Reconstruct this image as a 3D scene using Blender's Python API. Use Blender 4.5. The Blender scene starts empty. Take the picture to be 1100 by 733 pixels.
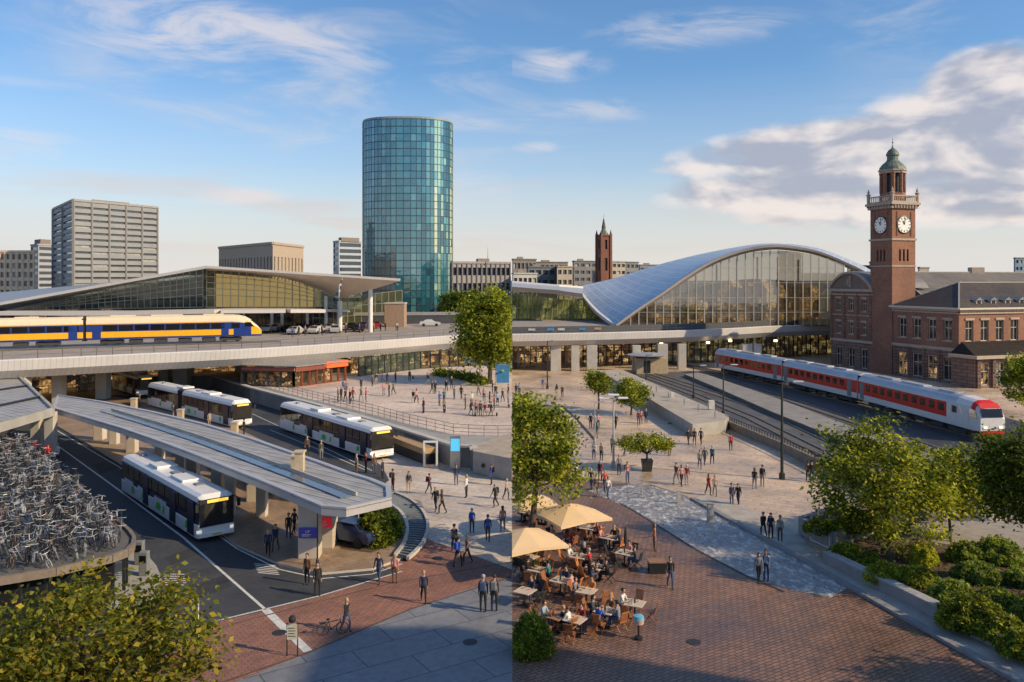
import bpy, bmesh, math, random
import numpy as np
from mathutils import Matrix, Vector
random.seed(7); rng = np.random.default_rng(7)
R = math.radians
EYE = 17.0; F = 900.0; HOR = 300.0
SC = bpy.context.scene; COL = SC.collection

def W(px, py, z=0.0):
    Y = (EYE - z) * F / (py - HOR)
    return Vector(((px - 550) / F * Y, Y, z))
def Q(px, py, Y):
    return Vector(((px - 550) / F * Y, Y, EYE - (py - HOR) / F * Y))

# ---------------------------------------------------------------- materials
def nodes(m):
    m.use_nodes = True
    nt = m.node_tree; nt.nodes.clear()
    out = nt.nodes.new('ShaderNodeOutputMaterial')
    return nt, nt.nodes, nt.links, out
def rgba(c): return (c[0], c[1], c[2], 1)
def sc(c, k): return tuple(min(1, max(0, x * k)) for x in c)
def N(nt, t, **kw):
    n = nt.nodes.new('ShaderNode' + t)
    for k, v in kw.items():
        if k in n.inputs.keys(): n.inputs[k].default_value = v
        else: setattr(n, k, v)
    return n
def posn(nt, sx=1, sy=1, sz=1, rz=0):
    g = N(nt, 'NewGeometry'); m = N(nt, 'Mapping')
    m.inputs['Rotation'].default_value = (0, 0, rz); m.inputs['Scale'].default_value = (sx, sy, sz)
    nt.links.new(g.outputs['Position'], m.inputs['Vector']); return m.outputs[0]
def ramp(nt, fac, stops):
    r = N(nt, 'ValToRGB'); e = r.color_ramp.elements
    while len(e) < len(stops): e.new(0.5)
    for i, (p, c) in enumerate(stops): e[i].position = p; e[i].color = rgba(c)
    nt.links.new(fac, r.inputs[0]); return r.outputs[0]
def mixc(nt, mode, fac, a, b):
    n = N(nt, 'Mix', data_type='RGBA', blend_type=mode)
    for s, v in ((0, fac), (6, a), (7, b)):
        if isinstance(v, (float, int)): n.inputs[s].default_value = v
        elif isinstance(v, tuple): n.inputs[s].default_value = rgba(v)
        else: nt.links.new(v, n.inputs[s])
    return n.outputs[2]
MATS = {}
def M(name, col, rough=.7, metal=0, var=.18, scale=2.0, bump=0, emit=0, ecol=None, spec=.5, obj=False):
    if name in MATS: return MATS[name]
    m = bpy.data.materials.new(name); nt, nn, L, out = nodes(m)
    b = N(nt, 'BsdfPrincipled'); b.inputs['Roughness'].default_value = rough; b.inputs['Metallic'].default_value = metal
    b.inputs['Specular IOR Level'].default_value = spec
    if obj: v = N(nt, 'TexCoord').outputs['Object']
    else: v = posn(nt)
    n = N(nt, 'TexNoise', Scale=scale, Detail=6.0, Roughness=.65); L.new(v, n.inputs['Vector'])
    c = ramp(nt, n.outputs['Fac'], [(.3, sc(col, 1 - var)), (.7, sc(col, 1 + var))])
    n2 = N(nt, 'TexNoise', Scale=scale * 9, Detail=3.0); L.new(v, n2.inputs['Vector'])
    c = mixc(nt, 'MULTIPLY', min(1, var * 2), c, ramp(nt, n2.outputs['Fac'], [(.3, (.75, .75, .75)), (.6, (1, 1, 1))]))
    L.new(c, b.inputs['Base Color'])
    rr = N(nt, 'MapRange'); rr.inputs['To Min'].default_value = max(0, rough - .08); rr.inputs['To Max'].default_value = min(1, rough + .08)
    L.new(n.outputs['Fac'], rr.inputs[0]); L.new(rr.outputs[0], b.inputs['Roughness'])
    if bump:
        bp = N(nt, 'Bump', Strength=bump, Distance=.02); L.new(n2.outputs['Fac'], bp.inputs['Height']); L.new(bp.outputs[0], b.inputs['Normal'])
    if emit:
        b.inputs['Emission Strength'].default_value = emit; b.inputs['Emission Color'].default_value = rgba(ecol or col)
    L.new(b.outputs[0], out.inputs[0]); MATS[name] = m; return m

def paving(name, c1, c2, mortar, bw, bh, rz=0, off=.5, rough=.75, ms=.02, patch=.25, wet=0, bump=.3, scale=1.0, vert=False, spec=.4, grime=.8):
    """tiles / bricks laid in world space"""
    if name in MATS: return MATS[name]
    m = bpy.data.materials.new(name); nt, nn, L, out = nodes(m)
    b = N(nt, 'BsdfPrincipled'); b.inputs['Specular IOR Level'].default_value = spec
    if vert:
        g = N(nt, 'NewGeometry'); s = N(nt, 'SeparateXYZ'); L.new(g.outputs['Position'], s.inputs[0])
        a = N(nt, 'Math', operation='ADD'); L.new(s.outputs[0], a.inputs[0]); L.new(s.outputs[1], a.inputs[1])
        cb = N(nt, 'CombineXYZ'); L.new(a.outputs[0], cb.inputs[0]); L.new(s.outputs[2], cb.inputs[1]); v = cb.outputs[0]
        pv = g.outputs['Position']
    else:
        v = posn(nt, rz=rz); pv = v
    br = N(nt, 'TexBrick', offset=off); L.new(v, br.inputs['Vector'])
    br.inputs['Color1'].default_value = rgba(c1); br.inputs['Color2'].default_value = rgba(c2); br.inputs['Mortar'].default_value = rgba(mortar)
    br.inputs['Scale'].default_value = scale; br.inputs['Mortar Size'].default_value = ms; br.inputs['Brick Width'].default_value = bw; br.inputs['Row Height'].default_value = bh
    br.inputs['Mortar Smooth'].default_value = .2
    n = N(nt, 'TexNoise', Scale=.16, Detail=8.0, Roughness=.68); L.new(pv, n.inputs['Vector'])
    c = mixc(nt, 'MULTIPLY', 1.0, br.outputs['Color'], ramp(nt, n.outputs['Fac'], [(.32, (1 - patch,) * 3), (.66, (1 + patch * .6,) * 3)]))
    n2 = N(nt, 'TexNoise', Scale=2.3, Detail=8.0, Roughness=.7); L.new(pv, n2.inputs['Vector'])
    c = mixc(nt, 'MULTIPLY', grime, c, ramp(nt, n2.outputs['Fac'], [(.32, (.7, .69, .68)), (.6, (1.05, 1.05, 1.05))]))
    L.new(c, b.inputs['Base Color'])
    lo = rough - .12; hi = min(1, rough + .12)
    rp = ramp(nt, n.outputs['Fac'], [(.35, (lo - wet,) * 3), (.62, (hi,) * 3)])
    L.new(rp, b.inputs['Roughness'])
    bp = N(nt, 'Bump', Strength=bump, Distance=.02); L.new(n2.outputs['Fac'], bp.inputs['Height'])
    bp2 = N(nt, 'Bump', Strength=bump, Distance=.015); bp2.invert = True; L.new(br.outputs['Fac'], bp2.inputs['Height']); L.new(bp.outputs[0], bp2.inputs['Normal'])
    L.new(bp2.outputs[0], b.inputs['Normal'])
    L.new(b.outputs[0], out.inputs[0]); MATS[name] = m; return m

def glass(name, tint, trans=.45, rough=.04, fres=1.0, dark=None, wav=.0, base=.35):
    """window glass: part see-through, part mirror, with slightly uneven panes"""
    if name in MATS: return MATS[name]
    m = bpy.data.materials.new(name); nt, nn, L, out = nodes(m)
    t = N(nt, 'BsdfTransparent', Color=rgba(tint)); g = N(nt, 'BsdfGlossy', Roughness=rough, Color=(.9, .95, 1, 1))
    d = N(nt, 'BsdfDiffuse', Color=rgba(dark or sc(tint, .3)))
    mx = N(nt, 'MixShader'); mx.inputs[0].default_value = trans; L.new(d.outputs[0], mx.inputs[1]); L.new(t.outputs[0], mx.inputs[2])
    lw = N(nt, 'LayerWeight', Blend=base); m2 = N(nt, 'MixShader')
    L.new(lw.outputs['Fresnel'], m2.inputs[0]); L.new(mx.outputs[0], m2.inputs[1]); L.new(g.outputs[0], m2.inputs[2])
    if wav:
        n = N(nt, 'TexNoise', Scale=.9, Detail=2.0); L.new(posn(nt), n.inputs['Vector'])
        bp = N(nt, 'Bump', Strength=wav, Distance=.1); L.new(n.outputs['Fac'], bp.inputs['Height']); L.new(bp.outputs[0], g.inputs['Normal'])
    L.new(m2.outputs[0], out.inputs[0]); MATS[name] = m; return m

def lit_interior(name, c1, c2, c3, emit, sx=.5, sz=.6):
    """shelves, people and lamps behind a shop front: blocky warm mottling with its own light"""
    if name in MATS: return MATS[name]
    m = bpy.data.materials.new(name); nt, nn, L, out = nodes(m)
    v = posn(nt, sx, sx, sz)
    vo = N(nt, 'TexVoronoi', Scale=1.1, distance='CHEBYCHEV'); L.new(v, vo.inputs['Vector'])
    s = N(nt, 'SeparateColor'); L.new(vo.outputs['Color'], s.inputs[0])
    c = ramp(nt, s.outputs[0], [(.35, c1), (.62, c2), (.9, c3)])
    g = N(nt, 'NewGeometry'); sx_ = N(nt, 'SeparateXYZ'); L.new(g.outputs['Position'], sx_.inputs[0]); ad_ = N(nt, 'Math', operation='ADD'); L.new(sx_.outputs[0], ad_.inputs[0]); L.new(sx_.outputs[1], ad_.inputs[1])
    cb_ = N(nt, 'CombineXYZ'); L.new(ad_.outputs[0], cb_.inputs[0]); L.new(sx_.outputs[2], cb_.inputs[1])
    bk_ = N(nt, 'TexBrick', offset=.37); L.new(cb_.outputs[0], bk_.inputs['Vector']); bk_.inputs['Scale'].default_value = 1; bk_.inputs['Brick Width'].default_value = 1.7; bk_.inputs['Row Height'].default_value = 1.15; bk_.inputs['Mortar Size'].default_value = .09
    bk_.inputs['Color1'].default_value = (1.0, 1.0, 1.0, 1); bk_.inputs['Color2'].default_value = (.22, .2, .2, 1); bk_.inputs['Mortar'].default_value = (.12, .10, .08, 1)
    c = mixc(nt, 'MULTIPLY', .85, c, bk_.outputs['Color'])
    n = N(nt, 'TexNoise', Scale=3.5, Detail=3.0); L.new(posn(nt), n.inputs['Vector'])
    c = mixc(nt, 'MULTIPLY', .9, c, ramp(nt, n.outputs['Fac'], [(.38, (.25, .22, .2)), (.6, (1.2, 1.2, 1.2))]))
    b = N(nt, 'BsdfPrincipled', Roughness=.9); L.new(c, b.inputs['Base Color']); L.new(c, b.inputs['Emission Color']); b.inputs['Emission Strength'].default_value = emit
    L.new(b.outputs[0], out.inputs[0]); MATS[name] = m; return m

def leafmat(name, col, trans=.48):
    if name in MATS: return MATS[name]
    m = bpy.data.materials.new(name); nt, nn, L, out = nodes(m)
    n = N(nt, 'TexNoise', Scale=1.1, Detail=4.0); L.new(posn(nt), n.inputs['Vector'])
    c = ramp(nt, n.outputs['Fac'], [(.3, sc(col, .55)), (.7, sc(col, 1.5))])
    d = N(nt, 'BsdfPrincipled', Roughness=.6); d.inputs['Specular IOR Level'].default_value = .25; L.new(c, d.inputs['Base Color'])
    t = N(nt, 'BsdfTranslucent'); L.new(mixc(nt, 'MULTIPLY', 1.0, c, (1.5, 1.4, .6)), t.inputs[0])
    x = N(nt, 'MixShader'); x.inputs[0].default_value = trans; L.new(d.outputs[0], x.inputs[1]); L.new(t.outputs[0], x.inputs[2])
    L.new(x.outputs[0], out.inputs[0]); MATS[name] = m; return m

# ---------------------------------------------------------------- objects
def rootmat(o):
    while o.parent: o = o.parent
    return Matrix.Translation(o.location) @ Matrix.Rotation(o.rotation_euler.z, 4, 'Z')
def tag(o, label=None, cat=None, group=None, kind=None):
    if label: o['label'] = label
    if cat: o['category'] = cat
    if group: o['group'] = group
    if kind: o['kind'] = kind
    return o
def thing(name, label, cat, loc=(0, 0, 0), rz=0, group=None):
    o = bpy.data.objects.new(name, None); COL.objects.link(o); o.empty_display_size = .2
    o.location = loc; o.rotation_euler = (0, 0, rz); return tag(o, label, cat, group)
KIDS = {}
def adopt(o, p):
    o.parent = p; KIDS.setdefault(p.name, []).append(o)
def copy_tree(o, parent=None):
    c = o.copy(); COL.objects.link(c)
    if parent: adopt(c, parent)
    for ch in list(KIDS.get(o.name, [])): copy_tree(ch, c)
    return c
def kid(o, name):
    return [c for c in KIDS.get(o.name, []) if c.name.split('.')[0] == name]

class MB:
    def __init__(s, T=None): s.v = []; s.f = []; s.m = []; s.T = T; s.mi = 0; s.sm = []; s.smooth = False
    def add(s, vs, fs, mi=None):
        b = len(s.v)
        for p in vs:
            p = Vector(p)
            s.v.append(s.T @ p if s.T else p)
        for f in fs: s.f.append(tuple(i + b for i in f)); s.m.append(s.mi if mi is None else mi); s.sm.append(s.smooth)
        return s
    def box(s, x0, x1, y0, y1, z0, z1, mi=None):
        vs = [(x0, y0, z0), (x1, y0, z0), (x1, y1, z0), (x0, y1, z0), (x0, y0, z1), (x1, y0, z1), (x1, y1, z1), (x0, y1, z1)]
        return s.add(vs, [(0, 3, 2, 1), (4, 5, 6, 7), (0, 1, 5, 4), (1, 2, 6, 5), (2, 3, 7, 6), (3, 0, 4, 7)], mi)
    def bar(s, a, b, w, h, mi=None):
        """box from a to b (centre line), w wide sideways, h high"""
        a, b = Vector(a), Vector(b); d = (b - a); 
        if d.length < 1e-6: return s
        d.normalize(); up = Vector((0, 0, 1)) if abs(d.z) < .99 else Vector((1, 0, 0))
        sd = d.cross(up).normalized() * w / 2; u = sd.cross(d).normalized() * h / 2
        vs = [a - sd - u, a + sd - u, a + sd + u, a - sd + u, b - sd - u, b + sd - u, b + sd + u, b - sd + u]
        return s.add(vs, [(0, 1, 2, 3), (7, 6, 5, 4), (0, 4, 5, 1), (1, 5, 6, 2), (2, 6, 7, 3), (3, 7, 4, 0)], mi)
    def poly(s, pts, mi=None): return s.add(pts, [tuple(range(len(pts)))], mi)
    def prism(s, pts, z0, z1, mi=None, mt=None):
        a = sum(pts[i][0] * pts[(i + 1) % len(pts)][1] - pts[(i + 1) % len(pts)][0] * pts[i][1] for i in range(len(pts)))
        if a < 0: pts = list(pts)[::-1]
        n = len(pts)
        vs = [(p[0], p[1], z0) for p in pts] + [(p[0], p[1], z1) for p in pts]
        s.add(vs, [tuple(range(n - 1, -1, -1))] + [(i, (i + 1) % n, n + (i + 1) % n, n + i) for i in range(n)], mi)
        return s.add([(p[0], p[1], z1) for p in pts], [tuple(range(n))], mi if mt is None else mt)
    def tube(s, a, b, r0, r1=None, n=8, mi=None, cap=True):
        a, b = Vector(a), Vector(b); r1 = r0 if r1 is None else r1; d = b - a
        if d.length < 1e-6: return s
        d.normalize(); up = Vector((0, 0, 1)) if abs(d.z) < .9 else Vector((1, 0, 0))
        x = d.cross(up).normalized(); y = x.cross(d)
        vs = []
        for c, r in ((a, r0), (b, r1)):
            for i in range(n):
                t = 2 * math.pi * i / n; vs.append(c + x * math.cos(t) * r + y * math.sin(t) * r)
        fs = [(i, n + i, n + (i + 1) % n, (i + 1) % n) for i in range(n)]
        if cap: fs += [tuple(range(n)), tuple(range(2 * n - 1, n - 1, -1))]
        return s.add(vs, fs, mi)
    def path(s, pts, r, n=6, mi=None):
        for i in range(len(pts) - 1): s.tube(pts[i], pts[i + 1], r, r, n, mi)
        return s
    def lathe(s, prof, n=16, c=(0, 0, 0), mi=None, axis='z', ph=0):
        vs = []
        for (r, z) in prof:
            for i in range(n):
                t = 2 * math.pi * i / n + ph
                if axis == 'z': vs.append((c[0] + r * math.cos(t), c[1] + r * math.sin(t), c[2] + z))
                else: vs.append((c[0] + r * math.cos(t), c[1] + z, c[2] + r * math.sin(t)))
        fs = []
        for k in range(len(prof) - 1):
            for i in range(n):
                j = (i + 1) % n; q = (k * n + i, k * n + j, (k + 1) * n + j, (k + 1) * n + i)
                fs.append(q if axis == 'z' else q[::-1])
        b0 = tuple(range(n)); b1 = tuple(range((len(prof) - 1) * n, len(prof) * n))
        fs += [b0[::-1], b1] if axis == 'z' else [b0, b1[::-1]]
        return s.add(vs, fs, mi)
    def build(s, name, mats, parent=None, label=None, cat=None, group=None, kind=None, bev=0, cut=None, weld=False):
        if not isinstance(mats, (list, tuple)): mats = [mats]
        me = bpy.data.meshes.new(name)
        inv = rootmat(parent).inverted() if parent else None
        vs = [tuple(inv @ p) if inv else tuple(p) for p in s.v]
        me.from_pydata(vs, [], s.f)
        for m in mats: me.materials.append(m)
        me.polygons.foreach_set('material_index', [min(i, len(mats) - 1) for i in s.m])
        me.polygons.foreach_set('use_smooth', s.sm)
        if cut or weld:
            bm = bmesh.new(); bm.from_mesh(me)
            if weld: bmesh.ops.remove_doubles(bm, verts=bm.verts, dist=1e-4)
            if cut:
                px = (inv @ Vector((0, 0, 0))) if inv else Vector((0, 0, 0))
                nx = Vector((1, 0, 0)) if cut == 'left' else Vector((-1, 0, 0))   # 'left' keeps X<0
                if inv: nx = (inv.to_3x3() @ nx)
                bmesh.ops.bisect_plane(bm, geom=bm.verts[:] + bm.edges[:] + bm.faces[:], plane_co=px, plane_no=nx, clear_outer=True)
            bm.to_mesh(me); bm.free()
        me.update()
        o = bpy.data.objects.new(name, me); COL.objects.link(o)
        if parent: adopt(o, parent)
        if bev:
            b = o.modifiers.new('bevel', 'BEVEL'); b.width = bev; b.segments = 2; b.limit_method = 'ANGLE'
        return tag(o, label, cat, group, kind)

def sheet(name, pix, z, mat, zref=0.0, kind='structure', label=None, cat=None):
    pts = [W(p[0], p[1], zref) for p in pix]
    mb = MB(); v = [(p.x, p.y, z) for p in pts]
    a = sum(v[i][0] * v[(i + 1) % len(v)][1] - v[(i + 1) % len(v)][0] * v[i][1] for i in range(len(v)))
    if a < 0: v = v[::-1]
    mb.poly(v)
    return mb.build(name, mat, kind=kind, label=label, cat=cat)

def wall_open(mb, p0, du, width, z0, z1, ops, depth=.35, mi=0, mr=None):
    """upright wall with real openings; outside is to the right of du; reveals go inward"""
    p0 = Vector((p0[0], p0[1], 0)); du = Vector((du[0], du[1], 0)).normalized(); inn = Vector((-du.y, du.x, 0))
    us = sorted({0, width} | {o[0] for o in ops} | {o[1] for o in ops}); zs = sorted({z0, z1} | {o[2] for o in ops} | {o[3] for o in ops})
    P = lambda u, z, d=0: p0 + du * u + inn * d + Vector((0, 0, z))
    for i in range(len(us) - 1):
        for j in range(len(zs) - 1):
            uc = (us[i] + us[i + 1]) / 2; zc = (zs[j] + zs[j + 1]) / 2
            if any(o[0] < uc < o[1] and o[2] < zc < o[3] for o in ops): continue
            mb.poly([P(us[i], zs[j]), P(us[i + 1], zs[j]), P(us[i + 1], zs[j + 1]), P(us[i], zs[j + 1])], mi)
    mr = mi if mr is None else mr
    for (a, b, c, d) in [o[:4] for o in ops]:
        mb.poly([P(a, c), P(a, d), P(a, d, depth), P(a, c, depth)][::-1], mr); mb.poly([P(b, c), P(b, d), P(b, d, depth), P(b, c, depth)], mr)
        mb.poly([P(a, c), P(b, c), P(b, c, depth), P(a, c, depth)], mr); mb.poly([P(a, d), P(b, d), P(b, d, depth), P(a, d, depth)][::-1], mr)
def pane_at(p0, du, o, depth, mat, parent, name='window', frame=None, mull=1, bars=1, fw=.09):
    p0 = Vector((p0[0], p0[1], 0)); du = Vector((du[0], du[1], 0)).normalized(); inn = Vector((-du.y, du.x, 0))
    P = lambda u, z, d: p0 + du * u + inn * d + Vector((0, 0, z))
    a, b, c, d = o[:4]
    if frame is None:
        mb = MB(); mb.poly([P(a, c, depth - .02), P(b, c, depth - .02), P(b, d, depth - .02), P(a, d, depth - .02)])
        return mb.build(name, mat, parent)
    fb = MB(); y = depth - .06
    for u0, u1, q0, q1 in [(a, b, c + fw / 2, c + fw / 2), (a, b, d - fw / 2, d - fw / 2)]: fb.bar(P(u0, q0, y), P(u1, q1, y), .08, fw)
    for u in [a + fw / 2, b - fw / 2] + [a + (b - a) * k / (mull + 1) for k in range(1, mull + 1)]: fb.bar(P(u, c + fw, y), P(u, d - fw, y), fw * .8, .08)
    for k in range(1, bars + 1):
        z = c + (d - c) * (.62 if bars == 1 else k / (bars + 1)); fb.bar(P(a + fw, z, y - .003), P(b - fw, z, y - .003), .08, fw * .7)
    fo = fb.build(name, frame, parent)
    mb = MB(); mb.poly([P(a + .02, c + .02, depth - .02), P(b - .02, c + .02, depth - .02), P(b - .02, d - .02, depth - .02), P(a + .02, d - .02, depth - .02)])
    mb.build('pane', mat, fo)
    return fo

def leaves(name, pts, size, mats, mi, parent=None, flat=.5, cut=None, label=None, cat=None, group=None, kind=None, aspect=.6):
    pts = np.asarray(pts, float); mi = np.asarray(mi)
    if cut == 'left': k = pts[:, 0] < -.05
    elif cut == 'right': k = pts[:, 0] > .05
    else: k = np.ones(len(pts), bool)
    pts = pts[k]; mi = mi[k]; n = len(pts)
    if parent: pts = pts - np.array(rootmat(parent).translation)
    nrm = rng.normal(size=(n, 3)); nrm[:, 2] = np.abs(nrm[:, 2]) + flat; nrm /= np.linalg.norm(nrm, axis=1)[:, None]
    t = rng.normal(size=(n, 3)); t -= (t * nrm).sum(1)[:, None] * nrm; t /= np.linalg.norm(t, axis=1)[:, None]
    b = np.cross(nrm, t); s = size * rng.uniform(.6, 1.3, n)[:, None]
    v = np.stack([pts - t * s, pts - b * s * aspect + nrm * s * .15, pts + t * s, pts + b * s * aspect + nrm * s * .15], 1).reshape(-1, 3)
    me = bpy.data.meshes.new(name); me.vertices.add(4 * n); me.vertices.foreach_set('co', v.ravel())
    me.loops.add(4 * n); me.loops.foreach_set('vertex_index', np.arange(4 * n))
    me.polygons.add(n); me.polygons.foreach_set('loop_start', np.arange(0, 4 * n, 4)); me.polygons.foreach_set('loop_total', np.full(n, 4))
    for m in mats: me.materials.append(m)
    me.polygons.foreach_set('material_index', mi.astype(np.int32)); me.update(calc_edges=True)
    o = bpy.data.objects.new(name, me); COL.objects.link(o)
    if parent: adopt(o, parent)
    return tag(o, label, cat, group, kind)

def clump_points(c, rad, nclump, per, spread, lower=.0, hollow=.45):
    """uneven crown: clump centres spread through an ellipsoid, leaves gathered round each"""
    cen = []
    while len(cen) < nclump:
        d = rng.normal(size=3); d /= np.linalg.norm(d); r = rng.uniform(hollow, 1) ** .7
        if d[2] < -.75 + lower: continue
        r *= rng.uniform(.82, 1.08)
        cen.append(np.array(c) + d * r * np.array(rad))
    pts, mi = [], []
    for q in cen:
        k = int(per * rng.uniform(.5, 1.5)); sp = spread * rng.uniform(.6, 1.4)
        pts.append(q + rng.normal(size=(k, 3)) * sp * np.array([1, 1, .62])); mi.append(rng.choice(3, p=[[.6, .3, .1], [.2, .6, .2], [.15, .35, .5]][rng.integers(3)], size=k))
    return cen, np.concatenate(pts), np.concatenate(mi)

def tree(label, base, h, trunk_r, crown_c, rad, nclump, per, spread, leaf, mats, group=None, name='leafy_tree', cat='tree', cut=None, bark=None, limbs=14, zbase=None):
    root = thing(name, label, cat, base, 0, group)
    cen, pts, mi = clump_points(crown_c, rad, nclump, per, spread)
    bark = bark or M('bark', (.09, .065, .045), .9, var=.3, scale=6, bump=.5)
    t = MB(); b = Vector(base); cc = Vector(crown_c)
    fork = b.lerp(Vector((cc.x, cc.y, b.z + (cc.z - b.z) * .62)), 1)
    mid = b.lerp(fork, .5) + Vector((trunk_r * .4, trunk_r * .3, 0))
    t.tube(b, b + (mid - b) * .12, trunk_r * 1.35, trunk_r, 9); t.tube(b + (mid - b) * .12, mid, trunk_r, trunk_r * .85, 9); t.tube(mid, fork, trunk_r * .85, trunk_r * .7, 9)
    t.tube(fork, Vector((cc.x, cc.y, cc.z + rad[2] * .5)), trunk_r * .6, trunk_r * .15, 7)
    for k in range(min(limbs, len(cen))):
        e = Vector(cen[k]); s0 = fork.lerp(Vector((cc.x, cc.y, cc.z + rad[2] * .3)), random.random() * .8)
        m1 = s0.lerp(e, .5) + Vector((0, 0, -.08 * (e - s0).length)); r0 = trunk_r * random.uniform(.25, .42)
        t.tube(s0, m1, r0, r0 * .6, 6); t.tube(m1, e, r0 * .6, r0 * .15, 5)
    t.build('trunk', bark, root, cut=cut)
    leaves('crown', pts, leaf, mats, mi, root, cut=cut)
    return root
# ---------------------------------------------------------------- camera, sun, sky
cam = bpy.data.cameras.new('camera'); co = bpy.data.objects.new('camera', cam); COL.objects.link(co)
co.location = (0, 0, EYE); co.rotation_euler = (R(90), 0, 0); cam.sensor_width = 36; cam.lens = F / 1100 * 36
cam.shift_y = -(366.5 - HOR) / 1100; cam.clip_end = 20000; cam.clip_start = .5; SC.camera = co
SC.view_settings.view_transform = 'Standard'; SC.view_settings.look = 'None'; SC.view_settings.exposure = 0
SUN_EL = R(30); SUN_D = Vector((.93, -.37, 0)).normalized()
sun = bpy.data.lights.new('sun', 'SUN'); so = bpy.data.objects.new('sun', sun); COL.objects.link(so)
sun.energy = 5.0; sun.angle = R(.6); sun.color = (1, .79, .50)
sd = Vector((SUN_D.x * math.cos(SUN_EL), SUN_D.y * math.cos(SUN_EL), math.sin(SUN_EL)))
so.rotation_euler = (-sd).to_track_quat('-Z', 'Y').to_euler()
w = bpy.data.worlds.new('World'); SC.world = w; w.use_nodes = True; nt = w.node_tree; nt.nodes.clear(); L = nt.links
out = nt.nodes.new('ShaderNodeOutputWorld'); bg = nt.nodes.new('ShaderNodeBackground'); L.new(bg.outputs[0], out.inputs[0])
sky = nt.nodes.new('ShaderNodeTexSky'); sky.sky_type = 'NISHITA'; sky.sun_disc = False; sky.sun_elevation = SUN_EL
sky.sun_rotation = math.atan2(SUN_D.x, SUN_D.y); sky.air_density = 1.0; sky.dust_density = .6; sky.ozone_density = 1.6
def mth(op, a, b=None, clamp=False):
    n = N(nt, 'Math', operation=op); n.use_clamp = clamp
    for i, v in enumerate((a, b)):
        if v is None: continue
        if isinstance(v, (int, float)): n.inputs[i].default_value = v
        else: L.new(v, n.inputs[i])
    return n.outputs[0]
def sstep(x, a, b):
    n = N(nt, 'MapRange', interpolation_type='SMOOTHSTEP'); n.inputs[1].default_value = a; n.inputs[2].default_value = b; L.new(x, n.inputs[0]); return n.outputs[0]
tc = nt.nodes.new('ShaderNodeTexCoord'); sp = nt.nodes.new('ShaderNodeSeparateXYZ'); L.new(tc.outputs['Generated'], sp.inputs[0])
X, Y, Z = sp.outputs
az = mth('ARCTAN2', X, Y); el = mth('ARCSINE', Z)
side = sstep(az, -.0006, .0006)
def noise(sx, sy, ox, oy, scale, det=7, rough=.6, dist=0.0):
    cb = N(nt, 'CombineXYZ'); L.new(mth('ADD', mth('MULTIPLY', az, sx), ox), cb.inputs[0]); L.new(mth('ADD', mth('MULTIPLY', el, sy), oy), cb.inputs[1])
    n = N(nt, 'TexNoise', Scale=scale, Detail=det, Roughness=rough, Distortion=dist); L.new(cb.outputs[0], n.inputs['Vector']); return n.outputs['Fac']
def wmix(fac, a, b):
    n = N(nt, 'Mix', data_type='RGBA')
    for s, v in ((0, fac), (6, a), (7, b)):
        if isinstance(v, (int, float)): n.inputs[s].default_value = v
        elif isinstance(v, tuple): n.inputs[s].default_value = (v[0], v[1], v[2], 1)
        else: L.new(v, n.inputs[s])
    return n.outputs[2]
SK = .122
w.cycles.sampling_method = 'MANUAL'; w.cycles.sample_map_resolution = 256
SC.cycles.max_bounces = 5; SC.cycles.diffuse_bounces = 2; SC.cycles.glossy_bounces = 3; SC.cycles.transmission_bounces = 4; SC.cycles.transparent_max_bounces = 6; SC.cycles.use_adaptive_sampling = True; SC.cycles.adaptive_threshold = .03; SC.cycles.caustics_reflective = False; SC.cycles.caustics_refractive = False
base = wmix(1.0, (0, 0, 0), sky.outputs[0])
mu = N(nt, 'Mix', data_type='RGBA', blend_type='MULTIPLY'); mu.inputs[0].default_value = 1; L.new(sky.outputs[0], mu.inputs[6]); mu.inputs[7].default_value = (.76, 1.04, 1.28, 1); base = mu.outputs[2]
# warm haze low over the horizon
K = 1 / SK
hz = ramp(nt, el, [(0.0, (1, 1, 1)), (.06, (.70, .70, .70)), (.13, (.26, .26, .26)), (.24, (0, 0, 0))])
col = wmix(hz, base, (.80 * K, .75 * K, .71 * K))
# thin high cirrus
ci = noise(2.2, 9.0, 0, 0, 1.6, 5, .62, .6); ci2 = noise(1.0, 3.0, 3, 1, 1.7, 1)
cm = mth('MULTIPLY', sstep(ci, .46, .72), sstep(ci2, .36, .60))
col = wmix(mth('MULTIPLY', cm, .5), col, (.72 * K, .70 * K, .72 * K))
# streaks upper left
def blob(a0, e0, ra, re):
    d = mth('ADD', mth('POWER', mth('DIVIDE', mth('SUBTRACT', az, a0), ra), 2.0), mth('POWER', mth('DIVIDE', mth('SUBTRACT', el, e0), re), 2.0))
    return mth('SUBTRACT', 1.0, d, True)
def A(px): return math.atan((px - 550) / F)
def E(px, py): return math.atan((HOR - py) / math.hypot(F, px - 550))
st = noise(4.5, 15, 7, 2, 1.5, 6, .62, 1.0)
for (px, py, rx, ry, k) in [(240, 30, 190, 34, .75), (370, 66, 60, 26, .5), (150, 50, 120, 16, .45), (265, 212, 60, 13, .9), (20, 160, 70, 22, .6), (330, 150, 90, 14, .3), (600, 70, 70, 20, .75), (640, 118, 80, 16, .45), (745, 32, 130, 24, .5), (740, 182, 48, 9, .6), (500, 130, 60, 14, .45), (585, 158, 45, 9, .5), (20, 88, 80, 8, .3), (480, 200, 110, 40, .3)]:
    b = blob(A(px), E(px, py), rx / F, ry / F)
    c = mth('MULTIPLY', mth('MULTIPLY', b, sstep(mth('ADD', st, mth('MULTIPLY', b, .22)), .50, .80)), k)
    s_ = side if px > 550 else mth('SUBTRACT', 1.0, side)
    col = wmix(mth('MULTIPLY', c, s_), col, (.82 * K, .76 * K, .76 * K))
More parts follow.
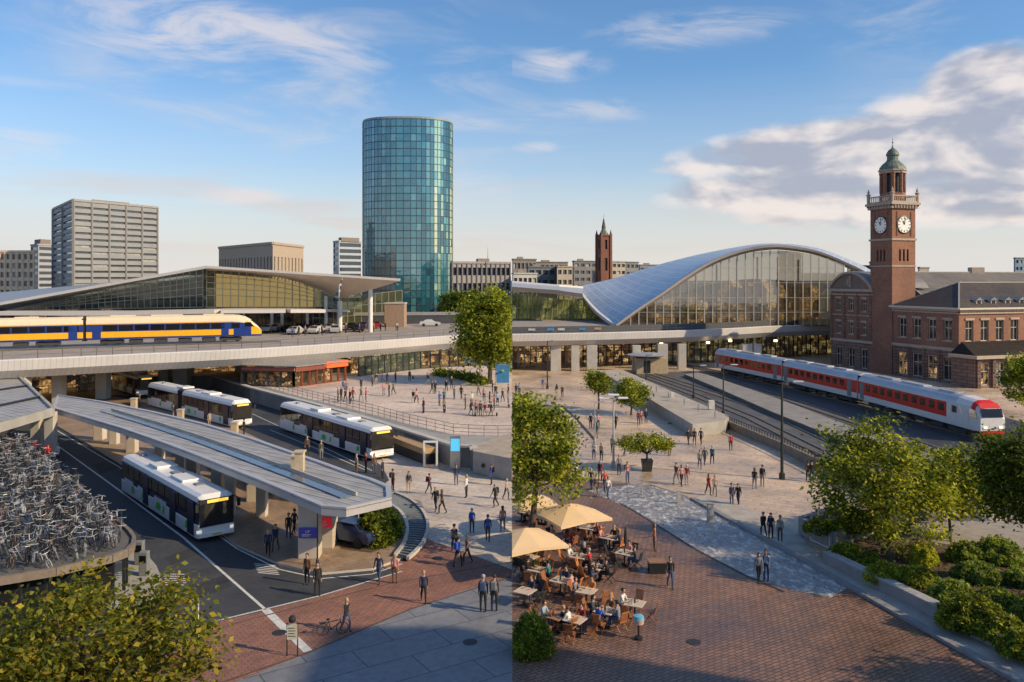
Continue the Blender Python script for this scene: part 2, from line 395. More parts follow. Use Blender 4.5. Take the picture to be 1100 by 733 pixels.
# cumulus bank over the clock tower
dn = noise(4.6, 10.5, 1.3, 4.2, 1.25, 6, .52, .2); dn2 = noise(4.6, 10.5, 1.3 + .09, 4.2 + .12, 1.25, 4, .52, .2)
mask = None
for (px, py, rx, ry) in [(1075, 150, 150, 85), (930, 175, 220, 52), (850, 205, 160, 30), (1060, 95, 75, 52), (1000, 215, 230, 34)]:
    b = blob(A(px), E(px, py), rx / F, ry / F); mask = b if mask is None else mth('MAXIMUM', mask, b)
den = mth('MULTIPLY', sstep(mth('ADD', dn, mth('MULTIPLY', mask, .62)), .62, .92), sstep(mask, 0.0, .12))
lit = sstep(mth('SUBTRACT', dn, dn2), -.07, .09)
bank = wmix(lit, (.38 * K, .41 * K, .51 * K), (.98 * K, .87 * K, .80 * K))
bank = wmix(.15, bank, (.60 * K, .57 * K, .62 * K))
col = wmix(mth('MULTIPLY', den, .86), col, bank)
# low far clouds, flat
lc = noise(3.0, 22, 5, 9, 1.3, 4, .55, .3); lb = mth('MULTIPLY', sstep(el, .015, .05), mth('SUBTRACT', 1.0, sstep(el, .09, .16)))
col = wmix(mth('MULTIPLY', mth('MULTIPLY', sstep(lc, .5, .72), lb), .45), col, (.74 * K, .60 * K, .54 * K))
L.new(col, bg.inputs[0]); bg.inputs[1].default_value = SK

# ---------------------------------------------------------------- ground materials
asphalt = paving('asphalt', (.055, .058, .066), (.062, .065, .072), (.05, .052, .06), 3, 3, ms=.0, patch=.35, bump=.25, rough=.8)
redbrick = paving('red_paving', (.36, .165, .11), (.28, .135, .10), (.13, .085, .07), .42, .21, rz=R(-35), patch=.3, ms=.02, rough=.75)
lightpave = paving('light_slabs', (.66, .545, .445), (.58, .485, .40), (.26, .23, .20), 1.8, .9, rz=R(28), ms=.02, patch=.28, rough=.6, wet=.1)
bluepave = paving('grey_slabs', (.20, .205, .225), (.235, .235, .25), (.075, .08, .09), 4.2, 1.9, rz=R(-33), ms=.03, patch=.25, rough=.65, wet=.12)
upperpave = paving('upper_slabs', (.70, .55, .45), (.63, .505, .42), (.28, .24, .21), 3, 1.5, rz=R(10), ms=.02, patch=.25, rough=.7)
brown = paving('brown_brick_paving', (.29, .16, .105), (.21, .125, .09), (.04, .032, .03), (.44), .22, rz=R(-32), ms=.022, patch=.42, rough=.5, wet=.14, bump=.5)
plaza_r = paving('warm_slabs', (.64, .47, .33), (.55, .41, .295), (.23, .19, .16), 1.6, .8, rz=R(32), ms=.022, patch=.36, rough=.5, wet=.18)
concrete = M('concrete', (.36, .335, .30), .8, var=.16, scale=.8, bump=.3)
conc_d = M('dark_concrete', (.15, .145, .14), .85, var=.25, scale=.6, bump=.3)
conc_l = M('pale_concrete', (.50, .46, .41), .7, var=.12, scale=.7, bump=.2)
granite = M('granite', (.24, .235, .24), .75, var=.2, scale=2.5, bump=.25)
white = M('white_paint', (.74, .72, .69), .5, var=.06, scale=1.5)
roadwhite = M('road_paint', (.62, .60, .57), .8, var=.25, scale=3)
steel = M('steel', (.35, .36, .38), .35, .8, var=.15)
dark = M('dark_metal', (.03, .032, .036), .45, .3, var=.2)
black = M('black_rubber', (.015, .015, .016), .75, var=.2)
soil = M('soil', (.10, .065, .045), .95, var=.4, scale=2, bump=.6)
gravel = M('ballast', (.12, .105, .095), .95, var=.45, scale=5, bump=.8)
wood = M('brown_wood', (.30, .16, .08), .6, var=.3, scale=6)
LM = [leafmat('leaf_dark', (.080, .115, .018)), leafmat('leaf_mid', (.21, .25, .028)), leafmat('leaf_light', (.42, .42, .05))]
LA = [leafmat('leaf_olive', (.080, .095, .012)), leafmat('leaf_autumn', (.20, .21, .024)), leafmat('leaf_gold', (.36, .27, .03))]

# ---------------------------------------------------------------- ground
g = MB(); S = 9000
g.add([(-S, -200, -.06), (S, -200, -.06), (S, S, -.06), (-S, S, -.06)], [(0, 1, 2, 3)])
g.build('ground', M('distant_ground', (.12, .12, .10), .95, var=.3, scale=.01), kind='structure')
g = MB(); g.box(-140, 0, 18, 240, -.04, 0); g.build('pavement', lightpave, kind='structure')
g = MB(); g.box(0, 150, 18, 240, -.04, 0); g.build('pavement', plaza_r, kind='structure')
# left
sheet('road', [(-150, 434), (60, 432), (110, 425), (300, 425), (330, 455), (410, 500), (418, 516), (400, 530), (415, 545), (410, 585), (390, 600), (430, 615), (345, 641), (215, 673), (120, 733), (-150, 760)], .004, asphalt)
sheet('grey_paving', [(549.9, 619), (500, 634), (440, 655), (370, 686), (330, 702), (240, 738), (200, 760), (549.9, 760)], .004, bluepave)
sheet('red_paving', [(120, 733), (215, 673), (345, 641), (430, 615), (396, 604), (420, 597), (452, 577), (490, 590), (549.9, 612), (549.9, 619), (500, 634), (440, 655), (370, 686), (330, 702), (240, 738), (200, 765), (90, 765)], .008, redbrick)
def line(name, pix, wd, z=.012, mat=None, dash=None):
    mb = MB()
    for i in range(len(pix) - 1):
        a, b = W(*pix[i]), W(*pix[i + 1]); d = (b - a).normalized(); s = Vector((-d.y, d.x, 0)) * wd / 2
        segs = [(0, (b - a).length)] if not dash else [(t, min(t + dash[0], (b - a).length)) for t in np.arange(0, (b - a).length, dash[0] + dash[1])]
        for t0, t1 in segs:
            mb.poly([Vector((*(q).xy, z)) for q in (a + d * t0 - s, a + d * t1 - s, a + d * t1 + s, a + d * t0 + s)])
    return mb.build(name, mat or roadwhite, kind='structure')
line('lane_marking', [(62, 479), (120, 521), (196, 577), (285, 655)], .16)
line('lane_marking', [(285, 655), (331, 700)], .42)
line('lane_marking', [(205, 674), (345, 640), (432, 614)], .13)
line('lane_marking', [(60, 462), (150, 515), (255, 590), (300, 612), (345, 622), (400, 617), (432, 606)], .12, z=.016)
line('lane_marking', [(290, 462), (330, 478), (392, 505)], .1)
line('lane_marking', [(265, 442), (330, 472), (400, 506)], .1)
line('paving_joint', [(160, 700), (260, 668), (330, 650), (420, 627), (549, 604)], .10, z=.012, mat=M('joint', (.10, .07, .06), .9))
line('paving_joint', [(120, 745), (240, 733), (330, 702), (440, 655), (549, 620)], .12, z=.016, mat=M('joint', (.10, .07, .06), .9))
for k in range(6):
    y = 617 + k * 2.3; line('road_marking', [(176 + k * .3, y), (199 + k * .3, y + .4)], .12, z=.016)
for k in range(6):
    y = 606 + k * 1.9; line('road_marking', [(273 + k * .8, y), (296 + k * .8, y + 2.2)], .11, z=.02)
def island(name, pix, h, mat, mside=None, cut=None):
    mb = MB(); mb.prism([W(*p).xy for p in pix], -.02, h, 1, 0); return mb.build(name, [mat, mside or granite], kind='structure', cut=cut)
island('traffic_island', [(146, 590), (158, 598), (168, 610), (174, 624), (172, 637), (163, 648), (150, 656), (120, 660), (100, 640), (120, 605)], .13, concrete)
warmpave = paving('platform_paving', (.36, .25, .17), (.30, .215, .15), (.2, .15, .11), .9, .45, rz=R(-35), ms=.02, patch=.35, rough=.55, wet=.1)
island('bus_platform', [(-20, 433), (60, 458), (150, 511), (255, 588), (300, 608), (345, 618), (400, 613), (432, 602), (452, 585), (461, 560), (452, 540), (425, 533), (380, 518), (300, 483), (230, 450), (120, 426), (60, 423)], .14, warmpave, conc_l)
# curved stepped ramp beside the canopy tip
def bez(p, n):
    out_ = []
    for i in range(n + 1):
        t = i / n; q = [Vector(x) for x in p]
        while len(q) > 1: q = [q[j].lerp(q[j + 1], t) for j in range(len(q) - 1)]
        out_.append(q[0])
    return out_
rin = bez([W(402, 541), W(436, 545), W(450, 575), W(424, 601)], 34); rout = bez([W(424, 533), W(462, 545), W(474, 577), W(438, 604)], 34)
rt = thing('curved_stair', 'curved dark stair of narrow steps sweeping round the canopy tip', 'stair', rin[0])
mb = MB(); mb.prism([(p.x, p.y) for p in rin] + [(p.x, p.y) for p in rout[::-1]], .14, .17); mb.build('stair_bed', M('stair_bed', (.035, .04, .045), .7), rt)
mb = MB()
for i in range(34): mb.bar(rin[i] + Vector((0, 0, .19)), rout[i] + Vector((0, 0, .19)), .17, .10)
mb.build('steps', M('step_grey', (.17, .19, .21), .6), rt)
for c_ in (rin, rout):
    mb = MB()
    for i in range(34): mb.bar(c_[i] + Vector((0, 0, .24)), c_[i + 1] + Vector((0, 0, .24)), .22, .2)
    mb.build('kerb', conc_l, rt)
# right
RS = [(550.1, 512), (600, 508), (640, 518), (700, 521), (738, 533), (760, 546), (1110, 743), (550.1, 790)]
sheet('brick_paving', RS, .004, brown)
water = bpy.data.materials.new('shallow_water'); nt, nn, L, out = nodes(water)
b = N(nt, 'BsdfPrincipled', Roughness=.12, IOR=2.1); b.inputs['Specular IOR Level'].default_value = .9
n = N(nt, 'TexNoise', Scale=1.5, Detail=6.0, Roughness=.7); L.new(posn(nt, 1.5, .8, 1), n.inputs['Vector']); n3 = N(nt, 'TexNoise', Scale=.35, Detail=4.0); L.new(posn(nt), n3.inputs['Vector'])
painted_glints = ramp(nt, n.outputs['Fac'], [(.50, (0, 0, 0)), (.64, (.6, .6, .6))])  # pale flecks put bright glints into the water colour
bp = N(nt, 'Bump', Strength=1.0, Distance=.3); L.new(n.outputs['Fac'], bp.inputs['Height']); L.new(bp.outputs[0], b.inputs['Normal'])
L.new(mixc(nt, 'ADD', 1.0, ramp(nt, n3.outputs['Fac'], [(.35, (.22, .22, .235)), (.6, (.38, .35, .32))]), painted_glints), b.inputs['Base Color']); L.new(ramp(nt, n3.outputs['Fac'], [(.4, (.06,) * 3), (.65, (.2,) * 3)]), b.inputs['Roughness'])
L.new(b.outputs[0], out.inputs[0])
sheet('fountain_water', [(632, 527), (690, 519), (738, 534), (762, 548), (800, 570), (912, 631), (893, 642), (850, 634), (800, 618), (750, 592), (681, 549)], .012, water)
line('drain', [(666, 541), (681, 549), (750, 592), (800, 618), (842, 636)], .18, z=.020, mat=M('drain_metal', (.05, .045, .042), .6))
line('drain', [(603, 436), (618, 449), (639, 473)], .35, z=.020, mat=M('drain_metal', (.05, .045, .042), .6))
line('drain', [(559, 512), (600, 509), (641, 519)], .14, z=.020, mat=M('drain_metal', (.05, .045, .042), .6))
# kerb and walkway along planter
def kerb(name, pix, wd, h, mat, z0=0, label=None):
    mb = MB()
    for i in range(len(pix) - 1):
        a, b = W(*pix[i]), W(*pix[i + 1]); mb.bar(a + Vector((0, 0, h / 2)), b + Vector((0, 0, h / 2)), wd, h)
    return mb.build(name, mat, kind='structure')
island('walkway', [(745, 536), (1104, 739), (1120, 720), (887, 606), (858, 575), (800, 545), (760, 533)], .10, M('walk_grey', (.42, .37, .32), .7, var=.25, scale=.8, bump=.3))
kerb('kerb', [(744, 536.5), (1106, 740)], .42, .16, granite)
# rails side
trackbed = paving('track_paving', (.10, .098, .10), (.125, .12, .118), (.06, .06, .06), 2.2, 1.1, rz=R(80), ms=.03, patch=.4, rough=.65, wet=.1)
sheet('tramway', [(640, 400), (900, 400), (1160, 470), (1160, 560), (1010, 545), (905, 512), (780, 458), (690, 412)], .004, trackbed)
sheet('service_road', [(770, 404), (900, 404), (1160, 470), (1160, 520), (1070, 500), (905, 470), (790, 428)], .008, M('dark_asphalt', (.05, .052, .058), .6, var=.3, scale=.5, bump=.3))
def rail(pix, gauge, nm='railway_track', lab=None):
    pts = [W(*p) for p in pix]; 
    if lab is None: lab = ''
    root = thing(nm, lab, 'track', pts[0])
    bed = MB(); r1 = MB()
    for i in range(len(pts) - 1):
        a, b = pts[i], pts[i + 1]; d = (b - a).normalized(); s = Vector((-d.y, d.x, 0))
        a = a - d * .02
        bed.poly([Vector((*(q).xy, .014 + i * .001)) for q in (a - s * gauge * .9, b - s * gauge * .9, b + s * gauge * .9, a + s * gauge * .9)])
        for k in (-.5, .5): r1.bar(a + s * gauge * k + Vector((0, 0, .07)), b + s * gauge * k + Vector((0, 0, .07)), .14, .12)
    bed.build('track_bed', gravel, root); r1.build('rails', M('rail_steel', (.42, .40, .38), .3, .9, var=.1), root); return root
rail([(700, 402), (745, 416), (820, 440), (910, 482), (1000, 532), (1110, 600)], 1.5, lab='tram track with steel rails nearest the low plaza wall')
rail([(690, 404), (735, 420), (806, 449), (880, 486), (960, 535), (1060, 600)], 1.4, lab='tram track squeezed between the concrete ramp and its neighbour')
rail([(756, 399), (830, 424.5), (925, 456), (1000, 482), (1110, 525)], 1.5, lab='track running past the front side of the red and white train')
nxt = [(48.5 + 1.5, 60), (50.0, 89.5), (47.4, 111.7), (43.6, 130.8), (38.1, 151.5), (26, 190)]
rr_ = thing('railway_track', 'railway track under the red and white train', 'track', (50, 89, 0)); m1 = MB(); m2 = MB()
for i in range(len(nxt) - 1):
    a, b = Vector((*nxt[i], 0)), Vector((*nxt[i + 1], 0)); d = (b - a).normalized(); s = Vector((-d.y, d.x, 0))
    m1.poly([Vector((*(q).xy, .016 + i * .001)) for q in (a - s * 1.7, b - s * 1.7, b + s * 1.7, a + s * 1.7)])
    for k in (-.75, .75): m2.bar(a + s * k + Vector((0, 0, .09)), b + s * k + Vector((0, 0, .09)), .12, .14)
m1.build('track_bed', gravel, rr_); m2.build('rails', M('rail_steel', (.42, .40, .38), .3, .9, var=.1), rr_)
island('platform', [(735, 405), (752, 403), (830, 430), (912, 462), (1000, 494), (1040, 512), (1030, 518), (985, 508), (905, 478), (830, 447), (770, 420)], .5, M('platform_top', (.27, .25, .225), .7, var=.2, scale=.6, bump=.2), conc_d)
island('planted_verge', [(930, 556), (1000, 560), (1075, 590), (1130, 625), (1130, 700), (1100, 690), (887, 598)], .35, soil, granite)
# concrete ramp
rp = thing('concrete_ramp', 'long raised concrete ramp slab beside the tram tracks', 'ramp', W(760, 462))
zz = 1.35; mb = MB(); mb.prism([W(p[0], p[1], zz).xy for p in [(642, 398), (668, 397), (783, 447), (779, 452), (744, 456), (700, 430)]], 0, zz, 1, 0); mb.build('ramp_block', [M('ramp_top', (.43, .37, .30), .75, var=.2, scale=.6, bump=.2), concrete], rp)
mb = MB()
for (px, py) in [(690, 414), (705, 421), (720, 428), (735, 435), (750, 442), (768, 449)]: mb = MB(); mb.lathe([(.05, 0), (.05, .75), (.07, .8)], 6, W(px, py, zz)); mb.build('post', steel, rp)
lw = thing('low_wall', 'low brown concrete wall with a grille fence beside the tram tracks', 'wall', W(775, 463))
mb = MB(); P = [W(779, 459), W(840, 485), W(905, 516), (W(1000, 566))]
for i in range(3): mb.bar(P[i] + Vector((0, 0, .45)), P[i + 1] + Vector((0, 0, .45)), .35, .9)
mb.build('wall', M('brown_conc', (.25, .19, .14), .8, var=.25, scale=1.5, bump=.3), lw)
mb = MB()
for i in range(3):
    n_ = int((P[i + 1] - P[i]).length / .6)
    for k in range(n_ + 1): q = P[i].lerp(P[i + 1], k / n_); mb.box(q.x - .03, q.x + .03, q.y - .03, q.y + .03, .9, 1.35)
    mb.bar(P[i] + Vector((0, 0, 1.35)), P[i + 1] + Vector((0, 0, 1.35)), .08, .06)
mb.build('railing', dark, lw)
# planter wall and box
pw = thing('planter_wall', 'long low grey stone wall holding back the hedges', 'wall', W(887, 606))
mb = MB(); a, b = W(888, 606), W(1106, 714); mb.bar(a + Vector((0, 0, .36)), b + Vector((0, 0, .36)), .5, .72); mb.build('wall', M('wall_granite', (.27, .26, .265), .8, var=.2, scale=1.2, bump=.3), pw)
mb = MB(); d = (b - a).normalized()
for k in range(0, 12): 
    p_ = a + d * (k * 2.0 + .02); q_ = a + d * (k * 2.0 + 1.98); mb.bar(p_ + Vector((0, 0, .755)), q_ + Vector((0, 0, .755)), .62, .07)
mb.build('coping', M('coping', (.36, .35, .345), .7, var=.15, scale=1.5, bump=.2), pw)
pb = thing('planter_box', 'square raised stone planter box with a framed panel at the wall end', 'planter', W(862, 575))
mb = MB(); c0, c1, c2, c3 = W(860, 575), W(896, 592), W(960, 575), W(905, 560)
for p_, q_ in ((c0, c1), (c1, c2), (c2, c3), (c3, c0)): mb.bar(p_ + Vector((0, 0, .6)), q_ + Vector((0, 0, .6)), .35, 1.2)
mb.build('box_wall', M('wall_granite', (.27, .26, .265), .8), pb)
mb = MB(); mb.prism([p_.xy for p_ in (c0, c1, c2, c3)], 0, .9); mb.build('soil', soil, pb)
mb = MB(); p_, q_ = c0.lerp(c1, .35), c0.lerp(c1, .9); nrm = Vector((-.6, -.8, 0)) * .2; 
for u, v_ in ((p_, p_), (q_, q_)): mb.bar(u + nrm + Vector((0, 0, .1)), v_ + nrm + Vector((0, 0, 1.0)), .07, .07)
mb.bar(p_ + nrm + Vector((0, 0, 1.0)), q_ + nrm + Vector((0, 0, 1.0)), .07, .07); mb.bar(p_ + nrm + Vector((0, 0, .12)), q_ + nrm + Vector((0, 0, .12)), .07, .07)
mb.build('panel_frame', white, pb)

iron = M('iron_cover', (.05, .05, .052), .6, .4, var=.3, scale=8)
for px, py in [(240, 625), (180, 560), (130, 505), (300, 680), (470, 600), (505, 690), (640, 650), (745, 690), (690, 480), (720, 455)]:
    p = W(px, py); mb = MB(); mb.lathe([(.34, .0), (.34, .022)], 18, p); mb.build('manhole_cover', iron, kind='structure')
patch = M('asphalt_patch', (.035, .036, .04), .9, var=.25, scale=1.5)
for P4 in ([(175, 600), (215, 585), (225, 590), (185, 607)], [(100, 500), (118, 494), (128, 503), (108, 509)], [(200, 632), (240, 618), (250, 630), (208, 645)], [(330, 470), (350, 476), (345, 482), (324, 475)]): sheet('road_patch', P4, .0065, patch)
# ---------------------------------------------------------------- far buildings
winblue = glass('office_glass', (.20, .24, .28), .15, .08, dark=(.05, .06, .08), base=.45)
win_dark = glass('dark_glass', (.10, .11, .12), .12, .06, dark=(.02, .022, .026), base=.35)
pal_win = M('blind_window', (.38, .36, .33), .4, var=.3, scale=.4)
def office(label, name, A_, B_, C_, z1, wallm, rows, lbays, rbays, z0=0, wm=None, wh=.5, wwid=.86, rowgap=None, roofbits=(), roofm=None, skip=0, cat='building', group=None, ribs=None, parapet=.8):
    A_, B_, C_ = [Vector((p[0], p[1])) for p in (A_, B_, C_)]; D_ = A_ + C_ - B_
    root = thing(name, label, cat, (B_.x, B_.y, z0), 0, group); wm = wm or winblue
    fh = (z1 - z0 - skip) / rows; mb = MB(); panes = []
    for (p, q, nb) in ((A_, B_, lbays), (B_, C_, rbays)):
        wd = (q - p).length; ops = []
        if nb:
            bw = wd / nb
            for r in range(rows):
                for b in range(nb):
                    zb = z0 + r * fh + fh * (1 - wh) * .5
                    if zb < 4: continue
                    ops.append((b * bw + bw * (1 - wwid) / 2, b * bw + bw * (1 + wwid) / 2, zb, zb + fh * wh))
        wall_open(mb, p, q - p, wd, z0, z1, ops, .5); panes += [(p, q - p, o) for o in ops]
    mb.poly([(A_.x, A_.y, z0), (A_.x, A_.y, z1), (D_.x, D_.y, z1), (D_.x, D_.y, z0)]); mb.poly([(C_.x, C_.y, z0), (D_.x, D_.y, z0), (D_.x, D_.y, z1), (C_.x, C_.y, z1)])
    mb.build('wall', wallm, root)
    rb = MB(); rb.prism([A_, B_, C_, D_], z1 - .1, z1 + .12)
    for p, q in ((A_, B_), (B_, C_), (C_, D_), (D_, A_)): rb.bar((p.x, p.y, z1 + parapet / 2), (q.x, q.y, z1 + parapet / 2), .6, parapet)
    rb.build('roof', roofm or wallm, root)
    if len(panes) > 100:
        first, rest = panes[:100], panes[100:]
    else: first, rest = panes, []
    for p, d, o in first: pane_at(p, d, o, .5, wm if random.random() > .18 else pal_win, root)
    if rest:
        m2 = MB()
        for p, d, o in rest:
            d2 = Vector((d.x, d.y, 0)).normalized(); inn = Vector((-d2.y, d2.x, 0)) * .48; b = Vector((p.x, p.y, 0))
            m2.poly([b + d2 * o[0] + inn + Vector((0, 0, o[2])), b + d2 * o[1] + inn + Vector((0, 0, o[2])), b + d2 * o[1] + inn + Vector((0, 0, o[3])), b + d2 * o[0] + inn + Vector((0, 0, o[3]))])
        m2.build('windows', wm, root, kind='stuff')
    if ribs:
        for (p, q, n_) in ((A_, B_, lbays), (B_, C_, rbays)):
            for k in range(n_ + 1):
                t = p.lerp(q, k / n_) if n_ else p; d = (q - p).normalized(); o_ = Vector((d.y, -d.x)) * .2
                rr = MB(); rr.box(t.x + o_.x - ribs, t.x + o_.x + ribs, t.y + o_.y - ribs, t.y + o_.y + ribs, z0, z1 + .3); rr.build('rib', roofm or wallm, root)
    for (u, v, su, sv, h) in roofbits:
        c = A_ + (B_ - A_) * u + (C_ - B_) * v; du = (B_ - A_) * su; dv = (C_ - B_) * sv
        m3 = MB(); m3.prism([c, c + du, c + du + dv, c + dv], z1 + .1, z1 + h); m3.build('roof_hut', M('hut', (.25, .2, .17), .8), root)
    return root
def XY(px, Y): return ((px - 550) / F * Y, Y)
grey_w = M('grey_cladding', (.28, .285, .30), .6, var=.1, scale=.15); 
office('tall grey slab office block with pale window bands and a rooftop hut', 'office_block', XY(57, 340), XY(79, 300), XY(169, 332), 45, grey_w, 19, 2, 5, wm=glass('pale_glass', (.4, .42, .45), .1, .15, dark=(.10, .105, .11), base=.4), wh=.36, wwid=.9, ribs=.28, roofbits=[(.2, .12, .5, .16, 2.0), (.2, .3, .5, .45, 2.6)], roofm=M('rib', (.34, .32, .30), .6), skip=1)
office('cream low-rise office with narrow upright windows at the far left', 'office_block', XY(-60, 330), XY(-20, 320), XY(37, 320), 27.2, M('cream_wall', (.80, .60, .42), .8, var=.1), 8, 2, 9, wh=.62, wwid=.55, ribs=.2, roofm=M('cream_rib', (.82, .64, .46), .8))
office('grey stepped tower with stripes of dark glazing behind the cream office', 'office_block', XY(33, 430), XY(41, 420), XY(57, 430), 34, M('stripe_wall', (.38, .38, .40), .7), 11, 1, 1, wh=.5, wwid=.98, roofbits=[(.1, .2, .8, .7, 3.2)])
office('brown box building with upright slits of window and a beige end wall', 'office_block', XY(235, 300), XY(293, 260), XY(326, 290), 27.8, M('brown_clad', (.46, .36, .27), .7, var=.12), 1, 18, 9, z0=8, wh=.62, wwid=.4, wm=win_dark)
office('slim pale blue glass office block beside the round glass tower', 'office_block', XY(358, 480), XY(364, 470), XY(388, 480), 38, M('pale_blue', (.42, .47, .52), .5), 11, 1, 1, wh=.62, wwid=.97, roofbits=[(.55, .1, .5, .8, 2.5)])
gb = office('long grey office with ribbon windows and a rooftop mast beyond the big tree', 'office_block', XY(484, 320), XY(486, 300), XY(548, 310), 22.6, M('grey_long', (.34, .31, .29), .8), 4, 1, 12, wh=.5, wwid=.8, ribs=.2, roofbits=[(.2, .1, .6, .7, .9), (.2, .45, .6, .2, 2)])
mm = MB(); c_ = Q(524, 283, 305); mm.tube(c_, c_ + Vector((0, 0, 6)), .18, .06, 6); mm.build('mast', steel, gb)

# round glass tower
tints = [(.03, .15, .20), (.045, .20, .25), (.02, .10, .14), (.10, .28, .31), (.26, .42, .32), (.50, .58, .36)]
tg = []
for i, t in enumerate(tints):
    m = bpy.data.materials.new('tower_glass'); nt, nn, L, out = nodes(m)
    d = N(nt, 'BsdfDiffuse', Color=rgba(t)); g = N(nt, 'BsdfGlossy', Roughness=.05, Color=rgba([min(1, .55 + x * 1.1) for x in t])); x = N(nt, 'MixShader'); lw = N(nt, 'LayerWeight', Blend=.67)
    L.new(lw.outputs['Fresnel'], x.inputs[0]); L.new(d.outputs[0], x.inputs[1]); L.new(g.outputs[0], x.inputs[2])
    n = N(nt, 'TexNoise', Scale=.16, Detail=3.0); L.new(posn(nt), n.inputs['Vector']); bp = N(nt, 'Bump', Strength=.25, Distance=.5); L.new(n.outputs['Fac'], bp.inputs['Height']); L.new(bp.outputs[0], g.inputs['Normal'])
    L.new(x.outputs[0], out.inputs[0]); tg.append(m)
TC = Vector(((434.5 - 550) / F * 350, 362, 0)); NA = 60; NF = 27; TH = 83.5; a_, b_ = 19.25, 15
gt = thing('glass_tower', 'round high-rise tower sheathed in blue green glass', 'tower', TC)
def tp(i, z):
    t = 2 * math.pi * i / NA; c, s = math.cos(t), math.sin(t); e = .82
    return Vector((TC.x + a_ * math.copysign(abs(c) ** e, c), TC.y + b_ * math.copysign(abs(s) ** e, s), z))
mb = MB(); 
for k in range(NF):
    z0, z1 = TH * k / NF, TH * (k + 1) / NF
    for i in range(NA):
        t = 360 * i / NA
        if 300 < t < 318 or t > 336 or t < 12: w_ = [.0, .02, .02, .16, .4, .4]  # pale yellow-green panes paint the right strip's reflection into the tint
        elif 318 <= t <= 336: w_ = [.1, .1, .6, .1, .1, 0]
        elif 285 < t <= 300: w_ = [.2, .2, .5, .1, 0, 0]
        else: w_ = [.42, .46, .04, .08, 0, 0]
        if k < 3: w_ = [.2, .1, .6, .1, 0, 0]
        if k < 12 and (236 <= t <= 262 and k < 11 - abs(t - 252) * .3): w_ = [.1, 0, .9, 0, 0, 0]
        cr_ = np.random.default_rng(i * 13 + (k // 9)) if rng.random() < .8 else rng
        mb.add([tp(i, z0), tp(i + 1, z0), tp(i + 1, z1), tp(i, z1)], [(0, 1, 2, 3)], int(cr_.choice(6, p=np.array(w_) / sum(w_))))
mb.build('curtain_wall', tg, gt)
mb = MB()
for k in range(NF + 1):
    for i in range(NA):
        a, b = tp(i, TH * k / NF), tp(i + 1, TH * k / NF); mb.bar(a, b, .26, .26)
for i in range(NA): mb.bar(tp(i, 0), tp(i, TH), .18, .18)
mb.build('mullion_grid', M('mullion_teal', (.07, .10, .11), .4, .5), gt)
mb = MB(); mb.prism([tp(i, 0).xy for i in range(NA)], TH - .1, TH + 1.0); mb.build('roof_rim', M('tower_rim', (.26, .33, .35), .5), gt)
mb = MB(); mb.prism([(TC.x + 8 * math.cos(t), TC.y + 6 * math.sin(t)) for t in np.linspace(0, 6.28, 14)[:-1]], TH + .9, TH + 2.2); mb.build('roof_hut', M('hut', (.25, .2, .17), .8), gt)
mb = MB(); p = Q(423.5, 342, 175); p.z = 7; mb.box(p.x - 2.1, p.x + 2.1, 175, 179, 6.9, 11.8); 
sh = thing('plant_room', 'small brown box-shaped roof hut in front of the glass tower', 'hut', (p.x, 175, 7)); mb.build('box', M('hut_tan', (.36, .25, .18), .8), sh, bev=.06); mb = MB(); mb.box(p.x - 2.2, p.x + 2.2, 174.9, 179.1, 11.8, 12.05); mb.build('cap', conc_l, sh)

# ---------------------------------------------------------------- viaduct
ZD = 7.0; ZB = 4.75
vp = [(-130, 62), (-95, 82)] + [tuple(W(px, py, ZD).xy) for px, py in [(0, 388), (140, 381.5), (280, 375), (390, 368), (490, 361), (550, 359.7)]]
vr = [tuple(W(px, py, ZD).xy) for px, py in [(550, 359.7), (650, 358), (760, 354.7), (830, 351), (895, 349.3), (945, 349)]]
def smooth(p, n=6):
    o = []
    for i in range(len(p) - 1):
        p0 = Vector(p[max(0, i - 1)]); p1 = Vector(p[i]); p2 = Vector(p[i + 1]); p3 = Vector(p[min(len(p) - 1, i + 2)])
        for k in range(n):
            t = k / n; o.append(.5 * ((2 * p1) + (p2 - p0) * t + (2 * p0 - 5 * p1 + 4 * p2 - p3) * t * t + (3 * p1 - p0 - 3 * p2 + p3) * t ** 3))
    return o + [Vector(p[-1])]
vl = smooth(vp); vrs = smooth(vr)
deckm = M('deck_top', (.33, .29, .26), .85, var=.2, scale=.4, bump=.2); fasc = paving('fascia_panels', (.60, .57, .56), (.57, .55, .54), (.34, .33, .33), .9, 12, vert=True, ms=.03, patch=.05, rough=.45, bump=.03, grime=.15); soff = M('soffit', (.20, .17, .15), .8, var=.2, scale=.3)
